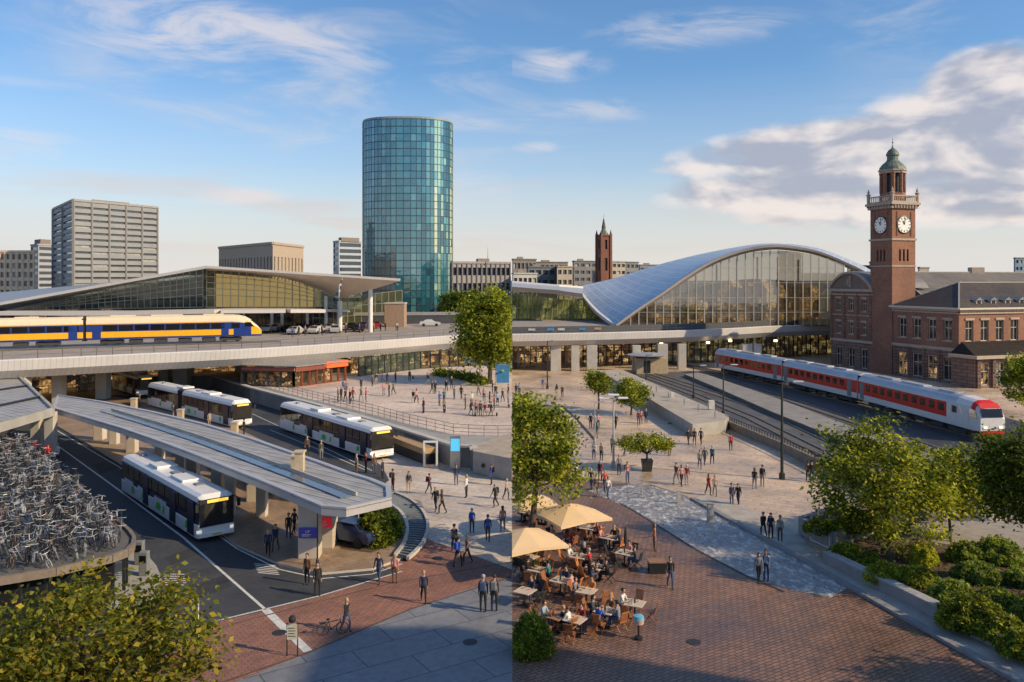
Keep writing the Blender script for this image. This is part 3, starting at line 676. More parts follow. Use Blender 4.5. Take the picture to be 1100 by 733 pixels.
def viaduct(name, label, pts, back, depth_f):
    root = thing(name, label, 'viaduct', (pts[0].x, pts[0].y, 0))
    n = len(pts)
    top = MB(); top.add([(p.x, p.y, ZD) for p in pts] + [(p.x, back, ZD) for p in pts], [(i, i + 1, n + i + 1, n + i) for i in range(n - 1)]); top.build('deck', deckm, root)
    f = MB(); vs = []
    for p in pts: vs += [(p.x, p.y, ZD + .12), (p.x, p.y - .15, ZD), (p.x, p.y + .2, ZD - depth_f * .55), (p.x, p.y + 1.6, ZD - depth_f), (p.x, p.y + 1.0, ZD + .12), (p.x, p.y + 1.0, ZD)]
    fs = []
    for i in range(n - 1):
        a, b = i * 6, i * 6 + 6
        for (j, k) in ((1, 0), (2, 1), (3, 2), (0, 4), (4, 5)): fs.append((a + j, b + j, b + k, a + k))
    f.add(vs, fs); f.build('fascia', fasc, root)
    u = MB(); u.add([(p.x, p.y + 1.6, ZD - depth_f) for p in pts] + [(p.x, back, ZD - depth_f) for p in pts], [(n + i, n + i + 1, i + 1, i) for i in range(n - 1)]); u.build('soffit', soff, root)
    r = MB(); acc = 0
    for i in range(n - 1):
        a, b = pts[i], pts[i + 1]; a3 = Vector((a.x, a.y + .45, ZD)); b3 = Vector((b.x, b.y + .45, ZD)); m = max(1, int((b3 - a3).length / 2))
        for k in range(m): q = a3.lerp(b3, k / m); r.bar(q + Vector((0, 0, .1)), q + Vector((0, 0, 1.15)), .06, .06)
        for z in (1.15, .62): r.bar(a3 + Vector((0, 0, z)), b3 + Vector((0, 0, z)), .05, .05)
    r.build('railing', M('rail_brown', (.16, .13, .11), .5, .4), root); return root
vi = viaduct('viaduct', 'raised railway deck with pale panelled edge carrying the yellow train', vl, 250, 2.3)
vi2 = viaduct('viaduct', 'curved pale concrete deck running in front of the arched glass hall', vrs, 235, 2.25)
def column(root, px, py, w_, d_, z0, z1, mat=conc_l, name='column', taper=0):
    p = W(px, py, z0); mb = MB(); c = [(p.x - w_ / 2, p.y), (p.x + w_ / 2, p.y), (p.x + w_ / 2, p.y + d_), (p.x - w_ / 2, p.y + d_)]
    mb.prism(c, z0, z1); return mb.build(name, mat, root, bev=.05)
for px, py, w_ in [(108, 430, 1.5), (175, 419, 1.5), (193, 419, 2.2), (200, 417, 1.4), (257, 412, 1.5), (282, 415, 1.9), (20, 446, 1.5), (60, 438, 1.2), (140, 413, 1.0), (228, 410, 1.0)]: column(vi, px, py, w_, 1.6, 0, 4.75)
for k, px in enumerate([597, 618, 636, 684, 712, 733, 803, 814]): column(vi2, px, 399 if px < 700 else 397, 1.5 if k % 2 else 1.9, 1.2, 0, 4.75)
# dark back under the viaduct with lit shops
under = M('under_wall', (.045, .038, .034), .9, var=.3, scale=.3)
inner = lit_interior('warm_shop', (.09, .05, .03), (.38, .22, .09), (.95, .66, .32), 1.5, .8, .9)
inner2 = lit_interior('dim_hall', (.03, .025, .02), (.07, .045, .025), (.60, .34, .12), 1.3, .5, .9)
shopglass = glass('shop_glass', (.75, .72, .66), .72, .04, dark=(.05, .06, .05), base=.22)
greenglass = glass('green_glass', (.45, .52, .42), .5, .04, dark=(.08, .11, .09), base=.3)
mb = MB(); back = [(p.x, p.y + 26) for p in vl]
for i in range(len(back) - 1): mb.poly([(*back[i], 0), (*back[i + 1], 0), (*back[i + 1], 4.7), (*back[i], 4.7)])
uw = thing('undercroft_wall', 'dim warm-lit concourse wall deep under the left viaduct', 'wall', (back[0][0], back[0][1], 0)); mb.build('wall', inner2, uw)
mb = MB()
for k in range(40):
    x = random.uniform(-85, -28); y = 125 + (x + 85) * .45 + random.uniform(4, 14); mb.box(x, x + 1.4, y, y + .25, 4.58, 4.68)
mb.build('strip_lights', M('lamp_warm', (1, .8, .5), .5, emit=4, ecol=(1, .72, .38)), uw, kind='stuff')
# shop kiosk on the upper plaza
UZ = 1.8
def glazed(root, b0, b1, t0, t1, nc, nr, gm, fm, mw=.12, gname='glazing', fname='mullions', rows=None):
    """glass wall between a bottom line and a top line (lists of points), nc columns, nr rows"""
    def samp(P, t):
        P = [Vector(p) for p in P]; L_ = [0]
        for i in range(len(P) - 1): L_.append(L_[-1] + (P[i + 1] - P[i]).length)
        d = t * L_[-1]
        for i in range(len(P) - 1):
            if d <= L_[i + 1] + 1e-9: return P[i].lerp(P[i + 1], (d - L_[i]) / max(1e-9, L_[i + 1] - L_[i]))
        return P[-1]
    B = b0; T = t0
    g = MB(); m = MB(); rs = rows or [j / nr for j in range(nr + 1)]
    for i in range(nc + 1):
        a, b = samp(B, i / nc), samp(T, i / nc)
        if i < nc:
            a2, b2 = samp(B, (i + 1) / nc), samp(T, (i + 1) / nc); g.poly([a, a2, b2, b])
        if (b - a).length > .2: m.bar(a, b, mw, mw * 1.6)
        for r_ in rs:
            if i < nc: m.bar(a.lerp(b, r_), a2.lerp(b2, r_), mw * 1.2, mw)
    g.build(gname, gm, root); m.build(fname, fm, root)
kb = Vector((-30.6, 117.5, UZ)); ke = Vector((-25.0, 125.5, UZ)); kw = Vector((-38.5, 119.5, UZ))
ks = thing('shop_kiosk', 'glass-fronted shop with orange and red signs under the viaduct', 'shop', kb)
redframe = M('red_frame', (.30, .07, .03), .6)
up = Vector((0, 0, 2.2))
glazed(ks, [kb, ke], None, [kb + up, ke + up], None, 7, 1, shopglass, redframe, .2)
glazed(ks, [kw, kb], None, [kw + up, kb + up], None, 4, 1, shopglass, dark, .2, 'side_glazing', 'side_mullions')
mb = MB(); off = Vector((-1.6, 1.3, 0)) * 1.6; mb.poly([kb + off, ke + off, ke + off + up, kb + off + up]); mb.poly([kw + Vector((0, 2.5, 0)), kb + off, kb + off + up, kw + Vector((0, 2.5, 2.2))]); mb.build('shelves', inner, ks)
mb = MB(); o_ = Vector((.3, -.25, 0)); mb.bar(kb + o_ + Vector((0, 0, 2.5)), kb.lerp(ke, .55) + o_ + Vector((0, 0, 2.5)), .2, .6); mb.bar(kw + Vector((0, -.1, 2.5)), kb + Vector((0, -.1, 2.5)), .2, .5); mb.build('fascia_board', M('maroon', (.22, .06, .04), .6), ks)
mb = MB(); mb.bar(kb.lerp(ke, .58) + o_ + Vector((0, 0, 2.7)), ke + o_ * 1.5 + Vector((0, 0, 2.7)), .3, .9); mb.build('sign_board', M('orange_sign', (.75, .12, .03), .5, emit=.5), ks)
mb = MB(); mb.prism([(kw.x, kw.y - .3), (kb.x + .4, kb.y - .4), (ke.x + 1, ke.y - .2), (ke.x - 3, ke.y + 4), (kw.x, kw.y + 5)], UZ + 2.9, UZ + 3.02); mb.build('roof', M('shop_roof', (.3, .27, .24), .8), ks)
# letters on signs
def text(s, loc, size, rotz, mat, parent, tilt=90, ext=.01, name='lettering', align='CENTER', label=None):
    cu = bpy.data.curves.new(name, 'FONT'); cu.body = s; cu.size = size; cu.extrude = ext; cu.align_x = align; cu.align_y = 'CENTER'; cu.resolution_u = 2
    t = bpy.data.objects.new('tmp', cu); COL.objects.link(t); dg = bpy.context.evaluated_depsgraph_get(); me = bpy.data.meshes.new_from_object(t.evaluated_get(dg)); bpy.data.objects.remove(t)
    me.name = name; me.materials.clear(); me.materials.append(mat); o = bpy.data.objects.new(name, me); COL.objects.link(o)
    T_ = Matrix.Translation(loc) @ Matrix.Rotation(rotz, 4, 'Z') @ Matrix.Rotation(R(tilt), 4, 'X')
    me.transform(rootmat(parent).inverted() @ T_); adopt(o, parent); return o
ang = math.atan2(ke.y - kb.y, ke.x - kb.x)
# glazed ground floor under right part of left viaduct
gl = thing('glazed_concourse', 'dark glass concourse front under the deck beside the plaza hedge', 'building', (-22, 136, UZ))
P0, P1, P2 = Vector((-24, 131, UZ)), Vector((-15.5, 142, UZ)), Vector((0, 152, UZ))
glazed(gl, [P0, P1], None, [P0 + Vector((0, 0, 2.9)), P1 + Vector((0, 0, 2.9))], None, 10, 2, greenglass, dark, .12)
glazed(gl, [P1, P2], None, [P1 + Vector((0, 0, 2.9)), P2 + Vector((0, 0, 2.9))], None, 10, 1, shopglass, dark, .16, 'lit_glazing', 'lit_mullions')
mb = MB(); q = Vector((-2, 4, 0)); mb.poly([P1 + q, P2 + q, P2 + q + Vector((0, 0, 2.9)), P1 + q + Vector((0, 0, 2.9))]); mb.poly([P0 + q, P1 + q, P1 + q + Vector((0, 0, 2.9)), P0 + q + Vector((0, 0, 2.9))]); mb.build('interior', inner, gl)

# ---------------------------------------------------------------- upper plaza
near = [W(p[0], p[1], UZ) for p in [(228, 404), (270, 417.5), (345, 437), (406, 454), (488, 480), (508, 481), (509, 484)]]
tri = near[-1]; edge = [p.xy for p in near] + [W(549.9, 490, UZ).xy]
mb = MB(); poly = edge + [Vector((-.02, 178)), Vector((-75, 178)), Vector((-75, 128))]
mb.prism(poly, -.02, UZ, 1, 0); mb.build('upper_plaza', [upperpave, conc_d], kind='structure')
line2 = [p for p in near[:6]] + [W(549.9, 481.5, UZ)]
rampm = M('ramp_grey', (.34, .325, .30), .8, var=.15, scale=.5, bump=.2)
inner_e = [W(p[0], p[1], UZ) for p in [(262, 409), (330, 428), (400, 445), (440, 456), (487, 467), (520, 469), (549.9, 469)]]
mb = MB(); mb.poly([Vector((*p.xy, UZ + .006)) for p in near[1:6]] + [Vector((*W(549.9, 481.5, UZ).xy, UZ + .006))] + [Vector((*p.xy, UZ + .006)) for p in inner_e[::-1]]); mb.build('walkway', rampm, kind='structure')
pr = thing('plaza_railing', 'thin steel railing following the curved edge of the upper plaza', 'railing', inner_e[0])
mb = MB()
for i in range(len(inner_e) - 1):
    a, b = inner_e[i], inner_e[i + 1]; n_ = int((b - a).length / 1.6) + 1
    for k in range(n_): q = a.lerp(b, k / n_); mb.bar(q, q + Vector((0, 0, 1.05)), .05, .05)
    for z in (1.05, .7, .35): mb.bar(a + Vector((0, 0, z)), b + Vector((0, 0, z)), .04, .04)
mb.build('rails', M('rail_steel2', (.20, .20, .20), .5, .5), pr)
rw = thing('retaining_wall', 'long concrete retaining wall with pale coping below the upper plaza', 'wall', near[1])
mb = MB()
for i in range(1, 6): mb.bar(near[i] + Vector((0, .12, -.9)), near[i + 1] + Vector((0, .12, -.9)), .5, 1.82) if i < 6 else None
mb.build('wall', M('ret_wall', (.27, .255, .235), .85, var=.22, scale=.5, bump=.3), rw)
mb = MB()
for i in range(0, 6): mb.bar(near[i] + Vector((0, 0, .12)), near[i + 1] + Vector((0, 0, .12)), .7, .2)
mb.build('coping', conc_l, rw)
bl = thing('wall_block', 'angular concrete bastion block at the end of the plaza wall', 'wall', near[6])
mb = MB(); mb.prism([W(508, 484, 2).xy, W(549.9, 492, 2).xy, Vector((-.02, 82)), W(508, 478, 2).xy], 0, 1.95, 1, 0); mb.build('block', [M('block_top', (.40, .33, .25), .85, var=.25, scale=1), concrete], bl, bev=.04)
mb = MB(); mb.tube(W(519, 500, .9), W(519, 500, .9) + Vector((0, -.1, 0)), .18, n=12); mb.build('round_grille', dark, bl)
# long low bench kiosk against the wall
bk = thing('ticket_shelter', 'long low timber-topped shelter against the retaining wall', 'shelter', W(430, 485))
a, b = W(425, 484), W(462, 499); mb = MB(); mb.bar(a + Vector((0, 0, 1.25)), b + Vector((0, 0, 1.25)), 1.4, .5); mb.build('timber_top', M('timber', (.42, .27, .13), .7, var=.2, scale=3), bk)
mb = MB(); mb.bar(a + Vector((0, 0, .5)), b + Vector((0, 0, .5)), 1.0, 1.0); mb.build('dark_front', dark, bk)
mb = MB(); c = W(464, 502); mb.box(c.x - .8, c.x - .65, c.y, c.y + .4, 0, 2.2); mb.box(c.x + .35, c.x + .5, c.y, c.y + .4, 0, 2.2); mb.box(c.x - .8, c.x + .5, c.y, c.y + .4, 2.2, 2.32); mb.build('gate_frame', white, bk)
# hedge, market tent
hd = []
mb = MB(); hp = [W(468, 403, UZ), W(500, 407, UZ), W(520, 413, UZ)]
pts = []
for i in range(2):
    for k in range(1500): q = hp[i].lerp(hp[i + 1], random.random()); pts.append((q.x + random.gauss(0, .5), q.y + random.gauss(0, .9), UZ + abs(random.gauss(.35, .35))))
hg = thing('hedge', 'low clipped hedge at the back of the upper plaza', 'hedge', hp[0]); leaves('foliage', pts, .22, LM, rng.choice(3, size=len(pts), p=[.4, .4, .2]), hg)
mb.prism([(p.x, p.y - .7) for p in hp] + [(p.x, p.y + .7) for p in hp[::-1]], UZ, UZ + .45); mb.build('bed', soil, hg)
tn = thing('market_tent', 'white flat market awning on thin poles at the plaza corner', 'awning', W(515, 411, UZ)); c = [W(499, 403, UZ), W(535, 412, UZ)]
for nm, (x0, x1) in (('awning_sheet', (0, .48)), ('awning_sheet', (.52, 1))):
    a, b = c[0].lerp(c[1], x0), c[0].lerp(c[1], x1); mb = MB(); mb.add([a + Vector((0, -1.6, 2.3)), b + Vector((0, -1.6, 2.3)), b + Vector((0, 0, 2.9)), a + Vector((0, 0, 2.9)), b + Vector((0, 2.2, 2.4)), a + Vector((0, 2.2, 2.4))], [(0, 1, 2, 3), (3, 2, 4, 5)]); mb.build(nm, M('tent_cloth', (.66, .72, .78), .7, var=.05), tn)
    for q in (a, b): mb = MB(); mb.tube(q + Vector((0, -1.4, 0)), q + Vector((0, -1.4, 2.3)), .05); mb.build('pole', steel, tn)
bt = thing('blue_banner', 'tall blue cloth banner on a pole beside the market awning', 'banner', W(540, 416, UZ)); p = W(540, 416, UZ); mb = MB(); mb.box(p.x - .9, p.x + .9, p.y, p.y + .06, UZ + .6, UZ + 3.2); mb.build('cloth', M('blue_cloth', (.05, .22, .42), .7), bt); mb = MB(); mb.tube(p + Vector((-1, 0, 0)), p + Vector((-1, 0, 3.4)), .05); mb.build('pole', steel, bt)

# ---------------------------------------------------------------- left station hall
hall = thing('station_hall', 'long glass station hall under a swooping pale roof with a pointed corner', 'station', (-55, 165, ZD))
roofm = M('roof_grey', (.30, .32, .35), .5, .2, var=.12, scale=.2); soffm = M('roof_soffit', (.80, .66, .54), .7, var=.06, scale=.3); edgem = M('roof_edge', (.62, .58, .54), .5, var=.05)
E0, E1, E2 = Q(-6, 326, 150), Q(222, 285.5, 150), Q(430, 299.5, 152)
Bk0, Bk1, Bk2 = Q(-40, 318, 230), Q(200, 296, 240), Q(420, 299, 220)
mb = MB(); mb.poly([E0, E1, Bk1, Bk0]); mb.poly([E1, E2, Bk2, Bk1]); mb.build('roof', roofm, hall)
mb = MB()
for a, b, h in ((E0, E1, .5), (E1, E2, .42)): mb.bar(a + Vector((0, 0, -h / 2)), b + Vector((0, 0, -h / 2)), .3, h)
mb.build('roof_edge', edgem, hall)
# left soffit wedge between eave and glass line
mb = MB(); G0, G1 = Q(8, 333, 158), Q(218, 288.5, 156); mb.poly([E0 + Vector((0, 0, -.5)), E1 + Vector((0, 0, -.5)), G1, G0]); mb.build('left_soffit', M('soffit_grey', (.33, .34, .36), .6), hall)
# right soffit: falls to a point that stands on a column
low = [Q(222, 290, 157), Q(262, 292.5, 159), Q(300, 297.5, 161), (Q(325, 304, 163)), Q(345, 312, 164), Q(364, 322, 165)]; S2 = Q(364, 322, 165)
mb = MB(); n_ = 14; up_ = [E1.lerp(E2, i / n_ * .70) + Vector((0, 0, -.42)) for i in range(n_ + 1)]; lo_ = smooth([tuple(p) for p in low], 3)[:n_ + 1]
lo_ = [lo_[int(i * (len(lo_) - 1) / n_)] for i in range(n_ + 1)]; mb.smooth = True
mb.add(up_ + lo_, [(n_ + 1 + i, n_ + 2 + i, i + 1, i) for i in range(n_)])
tipr = [E1.lerp(E2, .70 + .3 * i / 6) + Vector((0, 0, -.42)) for i in range(7)]; lr = [S2.lerp(E2 + Vector((0, 0, -.42)), (i / 6)) for i in range(7)]
mb.add(tipr + lr, [(7 + i, 8 + i, i + 1, i) for i in range(6)])
mb.add([S2, E2, Q(420, 303, 200), Q(366, 318, 195)], [(0, 3, 2, 1)])
mb.build('corner_soffit', soffm, hall, weld=True)
hallglass = glass('hall_glass', (.50, .58, .52), .5, .05, dark=(.07, .09, .09), wav=.08, base=.45)
goldglass = glass('gold_glass', (.85, .78, .55), .62, .05, dark=(.28, .25, .14), wav=.05, base=.25)
mull = M('mullion_grey', (.42, .43, .42), .5, .3)
glazed(hall, [Q(8, 333.5, 158), Q(218, 330, 158)], None, [G0, G1], None, 30, 6, hallglass, mull, .13, rows=[0, .33, .52, .68, .84, 1])
glazed(hall, [Q(222, 330, 158), Q(338, 331, 164)], None, [low[0], low[1], low[2], low[3], low[3].lerp(low[4], .6)], None, 14, 6, goldglass, M('mullion_gold', (.55, .50, .38), .5), .13, 'gold_glazing', 'gold_mullions', rows=[0, .32, .5, .66, .82, 1])
glazed(hall, [Q(336, 352, 167), Q(366, 350, 168)], None, [low[3].lerp(low[4], .6), S2], None, 4, 4, hallglass, mull, .1, 'corner_glazing', 'corner_mullions')
glazed(hall, [Q(366, 350, 185), Q(432, 348, 188)], None, [Q(366, 320, 185), Q(432, 312, 188)], None, 9, 3, glass('olive_glass', (.45, .48, .30), .4, .05, dark=(.12, .13, .07)), mull, .1, 'end_glazing', 'end_mullions')
mb = MB(); mb.poly([Q(-5, 334, 176), Q(232, 331, 176), Q(232, 294, 176), Q(-5, 333, 176)]); mb.build('inner_wall', lit_interior('hall_in', (.07, .10, .10), (.12, .15, .14), (.36, .36, .26), .5, .25, .6), hall)
mb = MB(); mb.poly([Q(232, 331, 176), Q(345, 332, 178), Q(345, 312, 178), Q(300, 300, 177), Q(232, 294, 176)]); mb.build('inner_wall', M('hall_gold', (.60, .47, .25), .8, emit=.85, var=.3, scale=.35), hall)
# mid canopy band and ground floor
mb = MB(); cb = [Q(-10, 337, 146), Q(120, 337.5, 146), Q(230, 335, 146), Q(300, 334.5, 149), Q(338, 334.5, 152)]
for i in range(4): mb.bar(cb[i] + Vector((0, 4, 0)), cb[i + 1] + Vector((0, 4, 0)), 8, .62)
mb.build('canopy_band', edgem, hall)
mb = MB(); mb.bar(Q(338, 333.5, 160), Q(372, 334, 166), 2, .5); mb.build('canopy_band', edgem, hall)
gf = MB(); gf.poly([(-110, 172, ZD), (-36, 172, ZD), (-36, 172, 11.3), (-110, 172, 11.3)]); gf.build('ground_floor', lit_interior('gf', (.025, .02, .02), (.09, .06, .04), (.40, .26, .14), .7, .3, .8), hall)
glazed(hall, [(-80, 168, ZD), (-37, 169, ZD)], None, [(-80, 168, 11.2), (-37, 169, 11.2)], None, 24, 1, glass('gf_glass', (.4, .42, .4), .5, .04, dark=(.03, .035, .035)), dark, .1, 'lower_glazing', 'lower_mullions')
for px, w_ in [(232, .3), (262, .3), (292, .5), (303, .5), (330, .45), (350, .55), (365, .8), (398, .7)]:
    ztop = Q(px, 331, 158).z if px < 345 else (Q(px, 323, 165).z if 360 < px < 370 else Q(px, 318, 163).z if px < 360 else Q(px, 303, 160).z)
    p = Q(px, 350, 162 if px != 398 else 158); mb = MB(); mb.tube((p.x, p.y, ZD), (p.x, p.y, ztop if px > 345 else 11.4), w_ * .6, n=10); mb.build('column', white, hall)
mb = MB(); bx = [(-37, 186), (-9, 190), (-.1, 192)]
for i in range(2): mb.bar((*bx[i], ZD + .8), (*bx[i + 1], ZD + .8), 1, 2.2)
pp = thing('parapet', 'dark parapet band behind the parked cars on the deck', 'wall', (-37, 186, ZD)); mb.build('wall', M('parapet_dark', (.06, .065, .075), .6), pp); mb = MB()
for i in range(2): mb.bar((*bx[i], ZD + 2.25), (*bx[i + 1], ZD + 2.25), 1.3, .7)
mb.build('cap', M('parapet_cap', (.30, .29, .29), .7), pp)
# ---------------------------------------------------------------- right: arched glass hall
arch = thing('arched_station_hall', 'big glass station hall under a sweeping grid shell arch', 'station', (50, 180, ZD))
def CR(pts, n=10): return [Vector(p) for p in _cr(pts, n)]
def _cr(p, n):
    o = []
    for i in range(len(p) - 1):
        p0, p1, p2, p3 = Vector(p[max(0, i - 1)]), Vector(p[i]), Vector(p[i + 1]), Vector(p[min(len(p) - 1, i + 2)])
        for k in range(n):
            t = k / n; o.append(.5 * ((2 * p1) + (p2 - p0) * t + (2 * p0 - 5 * p1 + 4 * p2 - p3) * t * t + (3 * p1 - p0 - 3 * p2 + p3) * t ** 3))
    return o + [Vector(p[-1])]
YA = 179
front = CR([Q(661, 350, YA), Q(684, 333, YA), Q(709, 316.5, YA), (Q(737, 297, YA)), Q(763, 281.5, YA), Q(795, 269.5, YA), Q(826, 264.5, YA), Q(850, 266, YA + 1), Q(876, 271, YA + 2), Q(903, 281.5, YA + 3), Q(930, 295, YA + 4), Q(950, 312, YA + 5)], 5)
rear = CR([Q(619, 308, 214), Q(636, 304.5, 217), Q(660, 299, 222), Q(690, 289.5, 226), Q(722, 280.5, 228), Q(760, 271.5, 230), Q(812, 262.5, 232), (Q(850, 262.5, 234)), Q(880, 267, 235), Q(905, 276, 236), Q(930, 287, 237), Q(950, 300, 238)], 5)
shell = bpy.data.materials.new('grid_shell'); nt, nn, L, out = nodes(shell)
b = N(nt, 'BsdfPrincipled', Roughness=.3, Metallic=.25); tcx = N(nt, 'UVMap')
br = N(nt, 'TexBrick', offset=0.0); br.inputs['Color1'].default_value = (.33, .40, .49, 1); br.inputs['Color2'].default_value = (.45, .50, .57, 1); br.inputs['Mortar'].default_value = (.62, .64, .66, 1)
br.inputs['Scale'].default_value = 1; br.inputs['Mortar Size'].default_value = .06; br.inputs['Brick Width'].default_value = 1; br.inputs['Row Height'].default_value = 1
L.new(tcx.outputs[0], br.inputs['Vector']); L.new(br.outputs['Color'], b.inputs['Base Color']); L.new(b.outputs[0], out.inputs[0])
NV = 12; nU = len(front); grid = []
for i in range(nU):
    row = []
    for j in range(NV + 1):
        t = j / NV; p = front[i].lerp(rear[i], t); sag = -1.1 * math.sin(math.pi * t) * max(0, 1 - i / 26) ; row.append(p + Vector((0, 0, sag)))
    grid.append(row)
me = bpy.data.meshes.new('shell_roof'); vs = [tuple(p - Vector((50, 180, ZD))) for r in grid for p in r]; fs = [(i * (NV + 1) + j, (i + 1) * (NV + 1) + j, (i + 1) * (NV + 1) + j + 1, i * (NV + 1) + j + 1) for i in range(nU - 1) for j in range(NV)]
me.from_pydata(vs, [], fs); uv = me.uv_layers.new()
for p in me.polygons:
    for li, vi_ in zip(p.loop_indices, p.vertices): uv.data[li].uv = ((vi_ // (NV + 1)) * .62, (vi_ % (NV + 1)) * 1.4)
me.polygons.foreach_set('use_smooth', [True] * len(fs)); me.materials.append(shell); so_ = bpy.data.objects.new('shell_roof', me); COL.objects.link(so_); adopt(so_, arch)
mb = MB(); rimm = M('arch_rim', (.52, .46, .43), .5, .1, var=.05)
def wid(i): return 1.0 + .7 * math.sin(math.pi * min(1, i / 40))
vs = []; mb.smooth = False
for i, p in enumerate(front):
    t = (front[min(i + 1, nU - 1)] - front[max(0, i - 1)]).normalized(); nr = Vector((t.z, 0, -t.x)); wd = wid(i) * .55
    vs += [p + Vector((0, -1.2, .25)) - nr * 0, p + Vector((0, -1.0, 0)) + nr * wd * .35, p + Vector((0, .6, 0)) + nr * wd, p + Vector((0, 1.5, .2))]
fs = []
for i in range(nU - 1):
    a, b_ = i * 4, i * 4 + 4
    for j, k in ((1, 0), (2, 1), (0, 3)): fs.append((a + j, b_ + j, b_ + k, a + k))
mb.add(vs, fs); mb.build('arch_rim', rimm, arch)
mb = MB()
for p, q in zip(grid[0], grid[0][1:]): mb.bar(p, q, .7, .7)
mb.build('edge_beam', M('edge_white', (.62, .62, .62), .5), arch)
# front glazing under the arch
archglass = glass('arch_glass', (.82, .76, .62), .42, .03, dark=(.10, .085, .05), wav=.05, base=.62)
mullw = M('mullion_pale', (.50, .46, .40), .5, .2)
gx0, gx1 = front[1].x + 1, Q(908, 340, YA).x; ncol = 27; zs_ = [ZD, 9.9, 13.0, 16.2, 19.4, 22.6, 25]
def archz(x):
    for i in range(nU - 1):
        if front[i].x <= x <= front[i + 1].x: return front[i].lerp(front[i + 1], (x - front[i].x) / (front[i + 1].x - front[i].x)).z - .45 - wid(i) * .3
    return ZD
gl_ = MB(); ml = MB(); yy = YA + .8
for c in range(ncol):
    x0, x1 = gx0 + (gx1 - gx0) * c / ncol, gx0 + (gx1 - gx0) * (c + 1) / ncol; h0, h1 = max(ZD, archz(x0)), max(ZD, archz(x1))
    gl_.poly([(x0, yy, ZD), (x1, yy, ZD), (x1, yy, h1), (x0, yy, h0)]); ml.bar((x1, yy - .1, ZD), (x1, yy - .1, h1), .13, .2)
    for z in zs_[1:]:
        if z < min(h0, h1): ml.bar((x0, yy - .1, z), (x1, yy - .1, z), .1, .09)
gl_.build('glazing', archglass, arch); ml.build('mullions', mullw, arch)
mb = MB()
pts_ = [(gx0, 0)] ; bpts = [(gx0 + (gx1 - gx0) * k / 20) for k in range(21)]
for k in range(20):
    mb.poly([(bpts[k], yy + 14, ZD), (bpts[k + 1], yy + 14, ZD), (bpts[k + 1], yy + 14, ZD + (max(ZD, archz(bpts[k + 1])) - ZD) * .62), (bpts[k], yy + 14, ZD + (max(ZD, archz(bpts[k])) - ZD) * .62)])
mb.build('inner_wall', lit_interior('arch_in', (.10, .05, .02), (.36, .20, .07), (.80, .54, .24), 1.7, .45, .22), arch)
mb = MB(); mb.box(gx0 + 2, gx1, yy + 4, yy + 12, 9.7, 10.0); mb.build('gallery_floor', M('gallery', (.3, .25, .2), .8), arch)
for k in range(9):
    x = gx0 + 4 + k * 4.6; mb = MB(); mb.tube((x, yy + 9, ZD), (x, yy + 9, min(22, max(9, archz(x) - 1))), .22, n=8); mb.build('column', conc_l, arch)
# low wing left of the corner
wing = thing('station_wing', 'flat-roofed glazed wing running left from the grid shell corner', 'station', (10, 200, ZD))
t0, t1, t2 = Q(550.05, 303.5, 205), Q(600, 307.5, 205), Q(626, 309.5, 208); l0, l1, l2, l3 = Q(550.05, 312.5, 196), Q(600, 316.5, 196), Q(626, 320, 196), Q(640, 327, 194)
mb = MB(); mb.poly([l0 + Vector((0, 0, .9)), l1 + Vector((0, 0, 1)), l2 + Vector((0, 0, .8)), t2, t1, t0]); mb.poly([t0, t1, t2, Q(626, 309, 240), Q(550.05, 303, 240)]); mb.build('roof', M('wing_roof', (.42, .44, .47), .5, .2, var=.1), wing)
mb = MB()
for a, b in ((l0, l1), (l1, l2)): mb.poly([a, b, b + Vector((0, 0, .95)), a + Vector((0, 0, .95))]); mb.poly([a, b, b + Vector((0, 5, .2)), a + Vector((0, 5, .2))])
mb.build('fascia', M('fascia_brown', (.15, .125, .115), .7), wing)
mb = MB()
for a, b in ((t0, t1), (t1, t2)): mb.bar(a + Vector((0, 0, .1)), b + Vector((0, 0, .1)), .5, .5)
mb.build('roof_edge', white, wing)
YW = 206
glazed(wing, [(t0.x, YW, ZD), Q(656, 347, YW)], None, [Q(550.05, 313, YW), Q(600, 317, YW), Q(626, 321, YW), Q(635, 327, YW), Q(652, 345, YW)], None, 20, 2, glass('wing_glass', (.80, .82, .45), .45, .04, dark=(.20, .22, .09), base=.3), M('mull_ol', (.30, .30, .18), .5), .16, rows=[0, .45, 1])
mb = MB(); mb.poly([(t0.x, YW + 7, ZD), (24, YW + 7, ZD), (19, YW + 7, 11), (.05, YW + 7, 13.5)]); mb.build('inner_wall', lit_interior('wing_in', (.10, .11, .03), (.42, .42, .15), (.74, .72, .34), .9, .4, .15), wing)
# shops below the right deck
cw = thing('concourse_front', 'warm-lit glazed concourse beneath the curved pale deck', 'building', (30, 168, 0))
for (xa, ya, xb, yb, n_, gm, tag_) in [(.1, 160, 14, 163, 12, shopglass, 'glazing'), (14, 163, 28, 166, 9, shopglass, 'glazing'), (28, 166, 40, 169, 8, greenglass, 'glazing'), (40, 169, 67, 186, 22, greenglass, 'glazing'), (67, 186, 82, 188, 8, greenglass, 'glazing')]:
    a, b = Vector((xa, ya + 2, 0)), Vector((xb, yb + 2, 0)); glazed(cw, [a, b], None, [a + Vector((0, 0, 4.75)), b + Vector((0, 0, 4.75))], None, n_, 1, gm, dark if n_ != 12 else mullw, .14, tag_, 'mullion_grid', rows=[0, .72, 1])
mb = MB()
for (xa, ya, xb, yb) in [(.1, 169, 14, 171), (14, 171, 40, 175), (40, 175, 68, 192), (68, 192, 84, 194)]: mb.poly([(xa, ya, 0), (xb, yb, 0), (xb, yb, 4.7), (xa, ya, 4.7)])
mb.build('inner_wall', inner, cw)
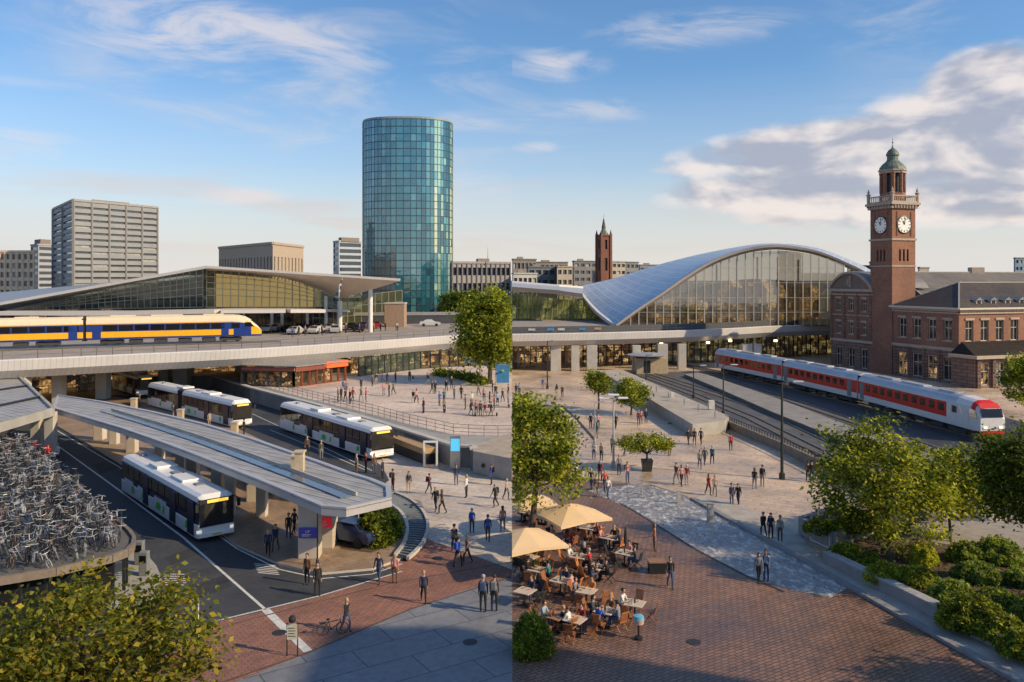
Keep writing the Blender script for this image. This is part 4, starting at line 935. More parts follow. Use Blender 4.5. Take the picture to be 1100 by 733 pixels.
for px in (606, 655, 716, 768, 800, 852):
    p = W(px, 396); mb = MB(); mb.tube((p.x, 165 if px < 790 else 170, 4.3), (p.x, 165 if px < 790 else 170, 4.7), .35, n=10); mb.build('pendant_lamp', M('lamp_warm', (1, .8, .5), .5, emit=4, ecol=(1, .72, .38)), cw)
tk = thing('ticket_kiosk', 'beige kiosk with a broad flat roof disc below the deck', 'kiosk', W(693, 402)); p = W(697, 402)
mb = MB(); mb.box(p.x - 2.2, p.x + 3.4, p.y, p.y + 3, 0, 2.8); mb.build('booth', M('booth', (.50, .38, .24), .7), tk, bev=.05); mb = MB(); mb.lathe([(3.2, 0), (3.6, .18), (2.6, .42), (.6, .6)], 24, (p.x - .3, p.y + 1, 3.2)); mb.build('roof', M('disc', (.42, .42, .44), .4, .4), tk)
mb = MB(); mb.box(p.x - .9, p.x + .3, p.y - .03, p.y + .02, .2, 2.4); mb.build('door', dark, tk)
mb = MB(); mb.tube((p.x - .3, p.y + 1, 2.8), (p.x - .3, p.y + 1, 3.25), .3); mb.build('roof_post', steel, tk)

# ---------------------------------------------------------------- old brick station building
O = Vector((72, 135, 0)); U = Vector((.949, .315, 0)).normalized(); V = Vector((-U.y, U.x, 0))
def P(u, v, z=0): return O + U * u + V * v + Vector((0, 0, z))
brick = paving('old_brick', (.33, .145, .09), (.26, .115, .075), (.26, .17, .12), .5, .16, vert=True, ms=.022, patch=.3, rough=.85, bump=.2)
rust = paving('banded_stone', (.30, .19, .15), (.22, .145, .115), (.09, .07, .06), 1.4, .55, vert=True, ms=.05, patch=.3, rough=.85)
stone = M('sandstone', (.42, .34, .27), .8, var=.15, scale=1.5, bump=.2); slate = paving('slate', (.105, .078, .066), (.075, .06, .053), (.03, .027, .026), .5, .3, vert=True, ms=.03, patch=.3, rough=.7); slate_l = paving('pale_slate', (.20, .175, .155), (.17, .15, .135), (.11, .10, .09), .9, .4, vert=True, ms=.03, patch=.25, rough=.7)
old_glass = glass('old_glass', (.30, .30, .28), .25, .05, dark=(.035, .035, .04), base=.4); lit_win = lit_interior('lit_window', (.05, .04, .03), (.50, .26, .09), (.90, .60, .26), .55, 1.2, 1.2)
cream = M('cream_frame', (.58, .52, .42), .6, var=.08)
ob = thing('brick_station', 'old red brick station wing with slate roof and tall cream-framed windows', 'building', O)
def bays(root, p0, du, wd, n, rows, margin=.0, ww=.5, glassm=None, lintel=True, litp=0):
    """returns openings for n bays and builds their windows; rows = [(z0, z1)]"""
    ops = []
    for (a, b) in rows:
        for k in range(n):
            c = margin + (wd - 2 * margin) * (k + .5) / n; h = (wd - 2 * margin) / n * ww / 2; ops.append((c - h, c + h, a, b))
    d3 = Vector((du.x, du.y, 0)); outw = Vector((du.y, -du.x, 0))
    for o in ops:
        lw_ = litp and random.random() < litp
        pane_at(p0, du, o, .32, lit_win if lw_ else old_glass, root, 'window', cream, 1, 1, .12)
        a = p0 + d3 * (o[0] - .12) + outw * .06; b = p0 + d3 * (o[1] + .12) + outw * .06
        if lintel:
            mb = MB(); mb.bar(a + Vector((0, 0, o[3] + .2)), b + Vector((0, 0, o[3] + .2)), .18, .34); mb.build('lintel', stone, root)
            mb = MB(); mb.bar(a + Vector((0, 0, o[2] - .09)), b + Vector((0, 0, o[2] - .09)), .22, .16); mb.build('sill', stone, root)
    return ops
def facade(root, p0, du, wd, zsplit, z1, n, up, lo, litp=0, ww=.52, wwl=.66):
    o2 = bays(root, p0, du, wd, n, up, .6, ww); o1 = bays(root, p0, du, wd, n, lo, .6, wwl, lintel=False, litp=litp) if lo else []
    mb = MB(); wall_open(mb, p0, du, wd, zsplit, z1, o2, .34); mb.build('wall', brick, root)
    if zsplit > .1: mb = MB(); wall_open(mb, p0, du, wd, 0, zsplit, o1, .34); mb.build('base_wall', rust, root)
    ow = Vector((du.y, -du.x, 0)) * .1; d3 = Vector((du.x, du.y, 0))
    for z, h, dp, m_ in ((zsplit + .15, .5, .3, stone), (z1 - .25, .45, .5, stone), (z1 - .75, .22, .3, stone)):
        mb = MB(); mb.bar(p0 + ow + Vector((0, 0, z)), p0 + d3 * wd + ow + Vector((0, 0, z)), dp, h); mb.build('cornice', m_, root)
    mb = MB()
    for k in range(int(wd / .6)): q = p0 + d3 * (k * .6 + .3) + ow * 1.4; mb.box(q.x - .1, q.x + .1, q.y - .1, q.y + .1, z1 - .68, z1 - .46)
    mb.build('dentils', stone, root)
    for k in range(n + 1):
        q = p0 + d3 * (.6 + (wd - 1.2) * k / n) + ow * .6; mb = MB(); mb.bar(q, q + Vector((0, 0, zsplit)), .55, .5); mb.build('pilaster', rust, root)
ZE = 12.2
facade(ob, P(0, 14.2), (P(0, 0) - P(0, 14.2)).normalized(), 14.2, 5.4, ZE, 4, [(6.9, 10.3)], [(.4, 4.3)], litp=.4)
facade(ob, P(0, 0), U, 46, 6.2, ZE, 14, [(6.9, 10.3)], None)
mb = MB(); wall_open(mb, P(0, 0), U, 46, 0, 6.2, [], .3); mb.build('base_wall', rust, ob)
def roof_hip(root, u0, u1, v0, v1, z0, h, ov, mat, inset, ridgem=stone):
    mb = MB(); vm = (v0 + v1) / 2; c = [P(u0 - ov, v0 - ov, z0), P(u1 + ov, v0 - ov, z0), P(u1 + ov, v1 + ov, z0), P(u0 - ov, v1 + ov, z0)]; r0, r1 = P(u0 + inset, vm, z0 + h), P(u1 - inset, vm, z0 + h)
    mb.add(c + [r0, r1], [(0, 1, 5, 4), (1, 2, 5), (2, 3, 4, 5), (3, 0, 4), (3, 2, 1, 0)]); r = mb.build('roof', mat, root)
    m2 = MB(); m2.bar(c[0] + Vector((0, 0, .05)), r0 + Vector((0, 0, .05)), .22, .12); m2.bar(r0 + Vector((0, 0, .05)), r1 + Vector((0, 0, .05)), .25, .15); m2.bar(c[3] + Vector((0, 0, .05)), r0 + Vector((0, 0, .05)), .22, .12); m2.build('ridge_cap', M('lead', (.36, .35, .33), .6, var=.1), r); return r
roof_hip(ob, 0, 46, 0, 14.2, ZE, 4.2, .5, slate, 7.5)
mb = MB()
for a, b in ((P(-.55, 14.5, ZE), P(-.55, -.55, ZE)), (P(-.55, -.55, ZE), P(46, -.55, ZE))): mb.bar(a, b, .3, .3)
mb.build('gutter', cream, ob)
for k in range(7):
    u = 5.2 + k * 3.1; dn_ = MB(); b = P(u, .9, ZE + .55)
    dn_.add([b - U * .55, b + U * .55, b + U * .55 + Vector((0, 0, .8)), b - U * .55 + Vector((0, 0, .8)), b - U * .55 + V * 1.8 + Vector((0, 0, .8)), b + U * .55 + V * 1.8 + Vector((0, 0, .8))], [(0, 1, 2, 3), (0, 3, 4), (1, 5, 2)])
    dd = dn_.build('dormer', cream, ob); m2 = MB(); m2.add([b - U * .8 - V * .15 + Vector((0, 0, .78)), b + Vector((0, 0, 1.25)) - V * .15, b + U * .8 - V * .15 + Vector((0, 0, .78)), b - U * .8 + V * 2 + Vector((0, 0, .9)), b + V * 2.6 + Vector((0, 0, 1.3)), b + U * .8 + V * 2 + Vector((0, 0, .9))], [(0, 1, 4, 3), (1, 2, 5, 4), (0, 2, 1)]); m2.build('dormer_roof', M('lead_blue', (.20, .23, .27), .5, .2), dd)
    m3 = MB(); m3.poly([b - U * .4 - V * .03 + Vector((0, 0, .12)), b + U * .4 - V * .03 + Vector((0, 0, .12)), b + U * .4 - V * .03 + Vector((0, 0, .72)), b - U * .4 - V * .03 + Vector((0, 0, .72))]); m3.build('pane', old_glass, dd)
# annex in front of the sunlit face
an = [P(-1.6, -4.6), P(30, -4.6)]; facade_ops = bays(ob, an[0], U, 31.6, 10, [(.4, 3.9)], .5, .62, lintel=False, litp=.25)
mb = MB(); wall_open(mb, an[0], U, 31.6, 0, 5.0, facade_ops, .34); wall_open(mb, P(-1.6, 0), -V, 4.6, 0, 5.0, [], .3); mb.build('annex_wall', rust, ob)
mb = MB(); c = [P(-2.1, -5.2, 5.0), P(31, -5.2, 5.0), P(31, -.1, 6.9), P(.5, -.1, 6.9), P(-2.1, -.1, 5.0)]; mb.add(c, [(0, 1, 2, 3), (0, 3, 4), (4, 3, 2, 1, 0)]); mb.build('annex_roof', slate, ob)
mb = MB(); mb.bar(P(-2.2, -5.25, 4.85), P(31, -5.25, 4.85), .5, .5); mb.bar(P(-2.15, -5.2, 4.85), P(-2.15, -.1, 4.85), .4, .5); mb.build('annex_cornice', stone, ob)
for k in range(11): q = P(-1.6 + .5 + 30.6 * k / 10, -4.75); mb = MB(); mb.bar(q, q + Vector((0, 0, 4.6)), .6, .5); mb.build('pilaster', rust, ob)
# gable pavilion
gp = thing('gable_pavilion', 'three-storey dark brick pavilion with a rounded stone gable left of the clock tower', 'building', P(0, 30))
W0 = 11.2; z1 = 15.0; p0 = P(0, 30.4); du = (P(0, 0) - P(0, 1)).normalized()
ou = bays(gp, p0, du, W0, 3, [(6.6, 8.9), (11.0, 13.3)], .5, .36); ol = bays(gp, p0, du, W0, 3, [(.4, 4.0)], .5, .5, lintel=False)
mb = MB(); wall_open(mb, p0, du, W0, 5.2, z1, ou, .34); wall_open(mb, P(0, 19.2), U, 6, 5.2, z1, [], .3); mb.build('wall', brick, gp); mb = MB(); wall_open(mb, p0, du, W0, 0, 5.2, ol, .34); wall_open(mb, P(0, 19.2), U, 6, 0, 5.2, [], .3); mb.build('base_wall', rust, gp)
for z, h, dp in ((5.35, .5, .4), (z1 - .1, .5, .6), (14.1, .25, .35), (10.2, .2, .25)): mb = MB(); mb.bar(p0 - U * .1 + Vector((0, 0, z)), P(-.1, 19.0, z), dp, h); mb.build('cornice', stone, gp)
for k in range(4): q = P(-.12, 30.1 - (W0 - .6) * k / 3 , 5.6); mb = MB(); mb.bar(q, q + Vector((0, 0, 8.6)), .5, .4); mb.build('pilaster', rust, gp)
arc = [P(-.1, 30.6 - W0 * 1.03 * i / 14, z1 + .15 + 3.1 * math.sin(math.pi * i / 14) ** .75) for i in range(15)]
mb = MB(); mb.poly([a for a in arc][::-1]); mb.build('gable', M('gable_brown', (.21, .15, .12), .85, var=.2, scale=1), gp)
mb = MB()
for i in range(14): mb.bar(arc[i] - U * .2, arc[i + 1] - U * .2, .5, .4)
mb.build('gable_moulding', stone, gp)
mb = MB(); mb.add([p for a in arc for p in (a - U * .3 + Vector((0, 0, .2)), a + U * 13 + Vector((0, 0, .2)))], [(2 * i + 1, 2 * i, 2 * i + 2, 2 * i + 3) for i in range(14)]); mb.build('roof', M('lead_roof', (.20, .19, .185), .5, .2, var=.15), gp)
mb = MB(); cc = P(-.25, 24.8, z1 + 1.4); mb.lathe([(.75, -.08), (.75, .08)], 16, cc, axis='y'); mb.bar(cc + Vector((0, 0, -1)), cc + Vector((0, 0, 1.2)), .4, .3); mb.build('crest', stone, gp)
mb = MB(); mb.prism([(P(.4, 19.5)).xy, P(14, 19.5).xy, P(14, 30).xy, P(.4, 30).xy], 0, 14.9); mb.build('core', under, gp)
# tall rear roof
rr2 = thing('rear_roof', 'long pale slate train-shed roof behind the brick wing', 'building', P(8, 28)); roof_hip(rr2, 9, 70, 16, 40, 13.5, 4.9, 0, slate_l, 4)
mb = MB(); mb.prism([P(9, 16).xy, P(70, 16).xy, P(70, 40).xy, P(9, 40).xy], 0, 13.5); mb.build('wall', brick, rr2)
for u in (16, 34): mb = MB(); q = P(u, 28); mb.box(q.x - 1.3, q.x + 1.3, q.y - .8, q.y + .8, 18.0, 19.4); mb.build('chimney', stone, rr2)
# clock tower
ct = thing('clock_tower', 'tall red brick clock tower with white dials and a green copper lantern', 'tower', P(0, 14.3))
u0, u1, v0, v1 = -.15, 5.0, 14.25, 19.6; ZC = 29.6
tslit = [(uc - .22, uc + .22, 20.2, 22.3) for uc in (1.75, 2.6, 3.45)]
faces = [(P(u0, v1), -V, v1 - v0), (P(u0, v0), U, u1 - u0), (P(u1, v0), V, v1 - v0), (P(u1, v1), -U, u1 - u0)]
mb = MB()
for p_, d_, wd in faces: wall_open(mb, p_, d_, wd, 0, ZC, tslit, .3)
mb.build('shaft', brick, ct)
for p_, d_, wd in faces[:3]:
    for o in tslit: pane_at(p_, d_, o, .3, dark, ct, 'slit_window')
def ring(z, ov, h, mat, name, parent=None):
    mb = MB(); mb.prism([P(u0 - ov, v0 - ov).xy, P(u1 + ov, v0 - ov).xy, P(u1 + ov, v1 + ov).xy, P(u0 - ov, v1 + ov).xy], z, z + h); return mb.build(name, mat, ct)
ring(23.9, .2, .35, stone, 'string_course'); ring(19.2, .12, .25, stone, 'string_course'); ring(29.6, .35, .4, stone, 'cornice'); ring(30.25, .65, .45, stone, 'cornice'); ring(30.0, .45, .25, M('brick_dk', (.15, .08, .06), .9), 'corbel_band')
for p_, d_, wd in faces[:3]:
    ow = Vector((d_.y, -d_.x, 0)); 
    mb = MB()
    for k in range(8): q = p_ + d_ * (wd * (k + .5) / 8) + ow * .42; mb.box(q.x - .13, q.x + .13, q.y - .13, q.y + .13, 29.72, 30.24)
    mb.build('brackets', stone, ct)
    c = p_ + d_ * wd / 2 + ow * .05 + Vector((0, 0, 26.7)); ang_ = math.atan2(d_.y, d_.x)
    T_ = Matrix.Translation(c) @ Matrix.Rotation(ang_, 4, 'Z')
    mb = MB(T_); mb.lathe([(1.62, .02), (1.62, -.10), (1.46, -.14), (1.44, 0.0)], 32, axis='y'); dial = mb.build('clock_rim', dark, ct)
    mb = MB(T_); mb.lathe([(1.46, 0.0), (1.46, -.09)], 32, axis='y'); mb.build('clock_face', M('dial_white', (.78, .76, .70), .4, var=.03, emit=.05), ct)
    mb = MB(T_)
    for k in range(12):
        t = math.pi / 6 * k; s, c_ = math.sin(t), math.cos(t); mb.bar((s * 1.02, -.115, c_ * 1.02), (s * 1.34, -.115, c_ * 1.34), .03, .12)
    mb.build('hour_marks', black, ct)
    for ln, t, w_ in ((.78, R(-28), .16), (1.2, R(10), .11)):
        mb = MB(T_); mb.bar((0, -.14, 0), (math.sin(t) * ln, -.14, math.cos(t) * ln), .03, w_); mb.build('clock_hand', black, ct)
    mb = MB(); 
    for s_ in (-.5, .5): mb.bar(c + d_ * s_ * 3.1 + Vector((0, 0, -2.0)), c + d_ * s_ * 3.1 + Vector((0, 0, 2.3)), .16, .22)
    mb.build('dial_surround', brick, ct)
    # balustrade
    q0, q1 = p_ - d_ * .2 + ow * .25 + Vector((0, 0, 30.7)), p_ + d_ * (wd + .2) + ow * .25 + Vector((0, 0, 30.7))
    bs = MB(); bs.bar(q0 + Vector((0, 0, 1.15)), q1 + Vector((0, 0, 1.15)), .3, .2); bs.bar(q0 + Vector((0, 0, .12)), q1 + Vector((0, 0, .12)), .3, .22)
    for k in range(12): q = q0.lerp(q1, (k + .5) / 12); bs.bar(q + Vector((0, 0, .2)), q + Vector((0, 0, 1.1)), .14, .14)
    bs.build('balustrade', stone, ct)
    mb = MB(); mb.lathe([(.3, 0), (.3, 1.5), (.42, 1.55), (.42, 1.7), (.15, 1.85), (.24, 2.15), (.1, 2.4), (.02, 2.75)], 10, q0); mb.build('corner_urn', stone, ct)
lc_ = P((u0 + u1) / 2, (v0 + v1) / 2); OC = lambda r, n=8, ph=math.pi / 8: [(lc_.x + r * math.cos(ph + 2 * math.pi * k / n), lc_.y + r * math.sin(ph + 2 * math.pi * k / n)) for k in range(n)]
mb = MB(); mb.prism(OC(2.15), 30.7, 32.6); mb.build('lantern_base', brick, ct)
for k in range(8):
    a = OC(1.85)[k]; mb = MB(); mb.lathe([(.38, 0), (.38, 3.3), (.46, 3.35), (.46, 3.6)], 8, (a[0], a[1], 32.6)); mb.build('lantern_pier', brick, ct)
mb = MB(); mb.prism(OC(1.25), 32.6, 36.0); mb.build('lantern_core', M('dark_core', (.05, .06, .07), .5), ct)
mb = MB(); mb.prism(OC(2.25), 36.1, 36.5); mb.prism(OC(2.45), 36.5, 36.75); mb.build('lantern_cornice', stone, ct)
copper = M('copper', (.14, .175, .14), .6, .2, var=.3, scale=1.5); mb = MB(); mb.smooth = False
mb.lathe([(2.3, 36.75), (2.2, 37.2), (1.75, 37.8), (1.15, 38.3), (.95, 38.6), (.95, 39.3), (1.12, 39.35), (1.12, 39.55), (1.0, 39.9), (.65, 40.4), (.2, 40.75), (.1, 41.1), (.06, 41.3)], 16, (lc_.x, lc_.y, 0)); mb.build('dome', copper, ct)
mb = MB(); mb.lathe([(.04, 41.2), (.04, 41.6), (.16, 41.75), (.04, 41.9), (.03, 42.6)], 8, (lc_.x, lc_.y, 0)); mb.build('finial', dark, ct)
# small red brick church-like tower far left
rt_ = thing('spire_tower', 'slender red brick tower with a green pointed spire on the skyline', 'tower', XY(648, 300) + (0,)); cx, cy = XY(648.5, 300)
TT = Matrix.Translation((cx, cy, 0)) @ Matrix.Rotation(R(22), 4, 'Z'); rb_ = M('spire_brick', (.20, .085, .06), .9, var=.2, scale=.5)
mb = MB(TT); wz = 1.85; ops = [(1.3, 2.4, 20, 24.5), (1.4, 2.3, 27.6, 31)]
for (p_, d_) in (((-wz, -wz), (1, 0)), ((wz, -wz), (0, 1)), ((wz, wz), (-1, 0)), ((-wz, wz), (0, -1))): wall_open(mb, p_, d_, 2 * wz, 8, 32.4, ops, .4)
mb.build('shaft', rb_, rt_)
for s1 in (-1, 1):
    for s2 in (-1, 1):
        mb = MB(TT); mb.box(s1 * wz - .4, s1 * wz + .4, s2 * wz - .4, s2 * wz + .4, 8, 33.0); mb.lathe([(.5, 33.0), (.05, 34.6)], 6, (s1 * wz, s2 * wz, 0)); mb.build('corner_turret', rb_, rt_)
mb = MB(TT); mb.box(-wz - .3, wz + .3, -wz - .3, wz + .3, 32.4, 32.9); mb.build('cornice', rb_, rt_); mb = MB(TT); mb.lathe([(1.7, 32.9), (1.2, 34.0), (.75, 34.8), (.75, 35.4)], 8); mb.build('spire_base', copper, rt_); mb = MB(TT); mb.lathe([(.8, 35.4), (.22, 38.4), (.06, 38.8), (.04, 40.2)], 8); mb.build('spire', M('spire_dark', (.12, .09, .08), .7), rt_)
mb = MB(TT); mb.box(-1.4, 1.4, -1.4, 1.4, 8, 32.3); mb.build('core', under, rt_)
# skyline on the right
sk = [(550, 576, 291, 279, 330, (.25, .22, .20), 'low brown roofs clustered at the seam of the skyline', 3, 6), (551, 577, 303, 294.5, 270, (.52, .50, .47), 'white flat-roofed low block in front of the brown roofs', 2, 5), (566, 597, 303, 287.5, 300, (.17, .20, .23), 'dark blue-grey office slab with ribbon windows', 4, 4), (597, 615, 303, 287, 296, (.42, .36, .29), 'beige concrete office end wall beside the dark slab', 4, 3), (574, 610, 290, 282, 420, (.30, .25, .22), 'brown apartment terrace peeping over the dark slab', 3, 7), (615, 641, 305, 281, 360, (.24, .23, .23), 'dark grey block directly left of the spire tower', 6, 4), (656, 672, 305, 281.5, 360, (.44, .38, .31), 'sandy block directly right of the spire tower', 6, 3), (671, 686, 300, 282, 400, (.24, .24, .25), 'grey narrow block beyond the sandy one', 5, 3), (686, 712, 300, 285, 460, (.30, .29, .28), 'low pale block just above the grid shell ridge', 3, 5), (910, 934, 300, 286, 330, (.36, .33, .30), 'small roof block behind the right foot of the arch', 2, 4), (934, 942, 296, 282, 330, (.30, .28, .27), 'stair hut behind the clock tower', 1, 1), (1089, 1103, 300, 277.5, 420, (.16, .24, .33), 'blue glass block at the far right edge', 6, 3), (986, 998, 296, 288, 300, (.30, .27, .24), 'stubby chimney hut beside the clock tower', 1, 1)]
for (xa, xb, yb, yt, Y_, c_, lab, rows_, nb) in sk:
    A__, B__, C__ = XY(xa, Y_ + 14), XY(xa + 1.5, Y_), XY(xb, Y_ + 4)
    if xa < 552: A__ = (.1, Y_ + 14); B__ = (.4, Y_)
    office(lab, 'skyline_block', A__, B__, C__, EYE + (HOR - yt) / F * Y_, M('sky_%d' % int(xa), sc(c_, .85), .8, var=.15, scale=.3), rows_ + 2, 0, nb, wh=.45, wwid=.7, cat='building', parapet=.4, roofbits=[(.1, .2, .5, .25, 1.3)] if nb > 3 else ())

dp = thing('deck_parapet', 'dark parapet with small posters along the curved deck before the arched hall', 'wall', (1, 154, ZD)); mb = MB()
for i in range(len(vrs) - 1):
    a, b = vrs[i], vrs[i + 1]; mb.bar((a.x + (.05 if i == 0 else 0), a.y + 3.2, ZD + .6), (b.x, b.y + 3.2, ZD + .6), .3, 1.2)
mb.build('wall', M('parapet_dark', (.06, .065, .075), .6), dp)
for k, (x, c_) in enumerate([(6.5, (.05, .30, .65)), (8.5, (.55, .55, .52)), (12.5, (.05, .25, .6)), (15.5, (.5, .3, .2)), (3, (.5, .5, .5))]):
    y = next(a.y + (b.y - a.y) * (x - a.x) / (b.x - a.x) for a, b in zip(vrs, vrs[1:]) if a.x <= x <= b.x) + 3.02; mb = MB(); mb.box(x, x + 1.3, y - .03, y, ZD + .5, ZD + .9); mb.build('poster', M('poster_%d' % k, c_, .5), dp)
# ---------------------------------------------------------------- canopies
seam = bpy.data.materials.new('standing_seam'); nt, nn, L, out = nodes(seam)
b = N(nt, 'BsdfPrincipled', Roughness=.55, Metallic=.15); v = posn(nt, rz=R(-52)); wv = N(nt, 'TexWave', Scale=.42, wave_type='BANDS', bands_direction='X'); L.new(v, wv.inputs['Vector'])
n = N(nt, 'TexNoise', Scale=.7, Detail=5.0); L.new(posn(nt), n.inputs['Vector'])
c = mixc(nt, 'MULTIPLY', 1.0, ramp(nt, wv.outputs['Fac'], [(.0, (.40, .385, .37)), (.86, (.50, .475, .45)), (.94, (.22, .21, .20))]), ramp(nt, n.outputs['Fac'], [(.3, (.75, .74, .72)), (.7, (1.05, 1.05, 1.05))]))
L.new(c, b.inputs['Base Color']); bp = N(nt, 'Bump', Strength=.6, Distance=.06); L.new(wv.outputs['Fac'], bp.inputs['Height']); L.new(bp.outputs[0], b.inputs['Normal']); L.new(b.outputs[0], out.inputs[0])
CZ = 4.2
cp = thing('platform_canopy', 'long curved bus platform canopy with ribbed pale metal roof', 'canopy', W(338, 600))
fr = [(56, 439), (90, 449), (130, 461), (170, 475), (205, 488), (245, 504), (285, 520), (325, 537), (345, 545.5), (372, 547.5), (421, 536.5), (420, 524), (400, 515.5), (375, 508), (345, 497), (310, 485), (270, 471), (220, 456), (165, 443), (110, 432), (62, 425)]
pw_ = [W(p[0], p[1], CZ) for p in fr]
mb = MB(); mb.prism([p.xy for p in pw_], CZ - .06, CZ); mb.build('roof', seam, cp)
def inset(pts, d):
    c = sum((Vector(p) for p in pts), Vector((0, 0))) / len(pts); o = []
    for i in range(len(pts)):
        a, b_, c_ = Vector(pts[i - 1]), Vector(pts[i]), Vector(pts[(i + 1) % len(pts)]); n1 = (b_ - a).normalized(); n2 = (c_ - b_).normalized(); m = (Vector((-n1.y, n1.x)) + Vector((-n2.y, n2.x))).normalized(); o.append(b_ + m * d)
    return o
ar = sum(pw_[i].x * pw_[(i + 1) % len(pw_)].y - pw_[(i + 1) % len(pw_)].x * pw_[i].y for i in range(len(pw_))); sg = 1 if ar > 0 else -1
ins = inset([p.xy for p in pw_], sg * 1.5); n_ = len(pw_); mb = MB()
for i in range(n_):
    j = (i + 1) % n_; a, b_ = pw_[i], pw_[j]
    A0, B0 = Vector((*a.xy, CZ + .12)), Vector((*b_.xy, CZ + .12)); A1, B1 = Vector((*a.xy, CZ - .42)), Vector((*b_.xy, CZ - .42)); A2, B2 = Vector((*ins[i], CZ - .72)), Vector((*ins[j], CZ - .72))
    oi = inset([p.xy for p in pw_], sg * .35); A3, B3 = Vector((*oi[i], CZ + .12)), Vector((*oi[j], CZ + .12)); A4, B4 = Vector((*oi[i], CZ)), Vector((*oi[j], CZ))
    mb.poly([A1, B1, B0, A0]); mb.poly([A2, B2, B1, A1]); mb.poly([A0, B0, B3, A3]); mb.poly([A3, B3, B4, A4])
mb.build('fascia', M('canopy_fascia', (.50, .49, .50), .4, .3, var=.06), cp)
mb = MB(); mb.poly([(*p, CZ - .72) for p in ins]); mb.build('soffit', M('canopy_soffit', (.30, .24, .19), .7), cp)
ch = [W(p[0], p[1], CZ + .05) for p in [(112, 441.5), (160, 456), (210, 472.5), (260, 491), (310, 510), (352, 526), (372, 534)]]
mb = MB()
for i in range(6): mb.bar(ch[i], ch[i + 1], .75, .08)
mb.build('gutter_glass', M('gutter_blue', (.10, .15, .22), .15, .3, var=.2), cp)
mb = MB()
for i in range(6): mb.bar(ch[i] + Vector((.55, .35, .1)), ch[i + 1] + Vector((.55, .35, .1)), .1, .2)
mb.build('gutter_kerb', conc_l, cp)
for px, py in [(322, 506), (318, 501.5)]:
    p = W(px, py, CZ); h = 1.25 if px == 322 else .7; mb = MB(); mb.box(p.x - .28, p.x + .28, p.y - .28, p.y + .28, CZ, CZ + h); mb.box(p.x - .36, p.x + .36, p.y - .36, p.y + .36, CZ + h, CZ + h + .1); mb.build('roof_vent', M('vent_cream', (.56, .44, .30), .7), cp)
for px, py, w_, d_ in [(331, 601, 1.25, 1.0), (349, 590, 1.0, 1.5), (232, 545, .8, .8), (246, 556, .6, .6), (205, 523, .9, .9), (193, 515, .8, .8), (140, 487, .9, .9), (105, 473, 1.0, 1.0), (121, 478, .8, .8), (170, 502, .7, .7), (280, 556, .7, .7), (270, 540, .8, .8)]: column(cp, px, py, w_, d_, .12, CZ - .6, M('column_cream', (.55, .48, .40), .7, var=.08, scale=1))
def ad(px, py, w_, h_, z, mat, lab, txt, parent_label, cat='sign'):
    p = W(px, py, .14); r = thing('wall_poster', lab, cat, (p.x, p.y - .08, z)); mb = MB(); mb.box(p.x - w_ / 2, p.x + w_ / 2, p.y - .12, p.y - .04, z, z + h_); mb.build('panel', mat, r)
    text(txt, Vector((p.x, p.y - .135, z + h_ * .62)), h_ * .36, 0, white, r, name='lettering'); mb = MB()
    for k in range(2): mb.box(p.x - w_ * .32, p.x + w_ * (.1 + .1 * k), p.y - .13, p.y - .118, z + h_ * (.18 + .14 * k), z + h_ * (.24 + .14 * k))
    mb.build('small_print', white, r)
ad(331, 601, 1.1, .62, 1.45, M('ad_blue', (.03, .03, .20), .4, emit=.3), 'blue poster with white letters on the front canopy column', 'LIP', '')
ad(349, 590, .9, .6, 1.5, M('ad_red', (.55, .02, .04), .4, emit=.35), 'red poster with white letters on the second canopy column', 'TIE', '')
# platform under the canopy: glazed waiting rooms, back planting
for k, (px, py) in enumerate([(165, 492), (205, 508), (245, 526), (285, 540)]):
    p = W(px, py, .14); wr = thing('waiting_room', ['farthest lit glass waiting room under the long canopy', 'second lit glass waiting room from the far end of the canopy', 'third lit glass waiting room from the far end of the canopy', 'lit glass waiting room nearest the front canopy columns'][k], 'shelter', (p.x, p.y, .14), R(-48))
    T_ = Matrix.Translation((p.x + 2.0, p.y + 1.5, .14)) @ Matrix.Rotation(R(-48), 4, 'Z')
    mb = MB(T_); mb.box(-2.6, 2.6, -.02, .02, .1, 2.4); mb.build('glazing', shopglass, wr); mb = MB(T_)
    for x in np.linspace(-2.6, 2.6, 6): mb.box(x - .06, x + .06, -.08, .08, 0, 2.7)
    mb.box(-2.6, 2.6, -.07, .07, 2.45, 2.75); mb.box(-2.6, 2.6, -.07, .07, .0, .2); mb.build('frame', dark, wr); mb = MB(T_); mb.box(-2.6, 2.6, 1.3, 1.35, 0, 2.6); mb.build('inner_wall', inner, wr)
# left small canopy
lc = thing('left_canopy', 'slatted pale roof canopy on two columns at the left edge', 'canopy', W(52, 480)); Z4 = 4.6
q = [W(p[0], p[1], Z4) for p in [(-60, 413), (20, 405), (57, 440), (-60, 474)]]
mb = MB(); mb.prism([p.xy for p in q], Z4 - .06, Z4); mb.build('roof', seam, lc)
mb = MB(); mb.bar(q[1] - Vector((0, 0, .15)), q[2] - Vector((0, 0, .15)), .3, .7); mb.bar(q[2] - Vector((0, 0, .2)), q[3] - Vector((0, 0, .2)), .3, .8); mb.build('fascia', concrete, lc)
for t in (.35, .7): mb = MB(); mb.bar(q[0].lerp(q[3], t) + Vector((0, 0, .1)), q[1].lerp(q[2], t) + Vector((0, 0, .1)), .35, .2); mb.build('roof_beam', dark, lc)
for px, py in [(37, 487), (52, 492)]: column(lc, px, py, .9, .8, 0, Z4 - .3)
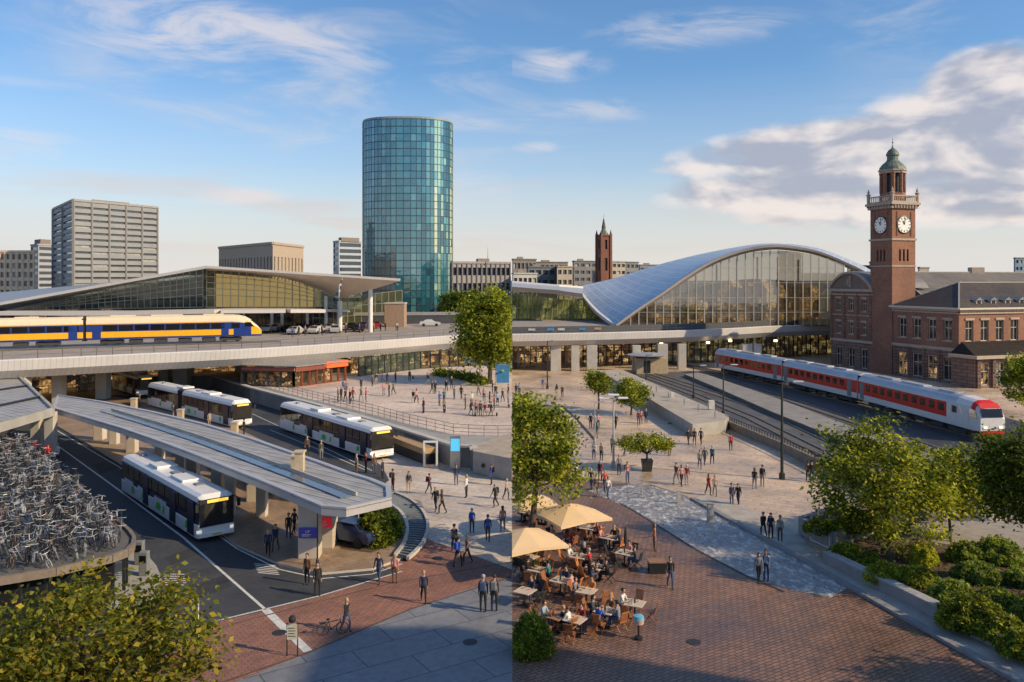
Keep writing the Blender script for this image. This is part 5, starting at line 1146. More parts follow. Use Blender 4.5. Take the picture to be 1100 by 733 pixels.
for k, (px, py) in enumerate([(37, 487), (51, 492)]):
    p = W(px, py); r = thing('notice_board', ['small red notice on the far left canopy column', 'small red notice low on the near left canopy column'][k], 'sign', (p.x, p.y, .6)); mb = MB(); mb.box(p.x - .35, p.x + .35, p.y - .08, p.y - .02, .6, 1.2); mb.build('panel', M('ad_red', (.55, .02, .04), .4), r); mb = MB(); mb.box(p.x - .22, p.x + .22, p.y - .095, p.y - .082, .95, 1.05); mb.build('stripe', white, r)
sgn = thing('hanging_sign', 'lit white and green direction sign hanging by the left canopy', 'sign', W(74, 470)); p = W(74, 466, .1); 
mb = MB(); mb.box(p.x - 1.5, p.x - .4, p.y - .1, p.y, 2.6, 3.3); mb.build('white_panel', M('sign_lit', (.8, .72, .55), .4, emit=.7), sgn); mb = MB(); mb.box(p.x - .4, p.x + 1.5, p.y - .1, p.y, 2.6, 3.3); mb.build('green_panel', M('sign_green', (.02, .32, .13), .4, emit=.5), sgn)
mb = MB()
for k in range(3): mb.box(p.x - .2, p.x + .6 + .25 * k, p.y - .115, p.y - .102, 2.72 + .18 * k, 2.79 + .18 * k)
mb.build('text_bars', white, sgn); mb = MB(); mb.tube((p.x, p.y - .02, 3.3), (p.x, p.y - .02, 4.0), .04); mb.build('hanger', dark, sgn)

# ---------------------------------------------------------------- vehicles
bw_ = M('bus_white', (.72, .70, .68), .3, var=.05, scale=1.2, obj=True); bnavy = M('bus_navy', (.018, .022, .05), .22, obj=True, var=.1); bgreen = M('bus_green', (.10, .50, .06), .4, var=.05); bgrey = M('bus_grey', (.20, .21, .22), .6)
busglass = glass('bus_glass', (.42, .40, .36), .5, .03, dark=(.02, .022, .025), base=.3); seatm = M('seat_cloth', (.28, .12, .05), .8)
tyre = M('tyre', (.02, .02, .02), .85); hub = M('hub', (.35, .35, .36), .4, .6); lampm = M('headlight', (.9, .88, .8), .1, emit=.5); amber = M('led', (.6, .35, .05), .4, emit=1.2, ecol=(1, .55, .08), var=.5, scale=12); redlamp = M('tail_red', (.5, .02, .02), .3)
def wheel(root, x, y, side, r=.48):
    w_ = MB(); w_.lathe([(r * .6, -.13), (r, -.13), (r, .13), (r * .6, .13)], 18, (x, y, r), axis='y'); o = w_.build('wheel', tyre, root)
    w_ = MB(); w_.lathe([(r * .6, -.10), (r * .58, .145 * side + .0 if side > 0 else .05), (r * .2, .12)], 14, (x, y, r), axis='y') if side > 0 else w_.lathe([(r * .2, -.12), (r * .58, -.145), (r * .6, .10)], 14, (x, y, r), axis='y'); w_.build('hub', hub, o)
def bus(label, p_rear, p_front, group='city buses at the station', wd=2.55, H=3.05, artic=False):
    pr_, pf = W(*p_rear), W(*p_front); d = (pf - pr_); Lh = d.length / 2; d.normalize(); left = Vector((-d.y, d.x, 0)); c = (pr_ + pf) / 2 + left * wd / 2; rz = math.atan2(d.y, d.x)
    root = thing('city_bus', label, 'bus', c, rz, group); T_ = Matrix.Translation(c) @ Matrix.Rotation(rz, 4, 'Z'); h = wd / 2
    prof = [(-h, .32), (-h, 1.15), (-h + .03, 1.2), (-h + .06, 2.62), (-h + .14, 2.9), (-h + .42, H), (h - .42, H), (h - .14, 2.9), (h - .06, 2.62), (h - .03, 1.2), (h, 1.15), (h, .32)]
    def sect(xs, name='body'):
        mb = MB(T_); n = len(prof); rings = []
        for x, sy, dz in xs: rings.append([(x, y * sy, z - dz * max(0, (z - 2.4) / .6) if z > 2.4 else z) for y, z in prof])
        vs = [p for r_ in rings for p in r_]; fs = []; ms = []
        for i in range(len(rings) - 1):
            for j in range(n - 1): fs.append((i * n + j, i * n + j + 1, (i + 1) * n + j + 1, (i + 1) * n + j))
            
        base = len(mb.v); 
        for f in fs:
            j = f[0] % n; mb.add([vs[k] for k in f][::-1], [(0, 1, 2, 3)], 1 if j in (0, 2, 8, 10) and (j in (2, 8)) else 0)
        mb.poly([vs[k] for k in range(n)], 0); mb.poly([vs[(len(rings) - 1) * n + k] for k in range(n)][::-1], 0); return mb.build(name, [bw_, bnavy], root, weld=True)
    secs = [(-Lh, Lh)] if not artic else [(-Lh, -Lh * .22), (-Lh * .12, Lh)]
    for (a, b_) in secs:
        sect([(a, .93, .12), (a + .15, 1, 0), (b_ - .35, 1, 0), (b_, .93, .22)])
    if artic:
        mb = MB(T_)
        for k in range(7): x = -Lh * .22 + k * Lh * .10 / 6; s_ = .97 if k % 2 else .9; mb.box(x - .1, x + .1, -h * s_, h * s_, .4, H - .1)
        mb.build('bellows', black, root)
    for sy in (-1, 1):
        # side windows, doors, skirts
        x = -Lh + .6; k = 0
        while x < Lh - 2.0:
            if artic and -Lh * .26 < x < -Lh * .10: x += .5; continue
            mb = MB(T_); y = sy * (h - .025); mb.box(x, x + 1.28, y - .02, y + .02, 1.62, 2.55); mb.build('window', busglass, root); x += 1.42; k += 1
        for dx in ((-.18, .52, .93) if Lh > 7 else (-.3, .3, .9)):
            xd = dx * Lh - 1.25; mb = MB(T_); mb.box(xd, xd + 1.2, sy * (h + .01) - .02, sy * (h + .01) + .02, .40, 2.5); mb.build('door', bnavy, root)
        for (xa, xb) in ((-.88, -.62), (-.48, -.32), (-.02, .28)):
            mb = MB(T_); y = sy * (h + .012); mb.box(xa * Lh, xb * Lh, y - .012, y + .012, .55, 1.45); mb.build('side_panel', bw_, root)
        for (xa, w__) in ((-.66, .6), (-.36, .5), (.02, 1.2), (.20, .45), (.74, .55)):
            mb = MB(T_); y = sy * (h + .03); x0_ = xa * Lh; mb.add([(x0_, y, .62), (x0_ + w__ * .8, y, .62), (x0_ + w__, y, .95), (x0_ + w__ * .7, y, 1.18), (x0_ + w__ * .15, y, 1.1)], [(0, 1, 2, 3, 4) if sy < 0 else (4, 3, 2, 1, 0)]); mb.build('green_logo', bgreen, root)
        for wx in ((.66, -.62) if not artic else (.70, .02, -.66)): wheel(root, wx * Lh, sy * (h - .14), sy)
    # front
    mb = MB(T_); mb.smooth = False; x = Lh + .012; ys = np.linspace(-h * .90, h * .90, 7); bulge = [.0, .05, .075, .08, .075, .05, 0]
    for i in range(6):
        mb.add([(x + bulge[i], ys[i], 1.12), (x + bulge[i + 1], ys[i + 1], 1.12), (x + bulge[i + 1] - .0, ys[i + 1], 2.5), (x + bulge[i] - .0, ys[i], 2.5)], [(0, 1, 2, 3)])
    mb.build('windscreen', busglass, root)
    mb = MB(T_); mb.box(Lh - .2, Lh + .04, -h * .90, h * .90, 2.46, 2.78); mb.build('destination_box', black, root)
    mb = MB(T_); mb.box(Lh + .035, Lh + .055, -h * .5, h * .6, 2.53, 2.72); mb.build('destination_display', amber, root)
    mb = MB(T_); mb.box(Lh - .1, Lh + .07, -h * .92, h * .92, .34, .62); mb.build('bumper', bw_, root, bev=.04)
    mb = MB(T_); mb.box(Lh + .06, Lh + .085, -.3, .3, .42, .54); mb.build('number_plate', M('plate', (.55, .5, .1), .5), root)
    mb = MB(T_); mb.box(Lh - .02, Lh + .06, -h * .9, h * .9, 1.02, 1.13); mb.build('wiper_panel', bnavy, root)
    mb = MB(T_); mb.lathe([(.09, -.01), (.09, .01)], 12, (0, 0, 0)); 
    for sy in (-1, 1):
        mb = MB(T_); mb.box(Lh + .0, Lh + .05, sy * h * .88 - .22, sy * h * .88 + .12 if sy < 0 else sy * h * .88 + .0, .66, .86); mb.build('headlight', lampm, root, bev=.02)
        mb = MB(T_); mb.path([(Lh - .1, sy * h * .95, 2.7), (Lh + .25, sy * (h + .12), 2.65)], .03); mb.box(Lh + .18, Lh + .3, sy * (h + .12) - .1, sy * (h + .12) + .1, 2.1, 2.6); mb.build('mirror', black, root)
    # roof gear
    for (xa, ln, w2, hh, m_) in ((-.25, 1.9, 1.5, .2, bw_), (.35, 2.4, 1.5, .16, bw_), (-.8, .4, .4, .18, bgrey), (.1, .9, .7, .1, bgrey), (.62, .7, .6, .08, bgrey)):
        mb = MB(T_); mb.box(xa * Lh - ln / 2, xa * Lh + ln / 2, -w2 / 2, w2 / 2, H - .02, H + hh); mb.build('roof_unit', m_, root, bev=.05)
    mb = MB(T_); mb.box(-Lh + .3, Lh - .3, -h * .93, h * .93, .3, .42); mb.build('underframe', black, root)
    mb = MB(T_)
    for x in np.arange(-Lh + 1, Lh - 2, .9):
        for y in (-.75, .75): mb.box(x, x + .12, y - .4, y + .4, 1.1, 1.75)
    mb.build('seats', seatm, root, kind='stuff')
    mb = MB(T_); mb.box(Lh - 1.3, Lh - .5, h * .3, h * .75, 1.0, 1.85); mb.build('driver_seat', black, root)
    return root
bus('white and navy city bus with green logos driving down the road beside the long canopy', (130, 530), (212, 585), wd=2.5)
bus('white and navy bus with green skirt standing on the upper lane beside the plaza wall', (300, 462), (398, 496.5), H=3.1)
bus('white articulated bus with a black bellows joint behind the long canopy', (158, 437), (249, 461.5), artic=True, H=3.2)
bus('dark-fronted bus half hidden in the shade under the viaduct', (118, 418), (147, 427.5), H=3.1)

def train(prefix, label, pts, width, H, zb, bands, wins, roofm_, nose, cat='train', winm=None, skirt=None, noseframe=None):
    """pts: centre line from nose backwards; each pair is a car"""
    root = thing(prefix, label, cat, (pts[0][0], pts[0][1], zb)); winm = winm or busglass; h = width / 2
    for ci in range(len(pts) - 1):
        a, b_ = Vector((*pts[ci], zb)), Vector((*pts[ci + 1], zb)); d = (a - b_); Ln = d.length; d.normalize(); rz = math.atan2(d.y, d.x); c = (a + b_) / 2
        T_ = Matrix.Translation(c) @ Matrix.Rotation(rz, 4, 'Z'); Lh = Ln / 2 - .25
        side = [(h - .04, .98), (h, 1.06)] + [(h - .0, z) for z, _ in bands] + [(h - .12, H - .55), (h - .38, H - .2), (h - .85, H)]
        prof = [(-y, z) for y, z in side] + [(y, z) for y, z in side[::-1]]; n = len(prof)
        def matof(z):
            for zt, m_ in bands:
                if z < zt: return m_
            return len(mats) - 1
        mats = [skirt] + [m_ for _, m_ in bands_m] if False else bandmats
        xs = [(-Lh, 1, 0, 0), (Lh, 1, 0, 0)]
        if ci == 0: xs = [(-Lh, 1, 0, 0)] + nose(Lh)
        mb = MB(T_); rings = []
        for x, sy, drop, lift in xs: rings.append([(x, y * sy, min(z, H - drop) if drop < 1e-6 or z < 1.6 else 1.6 + (z - 1.6) * (H - drop - 1.6) / (H - 1.6)) for y, z in prof])
        for i in range(len(rings) - 1):
            for j in range(n - 1):
                q = [rings[i][j], rings[i][j + 1], rings[i + 1][j + 1], rings[i + 1][j]]; zm = (prof[j][1] + prof[j + 1][1]) / 2
                mb.add(q[::-1], [(0, 1, 2, 3)], noseframe(i, zm) if (ci == 0 and noseframe and i >= 1) else matof(zm))
        mb.poly(rings[0], 0); mb.poly(rings[-1][::-1], noseframe(9, 2) if (ci == 0 and noseframe) else 0)
        mb.build('carriage_body', mats, root, weld=True)
        for sy in (-1, 1):
            for (x0, x1, z0, z1, nm, m_) in wins(ci, Lh):
                mb = MB(T_); y = sy * (h + .012); mb.box(x0, x1, y - .012, y + .012, z0, z1); mb.build(nm, m_, root)
            for bx_ in (-.72, .66):
                for o in (-.95, .95):
                    w_ = MB(T_); w_.lathe([(.2, -.07), (.44, -.07), (.44, .07), (.2, .07)], 14, (bx_ * Lh + o, sy * .78, .58), axis='y'); w_.build('wheel', M('train_wheel', (.10, .09, .085), .5, .6), root)
        for bx_ in (-.72, .66): mb = MB(T_); mb.box(bx_ * Lh - 1.6, bx_ * Lh + 1.6, -1.05, 1.05, .35, .8); mb.build('bogie', M('bogie', (.05, .048, .045), .8), root)
        for x in np.linspace(-.45, .4, 4): mb = MB(T_); mb.box(x * Lh - 1, x * Lh + .9, -1.2, 1.2, .35, .78); mb.build('underfloor_box', M('bogie', (.05, .048, .045), .8), root)
        if ci < len(pts) - 2: mb = MB(T_); mb.box(-Lh - .55, -Lh + .05, -h * .88, h * .88, .8, H - .25); mb.build('gangway', black, root)
        for (x, ln) in ((-.6, 3.5), (-.1, 4.5), (.45, 3)): mb = MB(T_); mb.box(x * Lh - ln / 2, x * Lh + ln / 2, -.55, .55, H - .03, H + .13); mb.build('roof_unit', roofm_, root, bev=.03)
    return root
# yellow and blue train on the viaduct
ty = M('train_yellow', (.80, .40, .008), .35, var=.05); tb = M('train_blue', (.010, .035, .20), .3, var=.08); tcm = M('train_cream', (.70, .58, .40), .5, var=.06); tdark = glass('train_glass', (.12, .12, .13), .15, .03, dark=(.012, .012, .016), base=.3)
bandmats = [tb, ty, tb, ty, tcm]
def nose_y(Lh): return [(Lh - 3.8, 1, 0, 0), (Lh - 2.8, .995, .1, 0), (Lh - 1.9, .98, .34, 0), (Lh - 1.15, .95, .78, 0), (Lh - .45, .9, 1.4, 0), (Lh + .1, .82, 2.0, 0), (Lh + .45, .66, 2.55, 0)]
def wins_y(ci, Lh):
    o = []; x = -Lh + 2.2; e = Lh - 6.4 if ci == 0 else Lh - 2.4
    while x < e: o.append((x, x + 1.9, 2.25, 3.05, 'window', tdark)); x += 2.15
    for xd in ([-Lh + .8] + ([Lh - 1.9] if ci else [])): o.append((xd, xd + 1.15, 1.05, 3.15, 'door', tb))
    if ci == 0: o += [(Lh - 5.6, Lh - 4.5, 1.05, 3.0, 'door', tb), (Lh - 4.1, Lh - 2.9, 2.3, 3.0, 'cab_window', tdark)]
    return o
def nf_y(i, z):
    if i <= 2: return 0 if z < 3.2 else 4
    if i == 3: return 0 if z < 3.2 else (1 if z < 3.6 else 4)
    return 0 if z < 1.3 else (1 if z < 3.3 else 4)
bandm = [(1.25, 0), (2.12, 1), (3.2, 2), (3.34, 3)]
def yt(px, py): p = W(px, py, ZD + .3); return (p.x, p.y + 1.4)
n0, j1, j2 = yt(276, 366.3), yt(86, 371.5), yt(-160, 379.5)
trn = train('passenger_train', 'yellow and blue passenger train with cream roof running on the viaduct', [n0, j1, j2], 2.9, 4.35, ZD + .12, bandm, wins_y, tcm, nose_y, noseframe=nf_y)
def nose_glass(root, p0, p1, width, zb, quad, name='windscreen', m_=None):
    a, b_ = Vector((*p0, zb)), Vector((*p1, zb)); d = (a - b_).normalized(); Lh = (a - b_).length / 2 - .25; T_ = Matrix.Translation((a + b_) / 2) @ Matrix.Rotation(math.atan2(d.y, d.x), 4, 'Z')
    mb = MB(T_); mb.poly([(Lh + x, y, z) for x, y, z in quad]); return mb.build(name, m_ or tdark, root)
nose_glass(trn, n0, j1, 2.9, ZD + .12, [(-1.05, -1.15, 3.52), (-.38, -1.1, 2.95), (.16, -1.0, 2.36), (.16, 1.0, 2.36), (-.38, 1.1, 2.95), (-1.05, 1.15, 3.52)])
nose_glass(trn, n0, j1, 2.9, ZD + .12, [(-1.25, -1.41, 3.15), (-2.1, -1.455, 3.15), (-2.1, -1.46, 2.5), (-.7, -1.37, 2.45)], 'side_windscreen')
tk2 = thing('railway_track', 'track on the viaduct under the yellow and blue train', 'track', (n0[0], n0[1], ZD)); d = (Vector(n0) - Vector(j2)).normalized(); s = Vector((-d.y, d.x, 0)); a, b_ = Vector((*j2, ZD)) , Vector((*n0, ZD)) + Vector((*d, 0)) * 3
mb = MB(); mb.bar(a + Vector((0, 0, .03)), b_ + Vector((0, 0, .03)), 2.8, .06); mb.build('track_bed', gravel, tk2)
for k in (-.75, .75): mb = MB(); mb.bar(a + s * k + Vector((0, 0, .12)), b_ + s * k + Vector((0, 0, .12)), .1, .12); mb.build('rail', M('rail_steel', (.42, .40, .38), .3, .9), tk2)
# red and white train
tr = M('train_red', (.60, .018, .012), .35, var=.06); tw = M('train_white', (.66, .64, .63), .35, var=.06); tsil = M('train_roof', (.46, .47, .50), .4, .4, var=.12, scale=.6)
bandmats = [tw, tw, tr, tw, tsil]
def nose_r(Lh): return [(Lh - 3.6, 1, 0, 0), (Lh - 2.6, .995, .08, 0), (Lh - 1.1, .99, .16, 0), (Lh - .5, .97, .45, 0), (Lh - .05, .95, .9, 0), (Lh + .32, .92, 1.75, 0)]
def nf_r(i, z): return 2 if (z < 1.15 and i > 3) or (i in (3, ) and z > 3.6) else 0
def wins_r(ci, Lh):
    o = []; x = -Lh + 1.9; e = Lh - 5.8 if ci == 0 else Lh - 3.2
    while x < e: o.append((x, x + 1.0, 2.32, 3.12, 'window', busglass)); x += 1.72
    for xd in ([-Lh + .45] if ci == 0 else [Lh - 2.2, -Lh + .45]): o.append((xd, xd + .95, 1.1, 3.2, 'door', bgrey))
    if ci == 0: o += [(Lh - 5.2, Lh - 1.4, 1.32, 3.4, 'white_cab_panel', tw), (Lh - 4.3, Lh - 3.4, 2.4, 3.15, 'cab_window', tdark)]
    return o
bandm = [(1.30, 0), (1.72, 1), (3.36, 2), (3.5, 3)]
rp_ = [(50.0, 87.2), (47.45, 111.7), (43.7, 131.5), (38.2, 152.6)]
tr2 = train('passenger_train', 'red and white passenger train of three cars beside the brick station', rp_, 2.95, 4.3, .1, bandm, wins_r, tsil, nose_r, noseframe=nf_r)
nose_glass(tr2, rp_[0], rp_[1], 2.95, .1, [(.0, -1.2, 3.36), (.36, -1.18, 2.5), (.36, 1.18, 2.5), (.0, 1.2, 3.36)])
nose_glass(tr2, rp_[0], rp_[1], 2.95, .1, [(-3.0, -1.50, 3.25), (-2.6, -1.50, 2.35), (-.05, -1.46, 2.35), (-.55, -1.475, 3.2)][::-1], 'side_windscreen')
nose_glass(tr2, rp_[0], rp_[1], 2.95, .1, [(-.47, -1.05, 3.9), (-.01, -1.15, 3.42), (-.01, 1.15, 3.42), (-.47, 1.05, 3.9)], 'red_brow', tr)
for sy in (-1, 1): nose_glass(tr2, rp_[0], rp_[1], 2.95, .1, [(.40, sy * .85 - .22, 1.35), (.40, sy * .85 + .22, 1.35), (.38, sy * .85 + .22, 1.6), (.38, sy * .85 - .22, 1.6)], 'headlight', lampm)
nose_glass(tr2, rp_[0], rp_[1], 2.95, .1, [(.42, -1.25, .55), (.42, 1.25, .55), (.42, 1.2, 1.15), (.42, -1.2, 1.15)], 'red_bumper', tr)
nose_glass(tr2, rp_[0], rp_[1], 2.95, .1, [(-.62, -1.52, 3.45), (-1.0, -1.52, 3.3), (-.6, -1.52, 3.15), (-.25, -1.5, 3.3)][::-1], 'red_emblem', tr)
# barrier behind the train
bf = thing('barrier', 'long low beige noise barrier between the red train and the brick station', 'fence', W(905, 404)); p = [W(903, 404), W(975, 419), W(1046, 437)]
for i in range(2):
    m_ = int((p[i + 1] - p[i]).length / 3)
    for k in range(m_): a, b_ = p[i].lerp(p[i + 1], k / m_), p[i].lerp(p[i + 1], (k + .97) / m_); mb = MB(); mb.bar(a + Vector((0, 0, .75)), b_ + Vector((0, 0, .75)), .15, 1.5); mb.build('panel', M('barrier_beige', (.42, .37, .28), .8, var=.15), bf)

# ---------------------------------------------------------------- bike shed with bicycles
sh = thing('bike_shed', 'rounded bicycle store with timber roof edge and dark glass front', 'shed', W(120, 625)); SZ = 2.6
sp_ = [W(p[0], p[1], SZ) for p in [(-90, 472), (28, 477), (62, 504), (100, 537), (139, 571), (144, 578), (143, 585), (136, 592), (120, 598), (60, 612), (-20, 625), (-110, 640)]]
mb = MB(); mb.prism([p.xy for p in sp_], SZ - .3, SZ - .02, 0); mb.build('roof_deck', M('roof_felt', (.12, .115, .11), .9), sh)
for i in range(len(sp_) - 1): mb = MB(); mb.bar(sp_[i] - Vector((0, 0, .1)), sp_[i + 1] - Vector((0, 0, .1)), .2, .42); mb.build('timber_edge', M('timber_edge', (.20, .16, .125), .7, var=.2, scale=3), sh)
ctr = sum((p for p in sp_), Vector()) / len(sp_); gi = [Vector((*(p.xy + (ctr.xy - p.xy).normalized() * .7), 0)) for p in sp_]
glazed(sh, gi[1:], None, [p + Vector((0, 0, SZ - .3)) for p in gi[1:]], None, 40, 1, glass('shed_glass', (.10, .11, .12), .1, .08, dark=(.015, .017, .02), base=.12), dark, .1)
mb = MB(); mb.prism([(p.xy + (ctr.xy - p.xy).normalized() * 1.2) for p in gi], 0, SZ - .35); mb.build('inner_wall', M('shed_in', (.03, .026, .022), .8), sh)
tyre_b = M('bike_tyre', (.03, .03, .03), .7); silver = M('bike_silver', (.40, .40, .41), .45, .4, var=.1)
bcols = [('black', M('bike_black', (.02, .02, .022), .35), 6), ('silver', silver, 5), ('white', M('bike_white', (.48, .48, .48), .35), 2), ('dark grey', M('bike_grey', (.12, .12, .13), .4), 4), ('brown', M('bike_brown', (.16, .09, .05), .5), 3), ('red', M('bike_red', (.30, .03, .02), .4), 1), ('blue', M('bike_blue', (.05, .08, .18), .4), 1)]
def bike_parts(mb_only=False):
    fr_, w1, w2, sd_, hb = MB(), MB(), MB(), MB(), MB()
    for w_, x in ((w1, -.52), (w2, .54)):
        n = 14
        for k in range(n):
            a, b_ = 2 * math.pi * k / n, 2 * math.pi * (k + 1) / n; w_.tube((x + .33 * math.cos(a), 0, .35 + .33 * math.sin(a)), (x + .33 * math.cos(b_), 0, .35 + .33 * math.sin(b_)), .026, n=4, cap=False)
        for k in range(4): a = math.pi * k / 4; w_.mi = 1; w_.bar((x - .32 * math.cos(a), 0, .35 - .32 * math.sin(a)), (x + .32 * math.cos(a), 0, .35 + .32 * math.sin(a)), .012, .012); w_.mi = 0
    for a, b_ in (((-.52, 0, .35), (-.08, 0, .30)), ((-.08, 0, .30), (-.22, 0, .82)), ((-.22, 0, .75), (.38, 0, .82)), ((-.08, 0, .30), (.42, 0, .70)), ((-.52, 0, .35), (-.21, 0, .75)), ((.54, 0, .35), (.38, 0, .98))): fr_.tube(a, b_, .024, n=5)
    fr_.bar((-.72, 0, .74), (-.3, 0, .74), .14, .025)
    sd_.lathe([(.03, 0), (.10, .02), (.09, .07), (.02, .09)], 8, (-.24, 0, .86)); hb.path([(.28, -.3, 1.02), (.38, -.12, 1.0), (.38, .12, 1.0), (.28, .3, 1.02)], .018, 5)
    return fr_, w1, w2, sd_, hb
spoke = M('spoke_grey', (.16, .16, .17), .7)
protos = []
for nm, m_, wt in bcols:
    r = thing('bicycle', f'{nm} bicycle jammed among the others on the bike store roof', 'bicycle', (0, 0, -50), 0, 'bicycles crowded on the bike store roof')
    f_, w1, w2, s_, h_ = bike_parts(); f_.build('frame', m_, r); w1.build('wheel', [tyre_b if nm not in ('silver', 'dark grey') else silver, spoke], r); w2.build('wheel', [tyre_b if nm != 'white' else m_, spoke], r); s_.build('saddle', black, r); h_.build('handlebar', silver, r)
    protos.append((r, wt))
for r, _ in protos:
    for ch_ in KIDS[r.name]:
        ch_.data.transform(Matrix.Translation((0, 0, 0)))
# prototypes were built around z=-50 root: shift their meshes so they sit at the root
for r, _ in protos:
    for ch_ in KIDS[r.name]: ch_.data.transform(Matrix.Scale(.86, 4) @ Matrix.Translation((0, 0, -50)))
def inpoly(x, y, P_):
    c = False; j = len(P_) - 1
    for i in range(len(P_)):
        if (P_[i][1] > y) != (P_[j][1] > y) and x < (P_[j][0] - P_[i][0]) * (y - P_[i][1]) / (P_[j][1] - P_[i][1]) + P_[i][0]: c = not c
        j = i
    return c
small = [(p.xy + (ctr.xy - p.xy).normalized() * .5) for p in sp_]
spots = []; y = 40.0
while y < 76:
    x = -60.0
    while x < -20:
        jx, jy = x + random.uniform(-.3, .3), y + random.uniform(-.25, .25)
        if inpoly(jx, jy, small) and abs(jx) / jy < .66: spots.append((jx, jy))
        x += .90
    y += .62
vis = [(s_, 550 + F * s_[0] / s_[1]) for s_ in spots]
def hidden(s_): px = 550 + F * s_[0] / s_[1]; py = 300 + F * 14.0 / s_[1]; return px < -8
spots = [s_ for s_ in spots if not hidden(s_)]; spots.sort(key=lambda s_: s_[1])
pool = [r for r, wt in protos for _ in range(wt)]; used = set(); rest = MB()
print('bikes', len(spots))
random.shuffle(spots)
spots = sorted(spots[:320], key=lambda s_: s_[1]) + spots[320:]
for i, (x, y) in enumerate(spots):
    rz = random.choice([R(-48), R(132), R(-48), R(128)]) + random.gauss(0, .26); lean = random.gauss(0, .24); 
    if i < 300:
        r = random.choice(pool)
        if r.name in used: r = copy_tree(r)
        else: used.add(r.name)
        r.location = (x, y, SZ + random.uniform(0, .3)); r.rotation_euler = (lean, random.gauss(0, .12), rz)
    else:
        T_ = Matrix.Translation((x, y, SZ + random.uniform(0, .2))) @ Matrix.Rotation(rz, 4, 'Z') @ Matrix.Rotation(lean, 4, 'X'); rest.T = T_; rest.mi = random.randrange(4)
        for q in bike_parts():
            b0 = len(rest.v); rest.v += [T_ @ v_ for v_ in q.v]; rest.f += [tuple(k + b0 for k in f_) for f_ in q.f]; rest.m += [rest.mi] * len(q.f); rest.sm += q.sm
if rest.v: rest.build('bicycle_mass', [b_[1] for b_ in bcols[:4]], label='far packed mass of bicycles on the back of the store roof', cat='bicycles', kind='stuff')
# ---------------------------------------------------------------- people
skin = M('skin', (.50, .29, .20), .6, var=.05); shoe = M('shoe', (.03, .025, .022), .6)
HAIR = {'dark': M('hair_dark', (.025, .018, .014), .6), 'brown': M('hair_brown', (.10, .055, .03), .6), 'fair': M('hair_fair', (.38, .25, .12), .6), 'grey': M('hair_grey', (.35, .33, .31), .7)}
CL = {'black': (.018, .018, .02), 'navy': (.02, .03, .075), 'dark grey': (.06, .06, .065), 'grey': (.20, .20, .21), 'white': (.68, .66, .62), 'red': (.45, .03, .03), 'blue': (.03, .09, .42), 'beige': (.42, .32, .22), 'brown': (.14, .075, .04), 'pink': (.55, .26, .24), 'olive': (.10, .10, .05), 'teal': (.03, .16, .17), 'pale blue': (.30, .40, .52), 'denim': (.05, .08, .17), 'maroon': (.18, .025, .03), 'orange': (.55, .20, .06)}
CM = {k: M('cloth_' + k.replace(' ', '_'), v, .85, var=.12, scale=6) for k, v in CL.items()}
def skin_mesh(name, J, E, rad, root, zone):
    me = bpy.data.meshes.new(name); me.from_pydata([J[k] for k in J], [], [(list(J).index(a), list(J).index(b)) for a, b in E])
    o = bpy.data.objects.new('tmp', me); COL.objects.link(o); m = o.modifiers.new('s', 'SKIN'); m.use_smooth_shade = True
    sv = me.skin_vertices[0].data
    for i, k in enumerate(J):
        r = rad[k]; sv[i].radius = r if isinstance(r, tuple) else (r, r); sv[i].use_root = (k == root)
    s = o.modifiers.new('d', 'SUBSURF'); s.levels = 1
    dg = bpy.context.evaluated_depsgraph_get(); out_ = bpy.data.meshes.new_from_object(o.evaluated_get(dg)); bpy.data.objects.remove(o)
    out_.name = name; bones = [(Vector(J[a]), Vector(J[b]), a, b) for a, b in E]; mi = []
    for p in out_.polygons:
        c = p.center; best = None
        for a, b, na, nb in bones:
            ab = b - a; t = max(0, min(1, (c - a).dot(ab) / max(1e-9, ab.length_squared))); dd = (c - (a + ab * t)).length
            if best is None or dd < best[0]: best = (dd, na, nb, t)
        mi.append(zone(best[1], best[2], best[3], c))
    out_.polygons.foreach_set('material_index', mi); out_.polygons.foreach_set('use_smooth', [True] * len(mi)); return out_
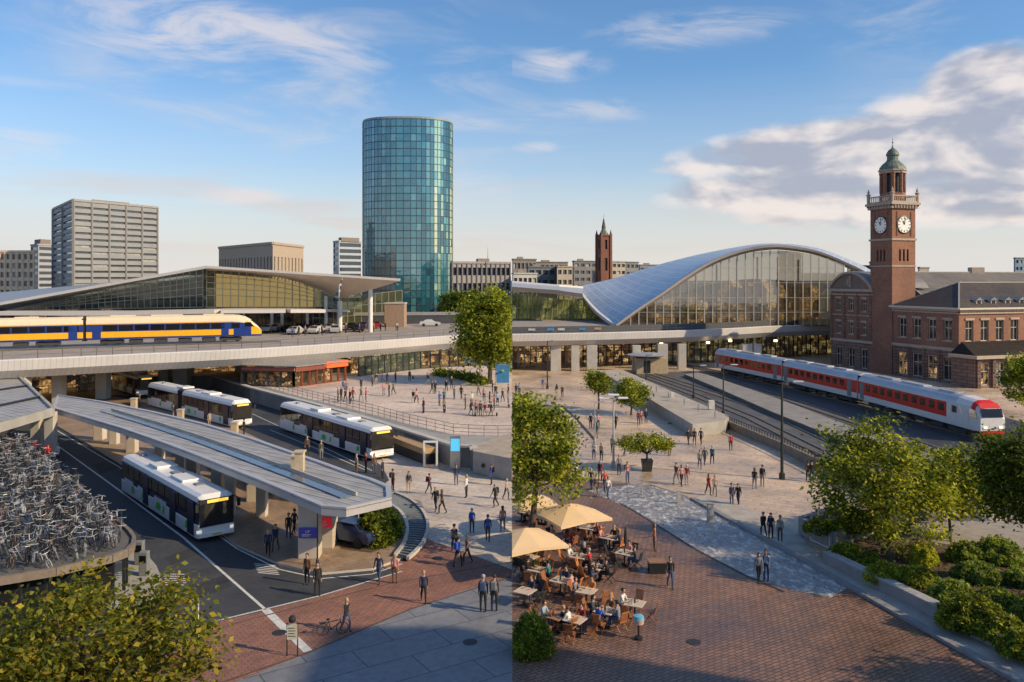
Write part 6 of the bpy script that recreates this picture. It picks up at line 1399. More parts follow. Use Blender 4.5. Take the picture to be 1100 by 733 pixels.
def body(name, pose):
    """one continuous skinned figure facing -Y; returns mesh with slots skin, top, trousers, shoes, eyes"""
    g = dict(lean=0, hipz=.93, armL=(.10, .02, -1), armR=(-.10, .02, -1), foreL=(.02, -.18, -1), foreR=(-.02, -.18, -1), legL=(.02, 0, -1), legR=(-.02, 0, -1), shinL=(0, .03, -1), shinR=(0, .03, -1)); g.update(pose)
    V3 = Vector; J, E, rad = {}, [], {}
    def j(k, p, r, par=None):
        J[k] = tuple(p); rad[k] = r
        if par: E.append((par, k))
    H_ = V3((0, 0, g['hipz'])); ln = g['lean']; up = V3((0, -math.sin(ln), math.cos(ln)))
    j('pelvis', H_, (.135, .11)); j('waist', H_ + up * .17, (.12, .095), 'pelvis'); j('chest', H_ + up * .37, (.15, .105), 'waist'); j('neckbase', H_ + up * .51, (.07, .06), 'chest'); j('neck', H_ + up * .57, .052, 'neckbase')
    hd = H_ + up * .645 + V3((0, -.02, 0)); j('jaw', hd, (.066, .075), 'neck'); j('skull', hd + V3((0, .01, .07)), (.080, .094), 'jaw'); j('crown', hd + V3((0, .015, .108)), (.055, .065), 'skull')
    j('nose', hd + V3((0, -.098, .035)), .014, 'jaw')
    for s, sd in ((1, 'L'), (-1, 'R')):
        sh_ = H_ + up * .465 + V3((s * .17, 0, 0)); j('sh' + sd, sh_, .058, 'chest')
        el_ = sh_ + V3(g['arm' + sd]).normalized() * .29; j('el' + sd, el_, .043, 'sh' + sd)
        fd = V3(g['fore' + sd]).normalized(); wr_ = el_ + fd * .25; j('wr' + sd, wr_, .029, 'el' + sd)
        pm = wr_ + fd * .07; j('palm' + sd, pm, (.036, .022), 'wr' + sd)
        for k, (off, l_) in enumerate(((-.026, .065), (-.009, .078), (.009, .075), (.026, .058))):
            b1 = pm + fd * .035 + V3((0, off, 0)) * (1 if abs(fd.y) < .7 else 0) + V3((off, 0, 0)) * (1 if abs(fd.y) >= .7 else 0); j(f'f{k}{sd}', b1 + fd * l_ * .5, .0095, 'palm' + sd); j(f'g{k}{sd}', b1 + fd * l_ + V3((-s * .015, 0, 0)), .008, f'f{k}{sd}')
        j('thumb' + sd, wr_ + fd * .06 + V3((-s * .01, -.045, 0)), .011, 'palm' + sd); 
        hp_ = H_ + V3((s * .09, 0, -.04)); j('hip' + sd, hp_, .092, 'pelvis'); kn = hp_ + V3(g['leg' + sd]).normalized() * .43; j('knee' + sd, kn, .062, 'hip' + sd)
        an_ = kn + V3(g['shin' + sd]).normalized() * .41; j('ank' + sd, an_, .042, 'knee' + sd); sv_ = V3(g['shin' + sd]).normalized(); ft = V3((0, -1, 0)) if sv_.z < -.6 else V3((0, -.8, -.5)); j('toe' + sd, an_ + ft * .16 + V3((0, 0, -.04)), (.042, .03), 'ank' + sd)
    def zone(a, b, t, c):
        if a in ('ankL', 'ankR') or (a.startswith('knee') and t > .93): return 3
        if a.startswith(('hip', 'knee')) or b.startswith(('hip', 'knee')) or (a == 'pelvis' and b == 'waist' and t < .25): return 2
        if b.startswith(('wr', 'palm', 'f', 'g', 'thumb')) and not b.startswith('wr'): return 0
        if a in ('neckbase', 'neck', 'jaw', 'skull') : return 0
        if b in ('jaw', 'skull', 'crown', 'nose', 'neck'): return 0
        return 1
    me = skin_mesh(name, J, E, rad, 'pelvis', zone); lowz = min(v.co.z for v in me.vertices)
    bm = bmesh.new(); bm.from_mesh(me)
    hc = V3(J['skull'])
    for s in (-1, 1):
        q = hc + V3((s * .032, -.090, -.028)); vs = [bm.verts.new(q + V3(d)) for d in ((-.013, 0, 0), (0, -.003, -.008), (.013, 0, 0), (0, -.003, .008))]; f = bm.faces.new(vs); f.material_index = 4
        q = hc + V3((s * .079, .01, -.03)); vs = [bm.verts.new(q + V3(d)) for d in ((0, -.015, 0), (s * .015, .015, .02), (0, .02, 0), (0, 0, -.03))]; f = bm.faces.new(vs); f.material_index = 0
    q = hc + V3((0, -.092, -.085)); vs = [bm.verts.new(q + V3(d)) for d in ((-.022, .004, 0), (0, -.003, -.006), (.022, .004, 0), (0, -.003, .006))]; f = bm.faces.new(vs); f.material_index = 4
    bmesh.ops.translate(bm, verts=bm.verts, vec=(0, 0, -lowz if not g.get('seat') else 0)); bm.to_mesh(me); bm.free()
    hc = hc + V3((0, 0, -lowz if not g.get('seat') else 0)); back = V3(J['chest']) + V3((0, .16, -lowz if not g.get('seat') else 0))
    for m_ in (skin, CM['navy'], CM['black'], shoe, black): me.materials.append(m_)
    return me, hc, back
def hairmesh(hc, long_, name='hair'):
    mb = MB(); mb.smooth = True; n = 12; prof = [(.02, .098), (.06, .088), (.088, .06), (.098, .03), (.096, -.01), (.09, -.05)]
    if long_: prof += [(.085, -.10), (.09, -.17), (.06, -.22)]
    vs = []
    for r, z in prof:
        for i in range(n):
            t = 2 * math.pi * i / n; y = math.sin(t) * r * 1.12 + .018
            if z < .045 and y < -.02: y = -.02 + (y + .02) * .35
            vs.append(hc + Vector((math.cos(t) * r, y, z)))
    fs = [(k * n + i, k * n + (i + 1) % n, (k + 1) * n + (i + 1) % n, (k + 1) * n + i) for k in range(len(prof) - 1) for i in range(n)]
    mb.add(vs, [f[::-1] for f in fs] + [tuple(range(n))]); me = bpy.data.meshes.new(name); me.from_pydata([tuple(v) for v in mb.v], [], mb.f); me.polygons.foreach_set('use_smooth', [True] * len(mb.f)); me.materials.append(HAIR['dark']); me.update(); return me
POSE = {
 'standing': dict(legL=(.05, 0, -1), legR=(-.05, 0, -1)),
 'walking': dict(lean=.05, legL=(.01, -.42, -1), shinL=(0, .12, -1), legR=(-.01, .30, -1), shinR=(0, .62, -1), armL=(.12, .35, -1), foreL=(0, .05, -1), armR=(-.12, -.30, -1), foreR=(.02, -.55, -1), hipz=.9),
 'striding': dict(lean=.06, legR=(-.01, -.5, -1), shinR=(0, -.02, -1), legL=(.01, .32, -1), shinL=(0, .5, -1), armR=(-.12, .38, -1), foreR=(0, .1, -1), armL=(.12, -.35, -1), foreL=(-.02, -.6, -1), hipz=.88),
 'standing with folded arms': dict(armL=(.16, -.18, -1), foreL=(-1, -.55, .12), armR=(-.16, -.18, -1), foreR=(1, -.6, .05), legL=(.09, 0, -1)),
 'looking at a phone': dict(armL=(.10, -.1, -1), foreL=(-.35, -1, .45), armR=(-.12, .02, -1), foreR=(0, -.12, -1), legR=(-.08, -.05, -1), lean=.04),
 'sitting': dict(seat=1, hipz=.53, lean=.12, legL=(.12, -1, -.06), legR=(-.12, -1, -.06), shinL=(0, .05, -1), shinR=(0, -.1, -1), armL=(.12, -.5, -1), foreL=(-.1, -1, .15), armR=(-.12, -.5, -1), foreR=(.1, -1, .2))}
BM = {k: body('body', v) for k, v in POSE.items()}
HM = {(k, l): hairmesh(BM[k][1], l) for k in BM for l in (0, 1)}
used_labels = set(); PN = 0
bagm = {}
def person(px, py, top, bot, pose='standing', face=0, z=0, place='', long_=0, hair=None, group=None, loc=None, bag=None, h=1.0):
    global PN
    PN += 1; p = loc or W(px, py, z); me, hc, back = BM[pose]
    if abs(p.x) < .35: p.x = .35 if p.x >= 0 and px > 550 else -.35
    hk = hair or random.choice(['dark', 'dark', 'brown', 'brown', 'fair', 'grey'])
    pose_w = {'standing with folded arms': 'cross-armed', 'looking at a phone': 'phone-checking'}.get(pose, pose)
    base = f'{pose_w} person in {top} top and {bot} trousers {place}'.strip()
    if len(base.split()) > 16: base = f'{pose_w} person in {top} and {bot} {place}'
    if len(base.split()) > 16: base = f'{pose_w} person in {top} {place}'
    tries = [base, ' '.join(f'{hk}-haired {pose_w} person in {top} and {bot} {place}'.split()[:99])]
    if len(tries[1].split()) > 16: tries.pop()
    lab = next((t for t in tries if t not in used_labels), None)
    k = 0
    while lab is None:
        top = random.choice(list(CL)); bot = random.choice(['black', 'dark grey', 'denim', 'navy', 'beige', 'grey', 'brown']); t = f'{pose_w} person in {top} and {bot} {place}'.strip(); lab = t if t not in used_labels and len(t.split()) < 17 else None
    used_labels.add(lab)
    s = h * random.uniform(.96, 1.05); r = thing('person', lab, 'person', p, face, group); r.scale = (s, s, s)
    o = bpy.data.objects.new('body', me); COL.objects.link(o); adopt(o, r)
    for i, m_ in ((1, CM[top]), (2, CM[bot])): o.material_slots[i].link = 'OBJECT'; o.material_slots[i].material = m_
    hh = bpy.data.objects.new('hair', HM[(pose, long_)]); COL.objects.link(hh); adopt(hh, r); hh.material_slots[0].link = 'OBJECT'; hh.material_slots[0].material = HAIR[hk]
    if bag:
        b = thing('backpack', f'{bag} backpack on the back of the {lab.split(" trousers")[0].replace("person in ", "")} trousers {pose} person {place}'[:95], 'backpack', p, face); b.scale = (s, s, s); b['label'] = f'{bag} backpack on the {top}-clad person {place}'
        if b['label'] in used_labels: b['label'] = f'{bag} backpack on the {top} and {bot} clad person {place}'
        if b['label'] in used_labels: b['label'] = f'{bag} backpack on the {pose} {top} and {bot} clad person {place}'
        used_labels.add(b['label'])
        mb = MB(); c = back; mb.box(c.x - .14, c.x + .14, c.y - .05, c.y + .13, c.z - .26, c.z + .16); ob_ = mb.build('bag_body', CM.get(bag, CM['black']), None, bev=.05); adopt(ob_, b)
        mb = MB()
        for s_ in (-.1, .1): mb.path([(c.x + s_, c.y - .02, c.z + .12), (c.x + s_, c.y - .16, c.z + .16), (c.x + s_, c.y - .29, c.z + .05), (c.x + s_, c.y - .27, c.z - .15)], .018, 5)
        so2 = mb.build('straps', black, None); adopt(so2, b)
    return r
D = R; pe = person; cr = 'crossing '
pe(372, 679, 'black', 'denim', 'walking', D(60), place='beside the bicycle on the red paving', long_=1, hair='fair')
pe(455, 648, 'navy', 'black', 'walking', D(10), place='alone on the red paving band', hair='fair')
pe(519, 658, 'navy', 'black', 'standing', D(175), place='left of the pair on the grey slabs', bag='denim', h=1.08)
pe(531, 657, 'dark grey', 'black', 'standing', D(170), place='right of the pair on the grey slabs', bag='grey', h=1.1)
pe(407, 627, 'navy', 'denim', 'walking', D(-15), place='left of the pink-coated person')
pe(424, 627, 'pink', 'brown', 'standing', D(170), place='on the crossing by the curved stair', long_=1, hair='fair')
pe(341, 640, 'black', 'black', 'standing', D(20), place='right of two at the road edge')
pe(330, 628, 'brown', 'black', 'standing', D(-20), place='left of two at the road edge')
pe(288, 598, 'navy', 'black', 'walking', D(15), z=.14, place='left of two on the bus platform'); pe(296, 592, 'navy', 'dark grey', 'striding', D(-10), z=.14, place='right of two on the bus platform')
pe(310, 579, 'black', 'navy', 'standing', D(10), z=.14, place='behind the front canopy column'); pe(316, 574, 'dark grey', 'black', 'walking', D(150), z=.14, place='deep under the canopy tip')
pe(52, 498, 'red', 'black', 'walking', D(10), place='left of two walking past the left canopy'); pe(62, 497, 'white', 'navy', 'standing', D(-20), place='right of two walking past the left canopy')
pe(492, 609, 'blue', 'black', 'striding', D(140), place='by the red paving edge', bag='blue'); pe(502, 605, 'brown', 'black', 'striding', D(-60), place='passing the blue backpack wearer', long_=1)
pe(488, 593, 'dark grey', 'black', 'walking', D(200), place='above the red paving corner'); pe(507, 573, 'blue', 'navy', 'standing', D(175), place='left of two blue-clad walkers', bag='blue'); pe(524, 582, 'navy', 'dark grey', 'walking', D(180), place='right of two blue-clad walkers', bag='blue')
pe(540, 572, 'pink', 'grey', 'walking', D(190), place='near the seam on the lower plaza', long_=1)
for a in [(422, 527, 'brown', 'black', 'standing'), (439, 530, 'dark grey', 'beige', 'standing'), (461, 531, 'maroon', 'dark grey', 'walking'), (468, 549, 'black', 'black', 'walking'), (475, 552, 'brown', 'black', 'striding'), (490, 521, 'navy', 'denim', 'standing'), (501, 535, 'white', 'black', 'standing'), (532, 545, 'olive', 'black', 'walking'), (544, 537, 'beige', 'dark grey', 'walking'), (528, 521, 'blue', 'navy', 'standing'), (411, 514, 'navy', 'black', 'standing'), (402, 509, 'brown', 'denim', 'standing'), (393, 508, 'maroon', 'black', 'standing with folded arms'), (383, 509, 'beige', 'brown', 'standing')]:
    pl = 'on the pavement beyond the canopy tip' if a[0] < 470 else 'below the concrete bastion block'
    if a[1] < 516 and a[0] < 420: pl = 'waiting in front of the parked bus'
    pe(a[0], a[1], a[2], a[3], a[4], D(random.uniform(-180, 180)), place=pl, bag=random.choice([None, None, 'black', 'navy']) if a[0] > 415 else None, long_=random.random() < .3)
tops = ['black', 'navy', 'dark grey', 'black', 'navy', 'dark grey', 'black', 'brown', 'grey', 'white', 'red', 'blue', 'beige', 'brown', 'pink', 'olive', 'teal', 'pale blue', 'maroon']; bots = ['black', 'dark grey', 'denim', 'black', 'navy', 'navy', 'beige', 'brown', 'grey']
UP = [(412, 425), (418, 426), (422.5, 424), (444, 433), (447.5, 433), (464, 423), (467.5, 423), (479.5, 421), (485, 418), (488, 429), (495.5, 429), (472, 436), (477, 433), (455, 444), (477.5, 444), (506, 446), (507, 436), (511.5, 445.6), (516, 447), (521, 448), (527.5, 447.5), (526, 437), (531, 441), (534.5, 436), (514, 425), (459, 414), (481, 411), (416, 413), (411, 411), (529, 423), (532.5, 427), (546, 427.5), (546, 437), (363, 431.6), (366.5, 430), (371, 432), (376, 434), (379, 431), (388, 431), (393, 431.6), (372, 423), (368.5, 421), (388, 418.6), (400, 415), (404, 413), (425, 411), (440, 410), (500, 440), (520, 431), (540, 432)]
def where(px, py):
    if px < 385: return 'on the plaza in front of the shop kiosk'
    if px < 430: return 'at the shop end of the upper plaza'
    if py < 416: return 'at the shaded rear of the upper plaza'
    if px < 500: return 'in the middle of the upper plaza'
    return 'near the awning on the upper plaza'
used_combo = set()
def combo(pose, place):
    while True:
        c = (random.choice(tops), random.choice(bots))
        if (c, pose, place) not in used_combo: used_combo.add((c, pose, place)); return c
poses = ['standing', 'walking', 'striding', 'standing', 'looking at a phone']
for px, py in UP:
    po = random.choice(poses); pl = where(px, py); c = combo(po, pl); pe(px, py, c[0], c[1], po, D(random.uniform(-180, 180)), z=UZ, place=pl, long_=random.random() < .35)
# benches on the upper plaza
for k, (px, py) in enumerate([(466, 443), (522, 447), (536, 438), (452, 407)]):
    p = W(px, py, UZ); bn = thing('bench', ['bench in the middle of the upper plaza', 'bench among the crowd near the plaza wall', 'bench nearest the blue banner', 'long bench in the shade before the concourse'][k], 'bench', p, 0); mb = MB(); mb.box(p.x - 1.5, p.x + 1.5, p.y - .25, p.y + .25, UZ + .42, UZ + .5); mb.build('seat', M('bench_pale', (.5, .48, .45), .6), bn)
    for s in (-1.2, 1.2): mb = MB(); mb.box(p.x + s - .08, p.x + s + .08, p.y - .22, p.y + .22, UZ, UZ + .42); mb.build('leg', dark, bn)
RP = [(598, 426), (604, 427), (583, 418), (554.5, 424.6), (558, 424), (634.5, 460.6), (639.5, 461), (642.5, 461), (641, 471), (661.5, 461), (686, 457), (688.5, 455), (694, 455), (638, 494), (646, 495), (671, 490), (719, 490), (658, 487), (739.6, 478), (746, 478), (753, 478), (751.6, 503.7), (757, 499.6), (765, 499), (726.5, 520), (732, 522), (737.7, 521.5), (761, 532), (768, 533), (786, 543), (793, 543), (810.5, 525.6), (819, 523), (820, 577), (828, 580), (838, 583), (619, 516), (635, 526), (640, 534), (644.6, 516), (649.5, 528), (653, 535), (665, 510.5), (674, 519), (868, 517), (872, 518), (878.5, 516), (815, 625), (823, 624)]
OVR = {(739.6, 478): ('black', 'black'), (746, 478): ('black', 'dark grey'), (753, 478): ('dark grey', 'black'), (619, 516): ('white', 'black'), (644.6, 516): ('red', 'dark grey'), (649.5, 528): ('red', 'black'), (653, 535): ('white', 'denim'), (815, 625): ('grey', 'black'), (823, 624): ('pale blue', 'navy'), (820, 577): ('black', 'black'), (828, 580): ('navy', 'black'), (838, 583): ('grey', 'dark grey'), (786, 543): ('navy', 'denim'), (793, 543): ('black', 'navy')}
def where_r(px, py):
    if py < 432: return 'far back near the concourse'
    if py < 475 and px < 700: return 'between the small plaza trees'
    if px < 690 and py > 505: return 'beside the water channel edge'
    if px < 730 and py < 500: return 'near the potted shrub and lamp post'
    if px > 860: return 'by the grille fence behind the tall lamp'
    if py > 600: return 'at the lower tip of the fountain water'
    if py > 550: return 'on the walkway beside the planter box'
    if px > 775: return 'on the open slabs left of the tall lamp'
    if py > 510: return 'just above the stone fountain posts'
    return 'near the end of the concrete ramp'
for px, py in RP:
    po = random.choice(poses[:4]); pl = where_r(px, py); c = OVR.get((px, py)) or combo(po, pl); pe(px, py, c[0], c[1], po, D(random.choice([0, 180, 20, 160, -20]) + random.uniform(-30, 30)), place=pl, long_=random.random() < .35, bag=random.choice([None, None, None, 'black']) if py > 470 else None)
pe(785, 484, 'red', 'black', 'standing', D(180), place='alone by the low fence wall'); pe(720, 632, 'black', 'denim', 'walking', D(0), place='alone right of the cafe terrace', hair='brown'); pe(703, 592, 'orange', 'brown', 'standing', D(90), place='at the edge between cafe and water', long_=1)
# deck and undercroft people
for k in range(12): x = random.uniform(1, 27); y = 155 + x * .2 + random.uniform(0, 5); c = combo('standing', 'in the shade under the curved deck'); pe(0, 0, c[0], c[1], 'standing', D(random.uniform(-180, 180)), loc=Vector((x, y, 0)), place='in the shade under the curved deck')
for k in range(16): x = random.uniform(-38, -22); y = 146 + (x + 38) * .9 + random.uniform(-2, 6); c = combo('standing', 'on the deck before the station hall'); pe(0, 0, c[0], c[1], 'standing', D(random.uniform(-180, 180)), loc=Vector((x, y, ZD)), place='on the deck before the station hall')

# parked cars on the deck
carglass = tdark; ccol = [('white', (.62, .62, .60)), ('silver', (.42, .43, .45)), ('black', (.02, .02, .025)), ('dark blue', (.03, .05, .12)), ('red', (.35, .03, .03)), ('pale grey', (.5, .5, .5))]
def car(label, x, y, z, rz, col, group=None):
    r = thing('parked_car', label, 'car', (x, y, z), rz, group); T_ = Matrix.Translation((x, y, z)) @ Matrix.Rotation(rz, 4, 'Z')
    pf = [(-2.15, .35), (-2.2, .75), (-2.05, 1.0), (-1.5, 1.05), (-.95, 1.42), (.35, 1.45), (1.1, .98), (1.95, .85), (2.15, .6), (2.15, .35)]
    mb = MB(T_); n = len(pf); vs = []
    for y_, k in ((-.85, 1), (.85, 1)): vs += [(a, y_ * (.82 if b > 1.1 else 1), b) for a, b in pf]
    mb.add(vs, [tuple(range(n)), tuple(range(2 * n - 1, n - 1, -1))] + [((i + 1) % n, i, n + i, n + (i + 1) % n) for i in range(n)]); mb.build('body', M('paint_' + col[0].replace(' ', '_'), col[1], .2, .2, var=.03), r)
    for a, b_ in (((-1.42, 1.08), (-.98, 1.38)), ((1.02, 1.02), (.42, 1.39))):
        mb = MB(T_); mb.poly([(a[0] * 1.02, -.72, a[1] + .03), (a[0] * 1.02, .72, a[1] + .03), (b_[0] * 1.05, .62, b_[1] + .03), (b_[0] * 1.05, -.62, b_[1] + .03)][::(1 if a[0] > 0 else -1)]); mb.build('windscreen', carglass, r)
    for s in (-1, 1):
        mb = MB(T_); mb.poly([(-1.15, s * .80, 1.08), (.85, s * .80, 1.06), (.3, s * .725, 1.38), (-.85, s * .725, 1.38)][::(1 if s < 0 else -1)]); mb.build('side_window', carglass, r)
        for x_ in (-1.35, 1.35):
            w_ = MB(T_); w_.lathe([(.2, -.1), (.32, -.1), (.32, .1), (.2, .1)], 12, (x_, s * .8, .32), axis='y'); w_.build('wheel', tyre, r)
        mb = MB(T_); mb.box(2.08, 2.17, s * .6 - .18, s * .6 + .18, .62, .74); mb.build('headlight', lampm, r)
nm_c = {}
for k, (px, dy) in enumerate([(287, 158), (298, 160), (310, 159), (322, 162), (333, 160), (345, 163), (356, 161), (368, 164), (380, 166), (392, 168), (404, 171), (318, 152), (340, 154), (360, 156), (385, 160)]):
    c = ccol[k % 6]; nm_c[c[0]] = nm_c.get(c[0], 0) + 1
    car(f'{c[0]} car parked on the deck in the {"front" if k > 10 else "rear"} row, {["leftmost", "middle", "rightmost"][min(2, nm_c[c[0]] - 1)]} of its colour', (px - 550) / F * dy, dy, ZD, R(random.choice([80, 95, 100])), c, 'cars parked on the viaduct deck')
car('dark blue car parked in the planted yard under the canopy tip', *W(376, 582, .14).xy, .14, R(150), ccol[3])
car('white car parked near the foot of the round glass tower', (462 - 550) / F * 178, 178, ZD, R(5), ccol[0]); 
# lamp posts
def lamp(label, px, py, h, kind='single', mat=None, r0=.11, z=0, yy=None):
    p = W(px, py, z) if yy is None else Vector(((px - 550) / F * yy, yy, z)); r = thing('lamp_post', label, 'lamp post', p); mat = mat or M('post_green', (.035, .045, .042), .5, .4)
    mb = MB(); mb.lathe([(r0 * 1.8, 0), (r0 * 1.8, .5), (r0, .6), (r0 * .6, h)], 10, p); mb.build('post', mat, r)
    if kind == 'double':
        for s in (-1, 1): mb = MB(); mb.bar(p + Vector((0, 0, h)), p + Vector((s * .8, 0, h + .05)), .08, .08); mb.build('arm', mat, r); mb = MB(); mb.box(p.x + s * .85 - .45, p.x + s * .85 + .45, p.y - .3, p.y + .3, h, h + .12); mb.build('lamp_head', white, r, bev=.03)
        mb = MB(); mb.box(p.x - .5, p.x + .5, p.y - .3, p.y + .3, h + .28, h + .4); mb.build('lamp_head', white, r, bev=.03)
    else:
        mb = MB(); mb.bar(p + Vector((0, 0, h)), p + Vector((1.3, 0, h + .1)), .08, .08); mb.build('arm', mat, r); mb = MB(); mb.box(p.x + .9, p.x + 1.8, p.y - .16, p.y + .16, h + .04, h + .16); mb.build('lamp_head', M('lamp_grey', (.5, .5, .5), .4), r, bev=.03)
    return r
lamp('tall dark green lamp post in front of the red train', 840, 515, 8.2, r0=.14); lamp('dark lamp post standing at the end of the concrete ramp', 777, 446, 6.2); lamp('white double-headed lamp post beside the potted shrub', 659, 502, 6.2, 'double', M('post_grey', (.40, .40, .39), .5))
lamp('thin dark lamp post on the far plaza near the concourse', 588, 418, 7.4); lamp('dark lamp post beside the small tree pair', 694, 418, 5.2); lamp('short dark lamp post on the tram platform', 745, 428, 4.6); lamp('grey mast among the walkers left of the lamp post', 639, 476, 4.2, mat=M('post_grey', (.40, .40, .39), .5), r0=.06)
lamp('slim grey post in front of the canopy tip planting', 385, 586, 3.2, mat=M('post_grey', (.40, .40, .39), .5), r0=.05); lamp('dark signal post at the kerb by the front canopy column', 341, 611, 3.4, r0=.05)
for k, (px, py) in enumerate([(722, 440), (765, 450), (692, 428)]):
    p = W(px - 1, py - 2, .5 if k else 0); r = thing('signal_box', ['white signal cabinet on a post between the tracks', 'second white signal cabinet nearer the ramp end', 'farthest white signal cabinet beside the tram tracks'][k], 'cabinet', p); mb = MB(); mb.tube(p, p + Vector((0, 0, 1.0)), .07); mb.build('post', dark, r); mb = MB(); mb.box(p.x - .35, p.x + .35, p.y - .25, p.y + .25, p.z + .9, p.z + 2.0); mb.build('cabinet', M('cab_white', (.6, .56, .5), .6), r, bev=.04)
# stone fountain posts, bollards, small signs
for k, (px, py) in enumerate([(763, 561), (729, 541), (690, 531)]):
    p = W(px, py); r = thing('stone_post', ['larger stone post rising from the fountain water', 'slim stone post at the top end of the fountain kerb', 'short thin stake at the back of the fountain water'][k], 'bollard', p); mb = MB(); h = (1.3, .95, .8)[k]; w_ = (.2, .13, .06)[k]; mb.box(p.x - w_, p.x + w_, p.y - w_, p.y + w_, 0, h); mb.build('post', M('post_stone', (.40, .38, .35), .7, var=.2, scale=4), r)
    mb = MB(); mb.box(p.x - w_ * 1.15, p.x + w_ * 1.15, p.y - w_ * 1.15, p.y + w_ * 1.15, h, h + .05); mb.build('cap', concrete, r)
p = W(314, 705); r = thing('info_sign', 'white notice board on two legs at the end of the white road line', 'sign', p); mb = MB(); mb.box(p.x - .24, p.x + .24, p.y - .03, p.y + .03, .75, 1.45); mb.build('panel', M('sign_cream', (.62, .58, .45), .5), r); 
for s in (-.24, .24): mb = MB(); mb.tube(p + Vector((s, 0, 0)), p + Vector((s, 0, 1.5)), .03); mb.build('leg', dark, r)
mb = MB(); mb.lathe([(.05, 1.5), (.15, 1.56), (.17, 1.68), (.12, 1.8), (.02, 1.85)], 12, p); mb.build('dome', black, r)
mb = MB()
for k in range(4): mb.box(p.x - .17, p.x + .15 - .04 * (k % 2), p.y - .045, p.y - .032, .9 + k * .12, .93 + k * .12)
mb.build('text_lines', M('ink', (.08, .08, .08), .8), r)
p = W(213, 690); r = thing('banner_pole', 'thin white pole with a folded pennant beside the autumn tree', 'pole', p); mb = MB(); mb.tube(p, p + Vector((0, 0, 2.2)), .03); mb.build('pole', white, r); mb = MB(); mb.add([p + Vector((0, 0, 2.2)), p + Vector((-.12, 0, 2.3)), p + Vector((.06, .1, 1.7))], [(0, 1, 2)]); mb.build('pennant', white, r)
# bicycle by the walker on red paving
r = copy_tree(protos[0][0]); r.location = W(357, 682); r.rotation_euler = (R(4), 0, R(15)); r['label'] = 'black bicycle standing beside the walker on the red paving'; del r['group']
# info totem with blue screen
p = W(489, 505); r = thing('info_totem', 'bright blue screen totem against the bastion wall', 'sign', p); mb = MB(); mb.box(p.x - .45, p.x + .45, p.y - .08, p.y + .08, 0, 3.0); mb.build('case', steel, r); mb = MB(); mb.box(p.x - .4, p.x + .4, p.y - .1, p.y - .085, 1.7, 2.8); mb.build('screen', M('screen_blue', (.08, .42, .65), .3, emit=.8), r)
# waste bins at the bike shed island
for k, (px, py) in enumerate([(150, 606), (155, 618)]):
    p = W(px, py, .13); r = thing('bike_parking_column', ['grey parking machine on the traffic island nearer the road', 'second grey machine lower on the traffic island'][k], 'machine', p); mb = MB(); mb.box(p.x - .25, p.x + .25, p.y - .2, p.y + .2, .13, 1.5); mb.build('case', bgrey, r, bev=.04); mb = MB(); mb.box(p.x - .18, p.x + .18, p.y - .22, p.y - .205, .9, 1.3); mb.build('screen', tdark, r)

for k, (px, py) in enumerate([(144, 440), (194, 453), (252, 468)]):
    p = W(px, py, .14); r = thing('cream_post', ['cream concrete post on the strip behind the canopy, farthest away', 'middle cream concrete post on the strip behind the canopy', 'cream concrete post nearest the lane markings behind the canopy'][k], 'bollard', p); mb = MB(); mb.box(p.x - .32, p.x + .32, p.y - .32, p.y + .32, .1, 1.5); mb.build('post', M('vent_cream', (.56, .44, .30), .7), r); mb = MB(); mb.box(p.x - .38, p.x + .38, p.y - .38, p.y + .38, 1.5, 1.62); mb.build('cap', conc_l, r)
for px, py in [(150, 437), (186, 450), (262, 467), (330, 489), (345, 494), (225, 459)]: c = combo('standing', 'on the strip between canopy and buses'); pe(px, py, c[0], c[1], 'standing', D(random.uniform(-180, 180)), z=.14, place='on the strip between canopy and buses')
# ---------------------------------------------------------------- trees and planting
def tr_at(px_c, py_c, Y, rx, rz_, base_px, base_py_z, **k): pass
def crown_at(px, py, Y): return Q(px, py, Y)
Yb = 34
b = Vector(((112 - 550) / F * 27, 27, 0)); c = Vector((-13.6, 26.5, 4.5))
tree('large autumn tree with olive and golden leaves at the lower left corner', b, 9, .32, c, (4.5, 3.4, 3.2), 200, 95, .42, .11, LA, limbs=80)
b = W(522, 452, UZ); Yc = b.y
tree('big green plane tree standing at the right edge of the upper plaza', Vector(((526 - 550) / F * 122, 122, UZ)), 9, .35, Q(525, 359, 122), (4.6, 4.2, 6.6), 190, 110, .8, .24, LM, cut='left', limbs=24)
tree('large leafy tree beside the cafe umbrellas at the seam', W(566, 600), 9, .24, Q(575, 487, 52), (2.8, 2.6, 4.0), 110, 120, .5, .14, LM, cut='right', limbs=40)
tree('small clipped plaza tree farthest from the cafe', W(643, 440), 5, .14, Q(643, 412, 109), (1.5, 1.5, 1.9), 36, 90, .36, .16, LM, limbs=10)
tree('small clipped plaza tree nearer the white lamp post', W(678, 446), 5, .14, Q(678, 424, 105), (1.9, 1.8, 2.2), 44, 90, .38, .16, LM, limbs=10)
pb_ = W(695, 506); ps = thing('potted_shrub', 'wide feathery shrub growing in a square dark pot', 'plant', pb_)
mb = MB(); mb.add([pb_ + Vector(v) for v in ((-.36, -.36, 0), (.36, -.36, 0), (.36, .36, 0), (-.36, .36, 0), (-.48, -.48, 1.0), (.48, -.48, 1.0), (.48, .48, 1.0), (-.48, .48, 1.0))], [(0, 3, 2, 1), (0, 1, 5, 4), (1, 2, 6, 5), (2, 3, 7, 6), (3, 0, 4, 7)]); mb.box(pb_.x - .44, pb_.x + .44, pb_.y - .44, pb_.y + .44, .88, .94); mb.build('pot', M('pot_dark', (.03, .035, .03), .5), ps)
cen, pts, mi = clump_points(pb_ + Vector((0, 0, 2.35)), (2.4, 1.8, .75), 46, 120, .3); mb = MB(); mb.tube(pb_ + Vector((0, 0, .9)), pb_ + Vector((0, 0, 1.7)), .09, .07)
